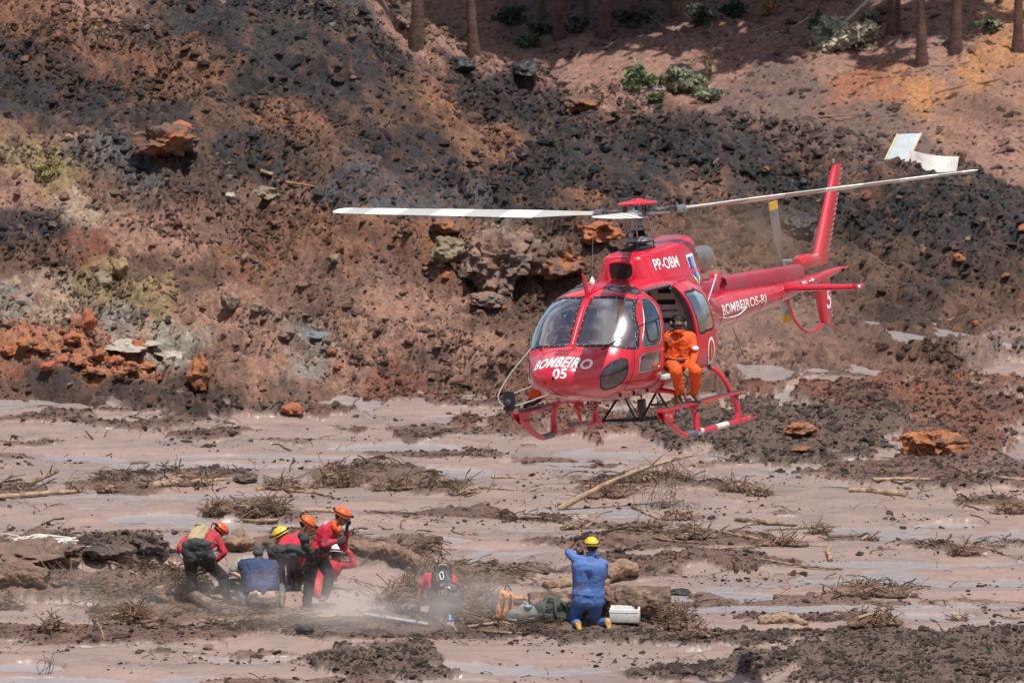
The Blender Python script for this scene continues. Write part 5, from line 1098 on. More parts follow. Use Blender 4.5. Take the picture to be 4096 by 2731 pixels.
# --- 6 : front orange helmet, hand to the face
m=A(162.9)
r6,J6,F6,o6=person('rescuer in red jersey and orange helmet standing stooped, covering mouth with a gloved hand',dict(hl=m(1735,735,.12),hr=m(1665,745,-.06),kl=m(1850,965,.14),kr=m(1625,1040,-.02),al=m(1800,1190,.1),ar=m(1592,1330,-.02),tl=m(1765,1235,.02),tr=m(1575,1400,-.1),
 sl=m(1895,460,.17),sr=m(1800,450,-.15),nk=m(1895,410,.04),hd=m(1982,325,.05),el=m(2005,665,.16),wl=m(2040,490,.08),fl=m(2045,400,.06),er=m(1785,625,-.20),wr=m(1915,590,-.16)),face=(.85,-.15,-.42),up=(.35,0,.9),hatc='orange',gloves=pmat('grey_work_glove',(.06,.06,.055)),waist=.20,hem=.26,boots=mudboot,legs=blk_w,bootr=.01)
q=onroot(m,o6)
g=G()
for a,b,c,d in ((1560,560,1590,640),(1540,520,1575,560),(1590,650,1660,690),(1620,700,1760,690)): g.cap2(q(a,b,-.1),q(c,d,-.12),.055,.075)
g.blob('rolled_waders',gry_w,r6,.013,2,.05,.10,.02,.04)
G().tube(bez([q(1905,360,-.06),q(1900,430,-.10),q(1940,470,-.06),q(1960,430,.02)],8),.040,8).blob('neck_scarf',hel['orange'],r6,.012,2,.02,.04)
G().tube([J6['hd']+F6@np.array([.085+.02*math.cos(t),.062*math.sin(t)*1.2,.015]) for t in np.linspace(-1.3,1.3,12)],.028,8).build('goggles',glassmat('goggle_lens',(.25,.27,.3),.8,.1),r6)
G().tube(bez([q(2010,440,-.02),q(1960,510,-.1),q(1930,570,-.17)],6),.005,5).build('radio_cord',blk,r6)
# --- 7 : white helmet, crouched
m=A(163.9)
person('crouching rescuer with a white helmet, red sleeve raised and hand on the helmet',dict(hl=m(1690,1090,.0),hr=m(1740,1080,.22),kl=m(1760,1190,-.2),kr=m(1850,1150,.35),al=m(1800,1260,.1),ar=m(1860,1260,.1),tl=m(1830,1290,.0),tr=m(1900,1280,.1),
 sl=m(1835,850,.12),sr=m(1935,855,.28),nk=m(1905,815,.26),hd=m(1928,735,.26),el=m(1780,990,.4),wl=m(1880,1000,.55),er=m(2125,845,.16),wr=m(2065,705,.16),fr=m(2020,660,.18)),face=(.3,.9,-.3),hatc='white',legs=pmat('red_trousers',(.42,.03,.03),dirt=(.2,.08,.06),dirt_amt=.4),boots=mudboot,lamp=False)
# --- 8 : centre, bent away with black backpack
m=B(161.9)
r8,J8,F8,o8=person('rescuer kneeling bent double in the middle, black backpack over a red T-shirt',dict(hl=m(570,590,0),hr=m(665,592,0),kl=m(535,690,.30),kr=m(710,690,.30),al=m(590,690,-.08),ar=m(725,695,-.08),tl=m(595,725,-.16),tr=m(735,730,-.16),
 sl=m(505,415,.40),sr=m(668,430,.40),nk=m(592,388,.47),hd=m(602,392,.63),el=m(458,490,.36),wl=m(437,580,.34),er=m(702,530,.42),wr=m(690,610,.48)),face=(0,.5,-.85),up=(0,.85,.5),top=redsh,sleeve='short',boots=mudboot,waist=.40,hem=.45,fat=1.12,hatc='white',lamp=False)
q=onroot(m,o8)
g=G().cap2(q(590,500,.05),q(660,510,.05),.16,.15).cap2(q(560,545,.0),q(690,545,0),.13,.13); g.blob('rolled_waders',blk_w,r8,.013,2,.04,.1)
bpk=G().cap2(q(560,400,.22),q(570,470,.10),.075,.085).cap2(q(630,400,.22),q(625,470,.10),.075,.085).cap2(q(595,375,.28),q(600,390,.2),.06,.07).cap2(q(590,480,.02),q(625,485,.02),.05,.05).blob('backpack',pmat('black_nylon',(.022,.022,.024),rough=.6),r8,.011,2,.02,.04)
G().tube(bez([q(590,430,.08),q(582,395,.12),q(596,380,.12),q(606,400,.10),q(604,425,.08),q(590,430,.08)],5),.009,6).build('white_handle',wht,bpk)
G().tube(bez([q(625,400,.12),q(650,440,.02),q(640,490,-.06),q(610,485,-.08)],6),.006,5).tube(bez([q(560,470,.02),q(590,500,-.08),q(640,480,-.08),q(655,500,-.1)],6),.006,5).build('cord',steel,bpk)
v,f=text_mesh('193',.10,bold=.002,cut=.05); c0=q(600,512,-.21); mk('waist_number',[c0+np.array([a,-.022-.0*b,b]) for a,b,_ in v],f,pmat('faded_print',(.42,.34,.22)),r8,False)
# --- 9 : blue coverall kneeling upright, taking pictures
m=B(161.7)
r9,J9,F9,o9=person('man in blue coveralls and yellow helmet kneeling upright, one arm raised to his head',dict(hl=m(1495,565,.02),hr=m(1590,570,.02),kl=m(1440,720,.26),kr=m(1585,735,.26),al=m(1478,715,-.12),ar=m(1672,700,-.10),tl=m(1488,752,-.24),tr=m(1680,745,-.22),
 sl=m(1462,300,.04),sr=m(1648,330,.04),nk=m(1572,268,.06),hd=m(1566,222,.09),el=m(1408,243,.16),wl=m(1472,160,.14),fl=m(1515,148,.14),er=m(1640,430,.28),wr=m(1530,290,.36),fr=m(1500,262,.36)),face=(-.25,.93,-.1),top=bluec,sleeve='short',legs=bluec,boots=boot_y,hatc='yellow',lamp=False,waist=.10,fat=1.12,wrinkle=.015)
q=onroot(m,o9)
G().box(q(1592,268,.0),(.13,.03,.05),bev=.012).build('shirt_collar',bluec,r9)
g=G(); hd_=J9['fl']-J9['wl']; hand_prims(g,J9['wl'],hd_,(0,-1,.2),1.2,.8,-1); g.cap2(lerp(J9['wl'],J9['el'],.15),J9['wl'],.036,.036); g.blob('glove',glb,r9,.009,1)
cmr=empty('camera',m(1493,252,.36),label='small black camera held up to the face by the man in blue',cat='camera'); G().box((0,0,0),(.11,.04,.07),bev=.01).build('camera_body',blk,cmr); G().lathe([(.0,.0),(.028,.0),(.028,.04),(.02,.045)],(0,.02,0),axis=(0,1,0)).build('lens',dgrey,cmr)
# ---------------------------------------------------------------- helicopter crew
Yd=float(h2w((-2.45,.88,1.0))[1])
m=mapper(2500,1080,.3828,Yd)
hs=lambda p: h2w(p)
rs,Js,Fs,os_=person('crewman in orange flight suit and headset sitting in the open helicopter door',dict(hr=m(475,965,.04),hl=m(600,965,.02),kr=m(535,1050,-.36),kl=m(745,1050,-.34),ar=m(580,1290,-.26),al=m(722,1290,-.24),tr=m(615,1385,-.36),tl=m(775,1365,-.36),
 sr=m(450,690,.06),sl=m(690,690,.02),nk=m(570,640,.03),hd=m(556,560,-.01),er=m(432,850,.10),wr=m(470,930,-.06),el=m(738,860,-.10),wl=m(692,1000,-.26),fl=m(655,1065,-.32)),face=(-.05,-.95,-.22),top=orsh,sleeve='long',legs=orsh,boots=boot_b,gloves=glv,hair=hairm,waist=.05,k=.97,fat=1.1,wrinkle=.03,handn={'l':(0,-1,0.3),'r':(0,-.3,1)})
q=onroot(m,os_)
def headset(r_,hd,Fm,k=.97):
    P=lambda x,y,z: hd+Fm@np.array([x,y,z])*k
    h=G().tube([P(-.01,.095*math.sin(t),.03+.105*math.cos(t)) for t in np.linspace(-1.5,1.5,20)],.014,8).build('headset_band',blk,r_)
    for s in (1,-1): G().ell(P(-.005,s*.098,-.005),(.035,.024,.045),rot=Fm).build('ear_cup',pmat('ear_cup_grey',(.14,.17,.14)) if 'ear_cup_grey' not in bpy.data.materials else bpy.data.materials['ear_cup_grey'],h)
    G().tube(bez([P(.0,-.10,-.03),P(.07,-.08,-.07),P(.105,-.02,-.075)],6),.005,6).ell(P(.108,-.01,-.075),(.014,.02,.014)).build('microphone',blk,h)
    return h
headset(rs,Js['hd'],Fs)
G().tube([Js['hd']+Fs@np.array([.075+.022*math.cos(t),.075*math.sin(t),.012]) for t in np.linspace(-1.4,1.4,14)],.024,8).build('goggles',glassmat('dark_goggle',(.08,.06,.05),.8,.08),rs)
G().tube([Js['hd']+Fs@np.array([.055+.045*math.cos(t),.068*math.sin(t),-.062]) for t in np.linspace(-1.3,1.3,12)],[.032]*12,8).blob('face_scarf',hel['orange'],rs,.010,2,.01,.03)
G().tube([q(430,925,-.08),q(520,940,-.16),q(620,945,-.15),q(690,920,-.06)],.022,8).tube([q(560,940,-.16),q(575,1000,-.2),q(560,1020,-.22)],.012,6).tube([q(600,945,-.15),q(640,1000,-.12)],.014,6).build('harness_belt',blk,rs)
for a,b,w_ in ((472,725,.055),): G().box(q(a,b,-.155),(.05,.006,.055),bev=.002).build('chest_patch',pmat('patch_blue_gold',(.16,.17,.16),var=.6,scale=40),rs)
G().box(q(588,738,-.155),(.075,.006,.03),bev=.002).build('name_patch',pmat('patch_brown',(.25,.12,.03)),rs)
G().ell(q(735,815,-.13),(.05,.055,.035)).blob('white_armband',wht,rs,.010,1,.012,.03)
G().tube([q(625,860,-.14)+np.array([.03*math.cos(t),0,.022*math.sin(t)]) for t in np.linspace(0,6.28,14)],.005,5).build('belt_ring',steel,rs)
G().tube(bez([q(655,1110,-.3),q(640,1180,-.2),q(620,1240,-.1)],6),.005,5).build('tether',blk,rs)
G().prism([(-2.25,.62),(-2.38,.60),(-2.12,.30),(-2.05,.34)],.02,lambda a,b,c:tuple(h2w((a,.93+c,b)))).build('orange_strap',pmat('ochre_webbing',(.30,.15,.03)),None,False,label='ochre cargo strap hanging from the door sill beside the seated boots',cat='strap')
def local_person(label,D,face,**kk):
    return person(label,{a:h2w(b) for a,b in D.items()},HMn@np.array(face,float),up=HMn@np.array([0,0,1.]),k=.92,**kk)
r_,J_,F_2,_o=local_person('crewman on the far skid step, only boots and orange trouser leg showing',dict(hl=(-2.25,-.66,.98),hr=(-2.48,-.68,.98),kl=(-1.98,-1.02,1.02),kr=(-2.30,-1.12,1.0),al=(-1.80,-1.12,.62),ar=(-2.12,-1.15,.60),tl=(-1.62,-1.14,.545),tr=(-1.98,-1.22,.545),sl=(-2.18,-.72,1.50),sr=(-2.55,-.74,1.50),nk=(-2.36,-.72,1.60),hd=(-2.34,-.76,1.75),el=(-2.05,-.86,1.28),wl=(-2.0,-1.0,1.12),er=(-2.62,-.9,1.28),wr=(-2.45,-1.05,1.12)),(.3,-.9,-.2),top=orsh,legs=orsh,boots=boot_b,gloves=glv,waist=.05)
headset(r_,J_['hd'],F_2,.92)
for y,lb in ((.40,'pilot in orange flight suit behind the brighter right-hand windscreen'),(-.40,'pilot in orange flight suit behind the left-hand windscreen, hand raised')):
    up_=.16 if y<0 else 0
    r_,J_,F_2,_o=local_person(lb,dict(hl=(-2.0,y+.10,1.10),hr=(-2.0,y-.10,1.10),kl=(-1.55,y+.14,1.20),kr=(-1.55,y-.14,1.20),al=(-1.25,y+.12,.92),ar=(-1.25,y-.12,.92),tl=(-1.10,y+.12,.96),tr=(-1.10,y-.12,.96),sl=(-2.16,y+.19,1.58),sr=(-2.16,y-.19,1.58),nk=(-2.14,y,1.68),hd=(-2.10,y,1.82),el=(-1.95,y+.25,1.34),wl=(-1.70,y+.12,1.30),er=(-1.92,y-.25,1.34+up_),wr=(-1.68,y-.08,1.30+up_*2)),(1,.1,-.1),top=orsh,legs=orsh,boots=boot_b,gloves=glv if y>0 else None,waist=.05)
    headset(r_,J_['hd'],F_2,.92)
# ================================================================ THINGS ON THE GROUND
wood=pmat('muddy_bark',(.27,.175,.115),rough=.85,var=.4,scale=5,bump=.02,bscale=14,dirt=(.10,.062,.048),dirt_amt=.4,dirt_scale=4); woodp=pmat('pale_peeled_wood',(.36,.245,.16),rough=.8,var=.25,scale=6,bump=.01,dirt=(.14,.09,.065),dirt_amt=.35,dirt_scale=5)
mudc=pmat('caked_mud',(.165,.100,.072),rough=.75,var=.35,scale=4,bump=.05,bscale=9,dirt=(.065,.042,.035),dirt_amt=.35); straw=pmat('matted_straw',(.20,.120,.080),rough=.85,var=.55,scale=5,dirt=(.10,.062,.046),dirt_amt=.45,dirt_scale=2)
mudd=pmat('dark_wet_mud',(.07,.045,.037),rough=.55,var=.4,scale=5,bump=.05,bscale=10); clay=pmat('orange_clay',(.37,.135,.050),rough=.85,var=.5,scale=5,bump=.10,bscale=6,dirt=(.12,.06,.042),dirt_amt=.5,dirt_scale=3)
clayr=pmat('rust_clay',(.33,.105,.045),rough=.85,var=.3,scale=2.5,bump=.05,bscale=6,dirt=(.10,.05,.04),dirt_amt=.3,dirt_scale=2); rusty=pmat('rusty_rock',(.115,.062,.045),rough=.8,var=.4,scale=1.6,bump=.04,bscale=5,dirt=(.33,.11,.03),dirt_amt=.32,dirt_scale=1.2)
pinkr=pmat('pale_pink_rock',(.23,.135,.10),rough=.8,var=.45,scale=2.4,bump=.08,bscale=6,dirt=(.10,.078,.068),dirt_amt=.5,dirt_scale=1.6); tanr=pmat('olive_tan_rock',(.19,.145,.090),rough=.85,var=.35,scale=2,bump=.04,bscale=5); darkr=pmat('black_rock',(.022,.020,.022),rough=.6,var=.4,scale=2,bump=.03); whiter=pmat('whitish_rock',(.34,.29,.24),rough=.8,var=.25,scale=3,bump=.02); ochr=pmat('ochre_rock',(.25,.17,.075),rough=.85,var=.35,scale=3,bump=.03); bluer=pmat('blue_grey_rock',(.12,.135,.145),rough=.8,var=.35,scale=3,bump=.04)
um=lambda Y: 1/2.2969*Y/FPX
def rock(u,v,wu,hu,m,label,seed=1,cat='boulder',name=None,sub=4,depth=1.0,sharp=.5,sink=.12,rz=0,group=None,ang=.55,rough=.34,tz=None):
    sub=5 if wu>80 else sub; p=gpt(u,v+hu*.35); s=um(p[1]); vv,f=rock_geo(seed,sub,ang,1.0,rough); vv=vv/np.abs(vv).max(0); W,Hh=wu*s/2,hu*s/2/math.cos(CP)*.95
    vv=vv*np.array([W,W*depth,Hh]); 
    if tz: vv[:,0]*=1-tz*np.clip(vv[:,2]/Hh,0,1); vv[:,1]*=1-tz*np.clip(vv[:,2]/Hh,0,1)
    x,y,z=vv[:,0].copy(),vv[:,1].copy(),vv[:,2]; vv[:,0]=x*math.cos(rz)-y*math.sin(rz); vv[:,1]=x*math.sin(rz)+y*math.cos(rz)
    n1=np.array([mn.noise(Vector(q*4+seed)) for q in vv]); n2=np.array([mn.noise(Vector(q*11+seed)) for q in vv]); nn=vv/np.linalg.norm(vv,axis=1)[:,None]; n3=np.array([abs(mn.noise(Vector(q*7+seed*2))) for q in vv]); n4=np.array([mn.noise(Vector(q*26+seed)) for q in vv]); vv=vv+nn*(n1*.12+n2*.09-n3*.20+.04+n4*.055)[:,None]*min(W,Hh)*2*sharp
    o=mk(name or cat,vv,f,m); autosmooth(o,45); o.location=(p[0],p[1],p[2]+Hh*(1-2*sink)); return tag(o,label,cat,group)
def stick(pts_,r0,r1,m,name,label,cat,n=9,wig=.0,seed=0,group=None,stubs=0,cap=True):
    rr=random.Random(seed); P=np.array(pts_,float)
    Q=bez(P,8); k=len(Q); Q=Q+np.array([[rr.gauss(0,wig),rr.gauss(0,wig),rr.gauss(0,wig*.6)] for _ in range(k)]); R_=np.linspace(r0,r1,k)*np.array([1+rr.uniform(-.12,.12) for _ in range(k)])
    base=Q[0].copy(); g=G().tube(Q-base,R_,n)
    for _ in range(stubs):
        i=rr.randrange(2,k-2); d=unit([rr.gauss(0,1),rr.gauss(0,.6),abs(rr.gauss(.6,.5))]); L=rr.uniform(2.5,6)*R_[i]; g.tube([Q[i]-base,Q[i]-base+d*L],[R_[i]*.4,R_[i]*.2],6)
    o=g.build(name,m); o.location=base; return tag(o,label,cat,group)
def glog(u0,v0,u1,v1,w0,w1,label,m=None,cat='log',lift=(0,0),bend=.0,seed=0,sink=.35,stubs=2,name=None,wig=.006):
    a,b=gpt(u0,v0),gpt(u1,v1); s=um(a[1]); r0,r1=w0*s/2,w1*s/2; a[2]+=r0*(1-2*sink)+lift[0]; b[2]+=r1*(1-2*sink)+lift[1]
    pts_=[lerp(a,b,t)+np.array([0,bend*math.sin(math.pi*t),0]) for t in (0,.33,.66,1)]
    for i,t in ((1,.33),(2,.66)):
        if not(lift[0] or lift[1]): pts_[i][2]=max(pts_[i][2],gz(pts_[i][0],pts_[i][1])[0]+(r0*(1-t)+r1*t)*(1-2*sink))
    return stick(pts_,r0,r1,m or wood,name or cat,label,cat,9,wig,seed,stubs=stubs)
def pile(u,v,wu,hu,label,n=90,seed=0,m=mudc,ms=straw,L=(.15,.6),cat='debris pile',peak=0,r=(.004,.012),cover=.9):
    rr=random.Random(seed); p=gpt(u,v+hu*.3); s=um(p[1]); W,Hh=wu*s/2,hu*s/math.cos(CP); root=empty('debris_pile',p,label=label,cat=cat)
    g=G()
    for i in range(7): x=rr.uniform(-.75,.75); h=Hh*(1-abs(x-peak))*rr.uniform(.5,.9); g.ell((x*W,rr.uniform(-.3,.3)*W*.5,h*.2),(W*.38,W*.30,max(.03,h*.62)),n=10)
    g.blob('mud_core',m,root,.018,2,.09,.12,.05,.04)
    g=G()
    for i in range(n):
        x=rr.gauss(peak*.5,.45); x=max(-1,min(1,x)); y=rr.uniform(-.6,.6)*W*.5; h=Hh*max(.0,(1-abs(x-peak)*cover))*rr.uniform(.1,1)*(1-abs(y)/(W*.7)); l=rr.uniform(*L); a=rr.uniform(0,2*math.pi); el=rr.gauss(.0,.45)
        d=np.array([math.cos(a)*math.cos(el),math.sin(a)*math.cos(el)*.6,math.sin(el)]); c=np.array([x*W,y,h+.01]); b=np.array([rr.gauss(0,.12),0,rr.gauss(-.05,.12)])*l; q=[c-d*l/2,c+b*.5,c+d*l/2+b*.2]; r0=rr.uniform(*r)
        g.tube(bez(q,3),np.linspace(r0,r0*.5,7),5)
    o=g.build('stick_tangle',ms,root); o['kind']='stuff'
    for i in range(4):
        x=rr.uniform(-.7,.7); a=rr.uniform(-.5,.5)+(math.pi if rr.random()<.5 else 0); l=rr.uniform(.5,1.0)*W; c=np.array([x*W*.6,-W*.15*rr.random(),Hh*.45*(1-abs(x))]); d=np.array([math.cos(a),.2,rr.uniform(-.1,.35)])
        G().tube(bez([c-d*l/2,c+[0,0,.02],c+d*l/2],5),np.linspace(.022,.012,11)*rr.uniform(.8,1.5),7).build('stick',wood if i%2 else woodp,root)
    return root
# ---- logs and poles lying on the mud
LG=[(-20,1146,186,1130,13,9,'long pale pole lying at the left edge of the mud',woodp),(62,1118,132,1098,14,10,'curved stub of branch sticking up at the far left',wood,(0,.10)),(345,1122,462,1108,20,14,'short thick pale log beside a twiggy heap, left of centre',woodp),
(408,1094,470,1102,6,4,'thin stick upper left on grey mud',woodp),(468,1106,545,1102,8,6,'thin bare pole in front of the black mud lump',woodp),(590,1128,700,1120,9,7,'pole at the foot of the tallest root heap, left end',woodp),(640,1122,760,1140,8,6,'slanting pole running out of the tallest root heap',wood),(860,1126,960,1118,8,5,'stick right of the tallest root heap',wood),
(700,1176,790,1180,11,8,'log half in a puddle behind the orange helmets',woodp),(930,1196,972,1184,5,3,'small stick alone on mud above the rescuer with black backpack',wood),(1186,1192,1268,1194,13,7,'tapered log lying below the big fallen branch',wood),(1308,1186,1394,1178,5,4,'straight stick with its shadow below the big fallen branch',woodp),(1452,1166,1512,1194,9,5,'crooked root bending down to the mud, right of the fallen branch',wood),
(1690,1196,1830,1208,13,7,'dark split log in the right middle distance',wood),(1752,1218,1930,1208,6,4,'long thin pole ending in a root clump',wood),(1660,1226,1780,1246,10,6,'muddy branch left part of the long debris line',wood),(1780,1240,1905,1256,6,3,'thin branch right part of the long debris line',woodp),(1734,1284,1935,1308,8,5,'long curved branch across the right mud',wood),(1902,1268,1908,1290,13,11,'short stump leaning alone on the right mud',woodp),
(1952,1128,2084,1140,12,13,'thick pale pole under the upper pole, right',woodp),(2004,1104,2134,1102,10,8,'upper pale pole of the two on the right',woodp),(2282,1096,2370,1104,8,7,'pale pole cut by the right edge of the frame',woodp),(2188,1258,2316,1278,7,5,'dark bent branch near the right edge',wood),(1560,1206,1640,1216,7,4,'short branch between debris lines, right of centre',wood),(1400,1212,1500,1222,8,5,'brown branch low in the middle distance right of the kneeling man',wood),
(1500,1236,1606,1246,6,3,'thin twiggy branch above the broken trunk',wood),(1640,1262,1752,1250,6,3,'forked branch on the mud, right middle',woodp),(1130,1098,1210,1102,6,4,'pale curved stick below the helicopter nose',woodp),(1100,1120,1180,1128,5,4,'stick below the pale curved stick, centre',wood),(1340,1120,1460,1118,7,4,'branch lying under the raised fallen branch',woodp),
(1870,1372,2000,1356,8,5,'branch on the pile in front of the dark puddle, left',wood),(2080,1362,2140,1352,6,3,'twig at the right end of the pile by the puddle',wood),(1860,1406,1930,1412,4,3,'fine pale twig lying in front of the root block',woodp),(2130,1420,2170,1452,6,4,'bent root leaning off the square root block',wood),
(330,1352,390,1385,17,14,'short muddy log end left of the first rescuer, upper',mudc),(436,1372,500,1408,30,24,'thick muddy log end lying just left of the first rescuer',mudc),(250,1290,330,1330,6,5,'root curling out of the left bank',wood),(200,1400,240,1470,7,4,'forked stick in the lower left mud',wood),
(735,1418,868,1416,6,6,'straight tool handle lying left of the grey board',woodp),(1010,1424,1050,1452,9,6,'broken plank end below the rescuer with black backpack',woodp),(1075,1442,1180,1436,7,6,'long plank lying in front of the bags',woodp),(1110,1452,1206,1456,6,5,'plank below the long plank',woodp),(960,1256,1050,1262,5,4,'stick on top of the brown bank behind the rescuers',woodp),
(812,1330,905,1352,4,4,'pale straw pole leaning on the straw heap',woodp),(1040,1222,1100,1228,4,3,'thin twig in front of the pale puddle, centre',wood),(870,1208,905,1214,4,3,'tiny stick left of the small centre stick',wood),(560,1200,640,1206,9,7,'log at the water edge above the first helmet',woodp),(2000,1268,2060,1262,4,3,'fine twig, right mud, above the bent branch',wood),(2290,1412,2345,1418,5,3,'twig at the lower right edge of the mud',wood)]
for i,t in enumerate(LG):
    nm='branch' if ('branch' in t[6] or 'root' in t[6]) else 'plank' if 'plank' in t[6] else 'stick' if ('stick' in t[6] or 'twig' in t[6]) else 'pole' if 'pole' in t[6] or 'handle' in t[6] else 'log'
    glog(*t[:7],m=t[7],cat=nm,name={'pole':'wooden_pole','stick':'dry_stick','branch':'fallen_branch'}.get(nm,nm),seed=i,lift=t[8] if len(t)>8 else (0,0),bend=random.uniform(-.12,.12),sink=.2,stubs=2 if t[4]>6 else 1)
# ---- the big bare branch propped over the mud
a=gpt(1285,1172); Yb=a[1]; fb=empty('fallen_branch',a,label='long bare fallen branch propped over the mud under the skid, hung with twigs',cat='branch')
W=lambda u,v,dy=0: atY(u*U,v*U,Yb+dy)-a
G().tube(bez([(0,0,.02),W(1345,1135,.05),W(1420,1098,.12),W(1500,1068,.2),W(1590,1044,.3)],8),np.linspace(.052,.022,33),9).build('trunk',woodp,fb)
for i,(ps,r) in enumerate([([(1490,1072),(1515,1050),(1540,1030)],.018),([(1420,1098),(1432,1080),(1440,1072)],.016),([(1540,1056),(1560,1050),(1590,1062),(1612,1085)],.012),([(1540,1058),(1545,1100),(1538,1150),(1520,1180)],.012),([(1530,1060),(1515,1095),(1500,1140),(1495,1185)],.010),([(1555,1055),(1570,1075),(1600,1092),(1605,1130)],.008),([(1505,1068),(1508,1110),(1490,1150),(1478,1190)],.008),([(1440,1090),(1445,1120),(1440,1160)],.005),([(1575,1050),(1572,1080),(1575,1100)],.007),([(1545,1100),(1555,1120),(1550,1165)],.006),([(1600,1070),(1618,1075),(1615,1098)],.007),([(1350,1130),(1355,1150),(1350,1175)],.006),([(1285,1170),(1278,1150)],.012)]):
    rr=random.Random(i); q=[W(u+rr.uniform(-3,3),v,.15+rr.uniform(-.1,.1)) for u,v in ps]; G().tube(bez(q,6),np.linspace(r,r*.45,len(bez(q,6))),6).build('twig',wood if r<.011 else woodp,fb)
g=G(); rr=random.Random(3)
for i in range(110):
    t=rr.random(); u=1500+rr.gauss(30,28); v=1060+rr.uniform(0,95); l=rr.uniform(8,38); q=[W(u,v,.15+rr.uniform(-.2,.2)),W(u+rr.gauss(0,8),v+l*.5,.15+rr.uniform(-.2,.2)),W(u+rr.gauss(0,12),v+l,.15)]; g.tube(bez(q,3),np.linspace(.0045,.002,7),4)
tg=g.build('fine_twigs',wood,fb); tg['kind']='stuff'
# ---- heaps of roots and reeds
PL=[(775,1098,120,62,'tallest root and reed heap in the mud behind the rescuers',150,.0),(900,1112,110,36,'lower root heap right of the tallest heap, with a dark clod',100,.2),(660,1112,110,30,'flat reed heap left of the tallest root heap',80,-.2),(590,1165,110,52,'root heap standing in the puddle, behind the yellow helmet',130,.4),(505,1175,80,34,'tangled heap at the left end of the puddle roots',80,.0),
(450,1106,90,26,'low twiggy heap with pale sticks, upper left of the mud',70,-.3),(250,1122,60,24,'small root clump near the left poles',40,.2),(170,1122,36,24,'dark single root clump at left',26,.0),(1480,1100,70,18,'small reed tuft below the skid',40,.0),(1385,1128,130,30,'flat straw patch under the propped branch',90,.1),(1690,1118,70,34,'reed tuft with pale straw, right of the propped branch',70,-.1),(1740,1132,60,20,'small straw tuft just right of the reed tuft',40,.3),
(1560,1185,90,18,'root tangle at the foot of the propped branch',60,.1),(1875,1216,46,30,'root clump at the end of the thin pole',50,.4),(1590,1228,110,22,'debris line of roots right of centre',60,.0),(1790,1245,120,18,'debris line of roots in the right mud',60,.2),(2215,1265,80,28,'twiggy root clump near the right edge',60,-.2),(2320,1168,80,34,'reed heap cut by the right edge',60,.1),(2010,1355,190,34,'long root pile behind the square root block',110,-.4),
(1975,1348,50,40,'pointed end of the long root pile',50,.0),(860,1440,60,20,'small stick heap left of the grey board',30,.0),(300,1415,150,46,'large round root heap in the lower left mud',150,.1),(120,1435,70,40,'root heap at the far lower left',70,.0),(150,1330,110,26,'matted roots on the left bank',80,.0),(390,1350,110,34,'coiled roots left of the first rescuer',90,.2),(30,1385,70,44,'fan of roots at the left edge',70,-.3),(500,1425,80,18,'low root mat below the first rescuer',50,.0),
(1490,1212,60,18,'small root clump right of the kneeling man helmet',40,.0),(2200,1420,50,14,'small twig heap by the root block',30,.0),(1990,1236,60,12,'little twig heap, right middle mud',30,.0),(1320,1210,70,16,'twig heap above the kneeling man',40,.2),(1060,1130,60,14,'twig heap centre, below the helicopter nose',40,.0)]
for i,t in enumerate(PL): pile(*t[:5],n=t[5],peak=t[6],seed=i+7,L=(.12,.5) if t[2]<100 else (.15,.7))
# straw heap by the kneeling rescuer and the square root block
sh=pile(985,1345,250,105,'big straw and mud heap between the two groups of rescuers',n=420,seed=91,L=(.2,.8),peak=.1,m=mudc); pile(1110,1375,150,70,'straw heap behind the orange backpack',n=200,seed=92,L=(.2,.7),peak=0)
rb=pile(2010,1415,130,64,'square block of roots and mud standing alone, lower right',n=60,seed=93,L=(.12,.4),cover=.25,m=pmat('root_block_mud',(.16,.095,.062),rough=.85,var=.4,scale=6,bump=.05)); pile(1555,1428,104,70,'shaggy root end of the big trunk beside the white box',n=200,seed=94,L=(.1,.4),cover=.4,r=(.004,.010)); pile(1600,1455,80,26,'low muddy clump right of the shaggy root end',n=60,seed=95)
# ---- trunks
def trunk(pts_u,w,label,m,cat='log',seed=0,Y=None):
    P=[]
    for u,v,dz in pts_u: p=gpt(u,v); P.append(p+[0,0,dz])
    s=um(P[0][1]); Q=bez(P,6); k=len(Q); ww=np.interp(np.linspace(0,1,k),np.linspace(0,1,len(w)),w)*s/2; g=G().tube(Q-Q[0],ww,14); o=g.blob('fallen_log',m,None,.018,1,.10,.14,.04,.04); o.location=Q[0]; return tag(o,label,cat)
trunk([(1215,1412,.16),(1330,1412,.20),(1440,1416,.24),(1535,1424,.24)],[50,60,72,80],'thick muddy fallen trunk behind the kneeling man and the white box',pmat('trunk_bark',(.125,.075,.052),rough=.8,var=.45,scale=4,bump=.04,bscale=10,dirt=(.30,.21,.15),dirt_amt=.3,dirt_scale=3))
trunk([(1388,1338,.10),(1425,1330,.13),(1464,1322,.10)],[40,42,30],'short broken trunk piece right behind the kneeling man',wood)
trunk([(640,1272,.08),(760,1272,.12),(900,1292,.16),(1010,1326,.06)],[24,32,42,22],'cracked tan trunk running behind the red jersey rescuers',pmat('cracked_tan_mud',(.19,.122,.085),rough=.85,var=.3,scale=4,bump=.04,bscale=8,dirt=(.09,.06,.045),dirt_amt=.3))
trunk([(1250,1352,.02),(1310,1345,.04),(1400,1342,.02)],[26,30,18],'slab of pale wood leaning behind the gear bags',wood)
trunk([(-30,1345,.14),(50,1345,.16),(112,1352,.10)],[66,62,44],'thick mud covered trunk at the left edge',pmat('brown_mud_log',(.17,.105,.072),rough=.8,var=.4,bump=.04))
trunk([(1742,1432,.02),(1800,1430,.05),(1852,1436,.02)],[24,28,20],'pale tan mud covered log lying alone in the lower right mud',pmat('tan_mud_log',(.27,.185,.13),rough=.85,var=.25,bump=.03))
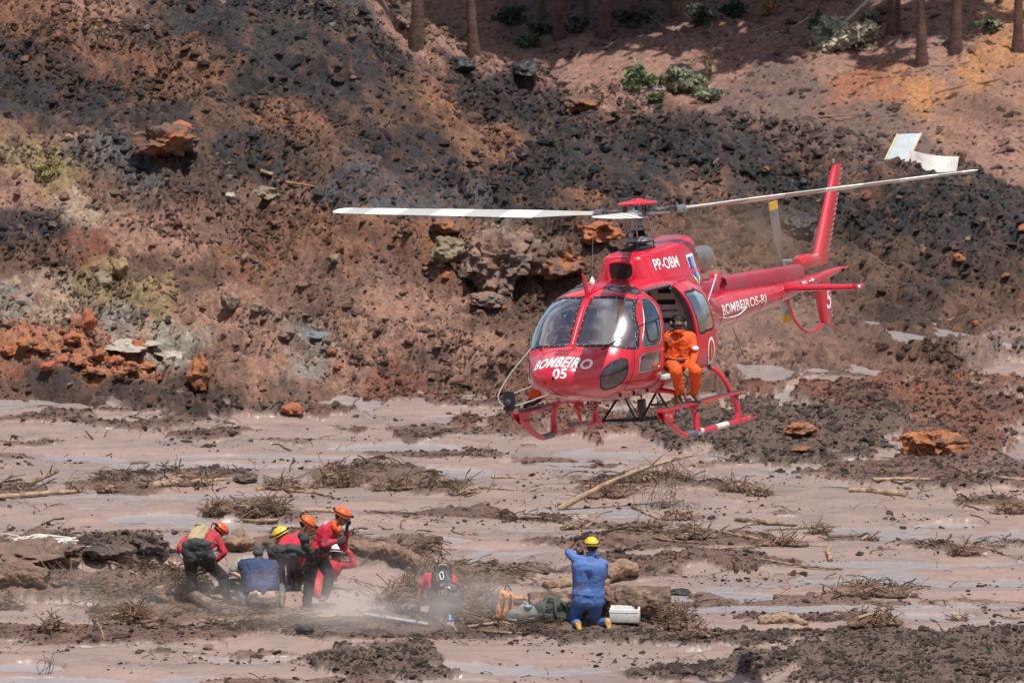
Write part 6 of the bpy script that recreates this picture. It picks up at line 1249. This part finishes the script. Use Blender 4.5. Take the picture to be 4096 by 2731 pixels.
rock(537,1238,110,66,pmat('tan_cracked_mud',(.21,.133,.09),rough=.85,var=.3,scale=3,bump=.05,bscale=7),'tan mud boulder behind the first rescuer',seed=21,cat='mud boulder',sink=.25,depth=.8,tz=.3)
rock(250,1262,130,52,mudd,'dark crusted mud block left of the first rescuer',seed=22,cat='mud block',sink=.25,depth=.6,sharp=1.0); rock(345,1250,90,64,mudd,'tall dark mud block next to the first rescuer, with a jagged top',seed=23,cat='mud block',sink=.2,depth=.6,sharp=1.1)
rock(80,1262,230,64,mudc,'broad tan mud bank carrying the coil of rope',seed=24,cat='mud bank',sink=.35,depth=.7); rock(565,1095,64,24,mudd,'black mud lump on a pole, upper left mud',seed=25,cat='mud lump',sink=.2,sharp=1); rock(1340,1396,40,30,mudd,'lump of mud beside the kneeling man',seed=26,cat='mud lump')
rock(1648,1450,22,26,darkr,'black cube of mud on the foreground rim',seed=27,cat='mud lump'); rock(1420,1258,44,18,mudc,'brown mud lump above the broken trunk piece',seed=28,cat='mud lump'); rock(1560,1362,60,16,darkr,'black plastic scrap lying in the dark puddle',seed=29,cat='scrap',sink=.2); rock(350,1436,40,14,mudc,'small flat mud clod, lower left',seed=30,cat='mud lump')
rock(700,1448,50,24,darkr,'dark shovel blade shaped scrap below the standing rescuer',seed=31,cat='scrap',depth=.3,sink=.1)
# ---- boulders of the slope
rock(380,338,165,96,rusty,'large rusty brown boulder overhanging its shadow on the upper left slope',seed=41,sink=.02,depth=.8,sharp=.7)
rock(415,310,70,40,clayr,'orange rust crust on top of the large brown boulder',seed=42,cat='crust',sink=-.25)
rock(1148,610,215,165,pinkr,'largest pale pink boulder left of the helicopter cabin',seed=43,sink=.12,depth=.7,sharp=.8); rock(1030,580,90,70,tanr,'tan block left of the largest pink boulder',seed=44); rock(1210,560,80,60,pinkr,'pink block at the right shoulder of the largest boulder',seed=45); rock(1290,600,150,110,rusty,'dark brown boulder in the hollow just left of the rotor mast',seed=46,sharp=.8); rock(1120,690,90,40,pinkr,'low pink slab below the largest boulder',seed=47); rock(1380,530,120,70,clayr,'rust boulder behind the rotor mast',seed=48,ang=.7); rock(1020,520,80,56,rusty,'brown boulder under the left rotor blade',seed=49)
rock(204,752,44,70,clayr,'tall orange clay spire standing on the left bank',seed=50,cat='clay spire',sink=.05,depth=.7,tz=.55); rock(458,862,72,96,clay,'pointed orange clay block in front of the left bank',seed=51,cat='clay block',sink=.1,tz=.4,sharp=.8); rock(675,940,60,34,clayr,'red clay lump at the tip of the left bank',seed=52,cat='clay block'); rock(320,795,46,40,clayr,'rust clay block right of the orange spire group',seed=53,cat='clay block'); rock(165,775,50,36,clayr,'rust clay block just left of the orange spire',seed=54,cat='clay block')
ORD='first second third fourth fifth sixth seventh eighth ninth tenth eleventh twelfth thirteenth fourteenth'.split()
for i,(u,v,w,h) in enumerate([(20,805,50,34),(60,790,56,38),(105,800,50,30),(140,825,46,30),(185,830,56,34),(225,815,50,40),(265,830,52,34),(300,840,50,30),(340,845,46,28),(110,840,50,24),(215,850,60,24),(280,860,46,22)]):
    rock(u,v,w,h,clay if i%3 else clayr,'orange clay clod, %s in the bright heap counting from the left edge'%ORD[sorted(range(12),key=lambda q:[20,60,105,140,185,225,265,300,340,110,215,280][q]).index(i)],seed=60+i,cat='clay clod',group='orange clay clods of the left bank',sub=4,sharp=1.25,sink=.2)
rock(2138,1010,178,88,clay,'largest bright orange clay block, right side on the mud',seed=80,cat='clay block',sink=.2,depth=.6,sharp=1.1); rock(1838,985,84,36,clay,'smaller orange clay block right of the skid',seed=81,cat='clay block',sharp=1)
rock(1838,525,92,72,darkr,'black rock behind the tail boom, beside the tail rotor',seed=84,sink=.05); rock(612,446,70,40,tanr,'flat olive boulder near the left blade tip',seed=85); rock(530,455,26,22,whiter,'small white stone left of the olive boulder',seed=86,cat='stone'); rock(275,620,54,60,ochr,'dark sided ochre block on the left middle slope',seed=87); rock(240,640,50,50,tanr,'olive block left of the ochre block',seed=88); rock(530,690,50,56,pinkr,'pink block with a pale cap, left middle slope',seed=89); rock(588,712,34,34,tanr,'small tan block right of the pink block',seed=90,cat='stone'); rock(385,735,16,26,darkr,'small black upright shard on the left bank',seed=91,cat='stone'); rock(770,595,34,26,tanr,'tan stone on the red brown slope left of centre',seed=92,cat='stone')
rock(300,790,150,26,whiter,'long pale grey slab behind the orange clods',seed=93,cat='slab',sink=.3); rock(395,815,100,34,whiter,'cracked pale grey slab right of the orange clods',seed=94,cat='slab',sink=.25); rock(720,765,110,34,bluer,'blue grey stony hump in the middle left',seed=95,cat='hump',sink=.3,sharp=1.2); rock(1840,1030,60,20,rusty,'brown clod right of the skid end',seed=96,cat='clod'); rock(660,770,40,40,pinkr,'pink shard beside the blue grey hump',seed=97,cat='stone'); rock(1205,165,80,50,darkr,'black lump on the dark ridge, centre top',seed=98,cat='lump'); rock(1330,245,100,60,rusty,'brown black lump at the end of the dark ridge',seed=99,cat='lump'); rock(1060,150,70,44,darkr,'black lump on the ridge below the leaning trunk',seed=100,cat='lump')
LMK=[(380,335,'the overhanging rusty boulder'),(1148,610,'the largest pink boulder'),(204,752,'the orange clay spire'),(458,862,'the pointed orange block'),(612,446,'the flat olive boulder'),(690,425,'the reddish plank'),(1838,525,'the black rock by the tail rotor'),(2057,335,'the tilted panel'),(2140,357,'the curved white sheet'),(770,480,'the left blade tip'),(1915,400,'the tail fin top'),(2248,390,'the right blade tip'),(1472,470,'the rotor hub'),(100,395,'the yellow green scrub'),(1205,165,'the black ridge lump'),(530,690,'the pink capped block'),(275,620,'the ochre block'),(720,765,'the blue grey hump'),(395,815,'the cracked grey slab'),(1088,125,'the leaning trunk'),(1505,235,'the front scrub'),(50,60,'the top left corner'),(950,760,'the bare red slope left of the nose'),(2300,600,'the right edge below the blade')]
def where(u,v):
    q=sorted((math.hypot(u-a,v-b),a,b,t) for a,b,t in LMK)[0]; dx,dy=u-q[1],v-q[2]; d='' 
    d=('right of' if dx>0 else 'left of') if abs(dx)>1.6*abs(dy) else ('below' if dy>0 else 'above') if abs(dy)>1.6*abs(dx) else ('below and ' if dy>0 else 'above and ')+('right of' if dx>0 else 'left of')
    return ('just ' if q[0]<70 else 'well ' if q[0]>190 else '')+d+' '+q[3]
seen_lb=set(); rr=random.Random(77); mats=[('rusty',rusty),('pinkish',pinkr),('olive',tanr),('dark',darkr),('ochre',ochr),('clay red',clayr)]
for i in range(56):
    u=rr.uniform(0,2352); v=rr.uniform(60 if u<900 else 330,870 if u<1200 else 740); w=rr.uniform(14,36)
    k=0 if v<470 else rr.choice([0,1,0,2,5]); k=rr.choice([0,3,3,0]) if v<470 else k
    if 1180<u<2000 and 480<v: continue
    lb_='%s %s rock lump in rubble, %s'%('small' if w<21 else 'medium' if w<29 else 'large',mats[k][0],where(u,v).replace('just ','')); lb_=lb_ if len(lb_.split())<=16 else lb_.replace(' in rubble','')
    if lb_ in seen_lb: continue
    seen_lb.add(lb_)
    rock(u,v,w,w*rr.uniform(.5,.9),mats[k][1],lb_,seed=200+i,cat='rock',name='slope_rock',group='%s lumps on the rubble slope'%mats[k][0],sub=3,sharp=1.0,sink=.3)
glog(638,416,724,432,6,5,'reddish plank lying on the slope near the left blade tip',m=pmat('reddish_plank',(.30,.13,.08)),cat='plank',stubs=0,name='plank'); glog(600,404,628,412,9,8,'pale broken plank above the reddish plank',m=woodp,cat='plank',stubs=0,name='plank')
# ---- wreckage on the far side
def sheetp(name,corners,m,label,cat,th=.02,edge=None,bend=0):
    P=[np.array(c,float) for c in corners]; n=14; g=G(); V=[]; nrm=unit(np.cross(P[1]-P[0],P[3]-P[0]))
    for i in range(n+1):
        a,b=lerp(P[0],P[1],i/n),lerp(P[3],P[2],i/n); off=nrm*bend*math.sin(math.pi*i/n); V+= [a+off,b+off,b+off+nrm*th,a+off+nrm*th]
    F=[(4*i+j,4*i+(j+1)%4,4*i+4+(j+1)%4,4*i+4+j) for i in range(n) for j in range(4)]+[(0,1,2,3),(4*n,4*n+1,4*n+2,4*n+3)]; c=V[0].copy()
    o=mk(name,np.array(V)-c,F,m,smooth=False); o.location=c; tag(o,label,cat)
    if edge is not None:
        for a,b in ((P[0],P[3]),(P[1],P[2])): G().tube([a-c+nrm*.03,b-c+nrm*.02],.022,6).build('edge_trim',edge,o)
    return o
p0=gpt(2030,372)-[0,0,.05]; p1=p0+[.42,.0,.02]; sheetp('broken_panel',[p0,p1,p1+[.26,.5,.44],p0+[.26,.5,.44]],pmat('blue_grey_panel',(.34,.39,.43),rough=.5,dirt=(.25,.17,.13),dirt_amt=.25),'tilted blue grey panel with pale yellow edges stuck in far rubble','panel',edge=pmat('pale_yellow_trim',(.55,.48,.33)))
p0=gpt(2096,384)-[0,0,.05]; p1=p0+[.78,.1,-.04]; sheetp('curved_sheet',[p0,p1,p1+[.05,.24,.22],p0+[-.05,.24,.32]],pmat('white_sheet_metal',(.46,.44,.42),rough=.5,var=.15,dirt=(.28,.19,.15),dirt_amt=.4,dirt_scale=3),'curved white sheet of wreckage right of the tilted panel','sheet',bend=-.08)
p0=gpt(2225,332); p1=p0+[.6,0,0]; sheetp('pale_slab',[p0,p1,p1+[.1,.5,.03],p0+[.05,.5,.05]],whiter,'flat pale slab at the far right edge of the rubble','slab')
# ---- trees beyond the ridge
bark=pmat('brown_bark',(.115,.060,.045),rough=.9,var=.4,scale=3,bump=.02,dirt=(.04,.03,.028),dirt_amt=.4,dirt_scale=2); leafm=pmat('eucalyptus_leaf',(.055,.085,.035),rough=.6,var=.45,scale=1.2); bushm=pmat('bush_leaf',(.075,.115,.050),rough=.7,var=.4,scale=3); palebr=pmat('bleached_branches',(.42,.38,.28),rough=.8)
def leaf_mesh(n,rad,size,seed):
    r_=np.random.default_rng(seed); cl=r_.normal(0,.42,(14,3)); c=cl[r_.integers(0,14,n)]+r_.normal(0,.16,(n,3)); c=c*rad; d=r_.normal(0,1,(n,3)); d/=np.linalg.norm(d,axis=1)[:,None]; e=np.cross(d,r_.normal(0,1,(n,3))); e/=np.linalg.norm(e,axis=1)[:,None]; s=size*r_.uniform(.6,1.3,(n,1))
    V=np.stack([c-d*s,c+e*s*.35,c+d*s,c-e*s*.35],1).reshape(-1,3); F=np.arange(4*n).reshape(n,4); return V,F
crv=[leaf_mesh(2200,np.array([2.1,2.1,2.6]),.30,s) for s in (1,2)]; crm=[]
for V,F in crv:
    o=mk('crown',V,F,leafm,smooth=False); crm.append(o.data); bpy.data.objects.remove(o)
def tree(p,h,r,label,group=None,seed=0,lean=0,fl=1.7):
    rr=random.Random(seed); t=empty('eucalyptus_tree',p,label=label,cat='tree',group=group)
    pts_=[(0,0,-.3),(0,0,.0),(lean*.2,0,h*.3),(lean*.6,rr.uniform(-.3,.3),h*.65),(lean,0,h)]; q=bez(pts_,6); k=len(q); zz=q[:,2]/h; rad=r*(1-.55*np.clip(zz,0,1))*(1+ (fl-1)*np.exp(-np.clip(q[:,2],0,9)/.35))
    g=G().tube(q,rad,12)
    for i in range(4): a=rr.uniform(0,6.3); z=h*rr.uniform(.55,.9); L=rr.uniform(1.2,2.2); g.tube([(lean*z/h,0,z),(lean*z/h+L*math.cos(a),L*math.sin(a),z+L*.7)],[r*.3,r*.1],6)
    g.build('trunk',bark,t); c=bpy.data.objects.new('crown',crm[seed%2]); col.objects.link(c); c.parent=t; c.location=(lean,0,h-.5); c.rotation_euler=(0,0,rr.uniform(0,6)); s=rr.uniform(.85,1.15); c.scale=(s,s,s); return t
for i,(u,v,w,lb,ln) in enumerate([(958,96,24,'thick dark trunk at the top, left of the leaning one',.4),(1088,124,20,'leaning red brown trunk rising behind the black ridge',-1.2),(1284,92,18,'dark trunk in shade right of the leaning trunk',.2),(1390,86,20,'red brown trunk in the shaded wood, centre top',.3),(1345,60,12,'thin trunk between two thicker trunks in the shade',.1),(2118,152,20,'tall slim dark trunk with wide foot, right side',-.5),(2195,118,22,'dark trunk behind and right of the slim one',.3),(2045,80,15,'left trunk of the close pair, top right',.1),(2062,78,12,'right trunk of the close pair, top right',-.1),(1245,45,12,'thin far trunk in deep shade',.1),(1545,40,14,'trunk in shade right of the centre group',.2),(1470,50,10,'slender trunk in shade, centre right',.0),(2338,120,20,'rust brown stump like trunk at the right edge',.1)]):
    p=gpt(u,v); t_=tree(p,7.5 if 2<=i<=4 or i in (9,10,11) else 12,w*um(p[1])/2,lb,seed=i,lean=ln)
    if 2<=i<=4 or i in (9,10,11): [setattr(c,'scale',(1.7,1.7,1.2)) for c in t_.children if c.name.startswith('crown')]  # crowns out of view, set low and spread wide to shade the ground
rr=random.Random(9)
for i in range(26):
    x=rr.uniform(-14,13); y=rr.uniform(233,256); tree((x,y,base_z(np.array([x]),np.array([y]))[0]),rr.uniform(10,14),.16,'eucalyptus of the wood beyond the top of the frame',group='trees of the far wood',seed=20+i,lean=rr.uniform(-.4,.4))
# ---- bushes, brushwood
def bush(u,v,wu,hu,label,m=bushm,seed=0,n=500,size=.07,name='green_bush',cat='bush'):
    p=gpt(u,v+hu*.4); s=um(p[1]); t=empty(name,p,label=label,cat=cat); V,F=leaf_mesh(n,np.array([wu*s*.42,wu*s*.35,hu*s*.5]),size,seed); V[:,2]+=hu*s*.45; mk('foliage',V,F,m,t,smooth=False)
    for i in range(6): a=i*1.05; G().tube([(0,0,0),(math.cos(a)*wu*s*.25,math.sin(a)*wu*s*.2,hu*s*.6)],[.02,.008],5).build('stem',bark,t)
    return t
bush(1468,185,80,64,'brightest green bush, left one of the two beyond the ridge',m=pmat('bright_bush_leaf',(.15,.21,.095),var=.35,scale=3),seed=3,n=1100); bush(1560,190,130,60,'grey green bush right of the bright green one',m=pmat('grey_green_leaf',(.19,.20,.13),var=.35),seed=4,n=1500); bush(1640,215,130,34,'low green scrub right of the grey green bush',m=bpy.data.materials['grey_green_leaf'],seed=5,n=800); bush(1505,235,70,16,'low scrub in front of the bright green bush',seed=6,n=200)
bush(1915,62,120,84,'pale leafy brushwood heap, top right of centre',m=pmat('pale_brush',(.42,.40,.30),var=.5,scale=6),seed=7,n=1300,size=.08,name='brushwood_heap',cat='brushwood'); bush(1960,85,150,64,'bleached brushwood heap left of the paired trunks',m=palebr,seed=8,n=900,size=.09,name='brushwood_heap',cat='brushwood'); bush(1630,165,18,60,'pale yellowish shoot standing right of the grey green bush',m=pmat('pale_yellow_leaf',(.45,.38,.20)),seed=9,n=90,size=.07,name='dry_shoot',cat='shoot'); bush(1770,20,70,36,'orange brown dry bush, top right of centre',m=pmat('dry_orange_leaf',(.30,.15,.05)),seed=10,n=260,size=.08,name='dry_bush'); bush(1880,55,50,60,'dull green bush behind the brushwood',seed=11,n=300); bush(1210,95,70,40,'dark shrub in the shade near the leaning trunk',seed=12,n=300,m=leafm)
bush(100,395,110,46,'yellow green scrub on the left slope',m=pmat('ochre_scrub',(.26,.21,.08),var=.4,scale=4),seed=13,n=420,size=.05,name='dry_bush')
glog(1452,218,1600,206,9,6,'pale grey fallen trunk lying in front of the green bushes',m=pmat('grey_dead_wood',(.30,.28,.25),bump=.02),cat='log',name='log',stubs=4); glog(1880,110,2010,20,10,6,'pale fallen branch leaning up through the brushwood',m=palebr,cat='branch',name='fallen_branch',stubs=4,lift=(0,.3)); glog(1700,140,1860,40,5,3,'thin slanting branch in the far brush',m=palebr,cat='branch',name='fallen_branch')
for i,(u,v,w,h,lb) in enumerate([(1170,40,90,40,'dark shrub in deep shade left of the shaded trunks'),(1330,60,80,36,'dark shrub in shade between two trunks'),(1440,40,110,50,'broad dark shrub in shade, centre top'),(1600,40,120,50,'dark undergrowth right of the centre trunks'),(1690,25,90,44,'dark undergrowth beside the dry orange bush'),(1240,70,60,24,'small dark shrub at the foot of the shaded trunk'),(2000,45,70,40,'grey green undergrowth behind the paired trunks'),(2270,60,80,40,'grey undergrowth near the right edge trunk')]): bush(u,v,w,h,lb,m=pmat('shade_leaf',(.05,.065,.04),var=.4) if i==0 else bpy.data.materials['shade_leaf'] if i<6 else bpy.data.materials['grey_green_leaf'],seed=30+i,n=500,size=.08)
for i,(a,b,c,d,w,lb) in enumerate([(1120,60,1180,20,5,'bare slanting branch in the shade beside the leaning trunk'),(1270,150,1400,60,5,'long slanting bare branch crossing the shade edge'),(1560,90,1480,30,4,'thin leaning branch in the shaded undergrowth'),(1730,75,1840,30,6,'reddish fallen stem below the dry orange bush'),(1780,110,1900,95,5,'pinkish fallen stem on the bare far slope'),(2090,175,2230,140,7,'long fallen trunk beyond the slim tree'),(2150,215,2330,175,9,'orange mud covered trunk lying at the right'),(1010,40,1060,90,4,'thin stem leaning between the two left trunks'),(1880,270,1990,262,5,'dark flat branch on the purple far mud')]): glog(a,b,c,d,w,w*.5,lb,m=pmat('far_stem',(.24,.14,.10),var=.3) if i==0 else bpy.data.materials['far_stem'],cat='branch',name='fallen_branch',seed=70+i,stubs=3)
# ---- kit of the rescuers
m=B(161.9)
def onz(p,dz=0): p=np.array(p); p[2]=gz(p[0],p[1])[0]+dz; return p
a=m(95,665,.0); b=m(520,735,-.2); d=b-a; L=np.linalg.norm(d); t=empty('rescue_board',(a+b)/2,label='long grey rescue board lying in front of the straw heap',cat='rescue board'); ang=math.atan2(d[1],d[0])
Rb=Matrix.Rotation(ang,3,'Z')@Matrix.Rotation(-math.asin(d[2]/L),3,'Y')@Matrix.Rotation(R(-24),3,'X'); t.rotation_euler=Rb.to_euler()
G().box((0,0,0),(L,.34,.065),bev=.02).build('board',pmat('grey_green_plastic',(.20,.235,.235),rough=.45,var=.15,dirt=(.30,.24,.2),dirt_amt=.2),t); G().box((0,.1,.04),(L*.86,.03,.012),bev=.004).box((0,-.1,.04),(L*.86,.03,.012),bev=.004).build('rail',dgrey,t); G().box((0,-.172,-.0),(L*.98,.008,.02)).build('edge_line',pmat('light_edge',(.42,.46,.45)),t)
for x in (-.62,.30): G().tube([(x,-.2,-.02),(x+.03,-.19,.05),(x+.05,.0,.055)],.012,5).build('tie',wood,t)
def bagblob(name,prims,mm,label,cat,at,parts=()):
    t=empty(name,at,label=label,cat=cat); g=G()
    for p,q,r0,r1 in prims: g.cap2(p,q,r0,r1)
    g.blob('shell',mm,t,.013,2,.035,.08,.02,.035); return t
t=bagblob('plastic_bag',[((-.12,0,.06),(.10,0,.08),.08,.09),((0,0,.1),(.1,.05,.14),.06,.05)],pmat('shiny_black_plastic',(.012,.013,.016),rough=.18,bump=.04,bscale=10),'shiny black plastic bag on the board next to the kneeling rescuer','bag',m(375,650,.05)); G().cap2((-.2,.05,.04),(-.28,.05,.08),.05,.06).build('bag_corner',bpy.data.materials['shiny_black_plastic'],t)
t=empty('blue_canister',m(648,735,-.22),label='blue and white canister between the boots of the kneeling rescuer',cat='canister'); G().lathe([(.05,0),(.055,.01),(.055,.11),(.03,.14),(.015,.15)],n=16).build('body',pmat('blue_plastic',(.06,.16,.40),rough=.4),t); G().lathe([(.057,.03),(.057,.08)],n=16,cap=False).build('white_band',wht,t); G().lathe([(.018,.15),(.018,.17)],n=10).build('cap',wht,t)
P0=m(1010,640,.1); P0[2]-=.10
t=bagblob('orange_backpack',[((-.06,0,.10),(-.02,0,.34),.10,.085),((.04,.02,.10),(.05,.02,.32),.09,.08),((-.1,-.02,.05),(.02,-.02,.03),.06,.06)],pmat('orange_pack_cloth',(.62,.22,.06),rough=.7,var=.12,dirt=(.30,.2,.14),dirt_amt=.3),'orange and grey backpack standing in the middle of the kit','backpack',P0)
G().cap2((-.16,.02,.12),(-.15,.02,.36),.05,.045).cap2((.10,.02,.26),(.20,.02,.24),.06,.05).build('side_pocket',pmat('grey_pack_cloth',(.10,.10,.11)),t); G().tube(bez([(-.05,-.11,.40),(-.02,-.14,.30),(-.05,-.12,.12)],6),.016,6).tube(bez([(.07,-.09,.38),(.08,-.12,.26),(.06,-.11,.14)],6),.016,6).tube(bez([(-.02,0,.42),(.02,-.02,.50),(.08,0,.42)],6),.012,6).build('strap',blk,t); G().cap2((.14,.0,.30),(.24,.02,.30),.035,.03).build('top_roll',bpy.data.materials['orange_pack_cloth'],t)
P0=m(1130,690,.0); P0[2]-=.04
t=bagblob('gear_bag',[((-.16,0,.10),(.12,0,.12),.10,.12),((-.2,-.03,.04),(-.1,-.03,.02),.07,.07),((.05,0,.18),(.12,0,.18),.08,.07)],pmat('grey_green_bag',(.12,.125,.105),rough=.7,var=.25,dirt=(.24,.17,.12),dirt_amt=.4),'dusty grey gear bag between the orange backpack and the black bag','gear bag',P0); G().lathe([(.05,.0),(.055,.01),(.055,.03),(.03,.035)],(.06,-.06,.23)).build('blue_lid',pmat('pale_blue_lid',(.20,.35,.50)),t); G().tube([(-.22,-.10,.06),(-.05,-.12,.05),(.15,-.11,.09)],.016,6).build('strap',grey,t)
P0=m(1295,715,.0); P0[2]-=.02
t=bagblob('black_duffel_bag',[((-.14,0,.10),(.16,0,.10),.12,.13),((-.12,.02,.24),(.12,.02,.26),.11,.12),((-.02,.02,.36),(.08,.02,.36),.07,.07)],pmat('dark_green_black_canvas',(.035,.042,.038),rough=.75,var=.2,dirt=(.14,.1,.08),dirt_amt=.25),'big black duffel bag standing left of the man in blue','duffel bag',P0); G().tube(bez([(-.10,-.10,.02),(-.08,-.14,.24),(-.04,-.08,.40),(.06,-.08,.40),(.09,-.14,.22),(.13,-.12,.04)],8),.020,6,flat=.6).build('strap',pmat('worn_webbing',(.08,.09,.085)),t); G().tube(bez([(.17,-.06,.36),(.26,-.05,.25),(.30,-.06,.05)],6),.03,6).build('side_strap',bpy.data.materials['worn_webbing'],t)
stick([m(1108,572,.2),m(1210,632,.0)],.010,.010,steel,'metal_rod','thin metal rod leaning between the gear bags','rod',8); stick([m(905,455,.4),m(955,490,.3)],.008,.007,steel,'metal_rod','short white rod tip above the orange backpack','rod',6)
foam=pmat('white_foam',(.74,.72,.69),rough=.7,var=.05,dirt=(.45,.36,.3),dirt_amt=.25,dirt_scale=6)
def openbox(name,c,sx,sy,sz,label,rz,tilt=0,m_=foam,red=False):
    t=empty(name,c,label=label,cat='box'); t.rotation_euler=(R(tilt),0,R(rz)); w=.03
    for nm,cc,s in (('bottom',(0,0,w/2),(sx,sy,w)),('side',(0,-sy/2+w/2,sz/2),(sx,w,sz)),('side',(0,sy/2-w/2,sz/2),(sx,w,sz)),('end',(-sx/2+w/2,0,sz/2),(w,sy-2*w-.004,sz-.004)),('end',(sx/2-w/2,0,sz/2),(w,sy-2*w-.004,sz-.004))): G().box(cc,s,bev=.006).build(nm,m_,t)
    for z in (.78,): G().box((0,-sy/2-.001,sz*z),(sx*.96,.006,.006)).build('rib',grey if z<.5 else m_,t)
    if red: G().box((sx*.38,-sy/2-.002,sz*.8),(sx*.2,.006,sz*.25)).build('red_mark',pmat('red_mark',(.5,.05,.04)),t)
    return t
pb=m(1785,755,-.05); pb[2]=gz(pb[0],pb[1])[0]+.02; openbox('foam_box',pb,.43,.30,.20,'white foam box standing open beside the yellow boots',-4); pb=m(1768,672,.20); openbox('foam_box',pb,.36,.26,.14,'white foam lid box leaning behind the open foam box',-8,12,red=True)
t=empty('plastic_bag',m(1915,780,-.1),label='crumpled pale green plastic bag right of the white box',cat='bag'); G().ell((0,0,.04),(.12,.08,.07)).ell((-.06,0,.07),(.05,.05,.06)).ell((.08,0,.02),(.07,.06,.04)).blob('film',pmat('pale_green_film',(.38,.50,.42),rough=.25,var=.2,scale=14,bump=.02),t,.010,1,.05,.05,.03,.025)
t=empty('plastic_bag',m(1010,775,-.2),label='clear crumpled plastic bag in front of the orange backpack',cat='bag'); G().ell((0,0,.03),(.09,.06,.045)).blob('film',pmat('clear_film',(.42,.38,.34),rough=.2,bump=.02),t,.010,1,.04,.04)
# ropes
rr=random.Random(4); P=[]
c0=gpt(105,1268)
for i in range(90):
    a=i*.62+rr.uniform(-.3,.3); r0=rr.uniform(.16,.36); P.append((math.cos(a)*r0*1.35+rr.uniform(-.05,.05),math.sin(a)*r0*.9,.02+rr.uniform(0,.10)))
rope=empty('coiled_rope',c0+[0,0,.10],label='coil of whitish rope thrown on the left mud bank',cat='rope'); G().tube(bez(P,5),.012,6).build('coil',pmat('dirty_white_rope',(.62,.57,.51),rough=.8),rope); e=gpt(172,1262)-c0; G().tube(bez([(.3,0,.05),(.55,-.05,.0),e+[.0,0,-.05],e+[.25,0,-.06]],6),.009,6).build('loose_end',bpy.data.materials['dirty_white_rope'],rope); e=gpt(5,1240)-c0; G().tube(bez([(-.3,.1,.05),e*.6+[0,0,.02],e],6),.009,6).build('loose_end',bpy.data.materials['dirty_white_rope'],rope)
c0=m(-300,760,.2); c0=onz(c0,.02); P=[(math.cos(a*.5)*(.22+.05*math.sin(a*1.7)),math.sin(a*.5)*.2+.02*a/20,.03+.05*math.sin(a*.9)**2) for a in range(40)]; w_=G().tube(bez(P,4),.009,5).build('wire_loops',wood); w_.location=c0; tag(w_,'brown loops of wire or root on the mud below the navy shirt','wire')
# weeds at the lower left
t=empty('dry_weed',gpt(100,1548),label='thin leafless weed standing in the lower left corner mud',cat='weed')
for i in range(7): rr=random.Random(i); G().tube(bez([(rr.uniform(-.1,.1),0,0),(rr.uniform(-.12,.15),0,.15),(rr.uniform(-.15,.25),0,rr.uniform(.22,.36))],5),[.004]*10+[.002],4).build('stem',bark,t)
# ---- dust blown up by the rotor
def dust(name,c,size,dens,colr,scale,seed,thr=.48):
    o=G().ell((0,0,0),(1,1,1),n=24).build(name,None); o.location=c; o.scale=size; m_=bpy.data.materials.new(name); m_.use_nodes=True; n,l=nodes_of(m_); n.remove(n['Principled BSDF']); v=n.new('ShaderNodeVolumePrincipled'); v.inputs['Color'].default_value=(*colr,1); v.inputs['Anisotropy'].default_value=0
    t=n.new('ShaderNodeTexCoord'); nz=n.new('ShaderNodeTexNoise'); nz.inputs['Scale'].default_value=scale; nz.inputs['Detail'].default_value=5; mp=n.new('ShaderNodeMapping'); mp.inputs['Location'].default_value=(seed,seed*.7,0); mp.inputs['Scale'].default_value=(size[0],size[1],size[2]); l.new(t.outputs['Object'],mp.inputs['Vector']); l.new(mp.outputs['Vector'],nz.inputs['Vector'])
    ln=n.new('ShaderNodeVectorMath'); ln.operation='LENGTH'; l.new(t.outputs['Object'],ln.inputs[0]); fr=n.new('ShaderNodeMapRange'); fr.inputs['From Min'].default_value=1.0; fr.inputs['From Max'].default_value=.25; fr.inputs['To Min'].default_value=0; fr.inputs['To Max'].default_value=1; l.new(ln.outputs['Value'],fr.inputs['Value'])
    nr=n.new('ShaderNodeMapRange'); nr.inputs['From Min'].default_value=thr-.08; nr.inputs['From Max'].default_value=thr+.22; l.new(nz.outputs['Fac'],nr.inputs['Value']); mu=n.new('ShaderNodeMath'); mu.operation='MULTIPLY'; l.new(fr.outputs['Result'],mu.inputs[0]); l.new(nr.outputs['Result'],mu.inputs[1]); m2=n.new('ShaderNodeMath'); m2.operation='MULTIPLY'; m2.inputs[1].default_value=dens; l.new(mu.outputs['Value'],m2.inputs[0]); l.new(m2.outputs['Value'],v.inputs['Density']); l.new(v.outputs['Volume'],n['Material Output'].inputs['Volume']); o.data.materials.clear(); o.data.materials.append(m_); o['kind']='stuff'; return o
mdu=B(161.0)
dust('dust_cloud',mdu(-60,560,.2),(2.3,.75,.75),1.5,(.97,.90,.85),1.1,3); dust('dust_cloud',mdu(560,560,.1),(1.9,.6,.55),1.3,(.97,.90,.85),1.3,7); dust('dust_cloud',gpt(200,1420)+[0,0,.3],(2.6,1.0,.5),.5,(.93,.85,.78),1.2,5)
pe=h2w((-7.2,-.2,2.2)); dust('dust_cloud',pe+[0.1,1.0,-.1],(1.5,1.2,.8),.9,(.42,.32,.24),1.4,9,.44); pe=gpt(1690,800); dust('dust_cloud',pe+[0,-2,.7],(2.8,1.3,.9),.8,(.62,.46,.38),1.0,11)
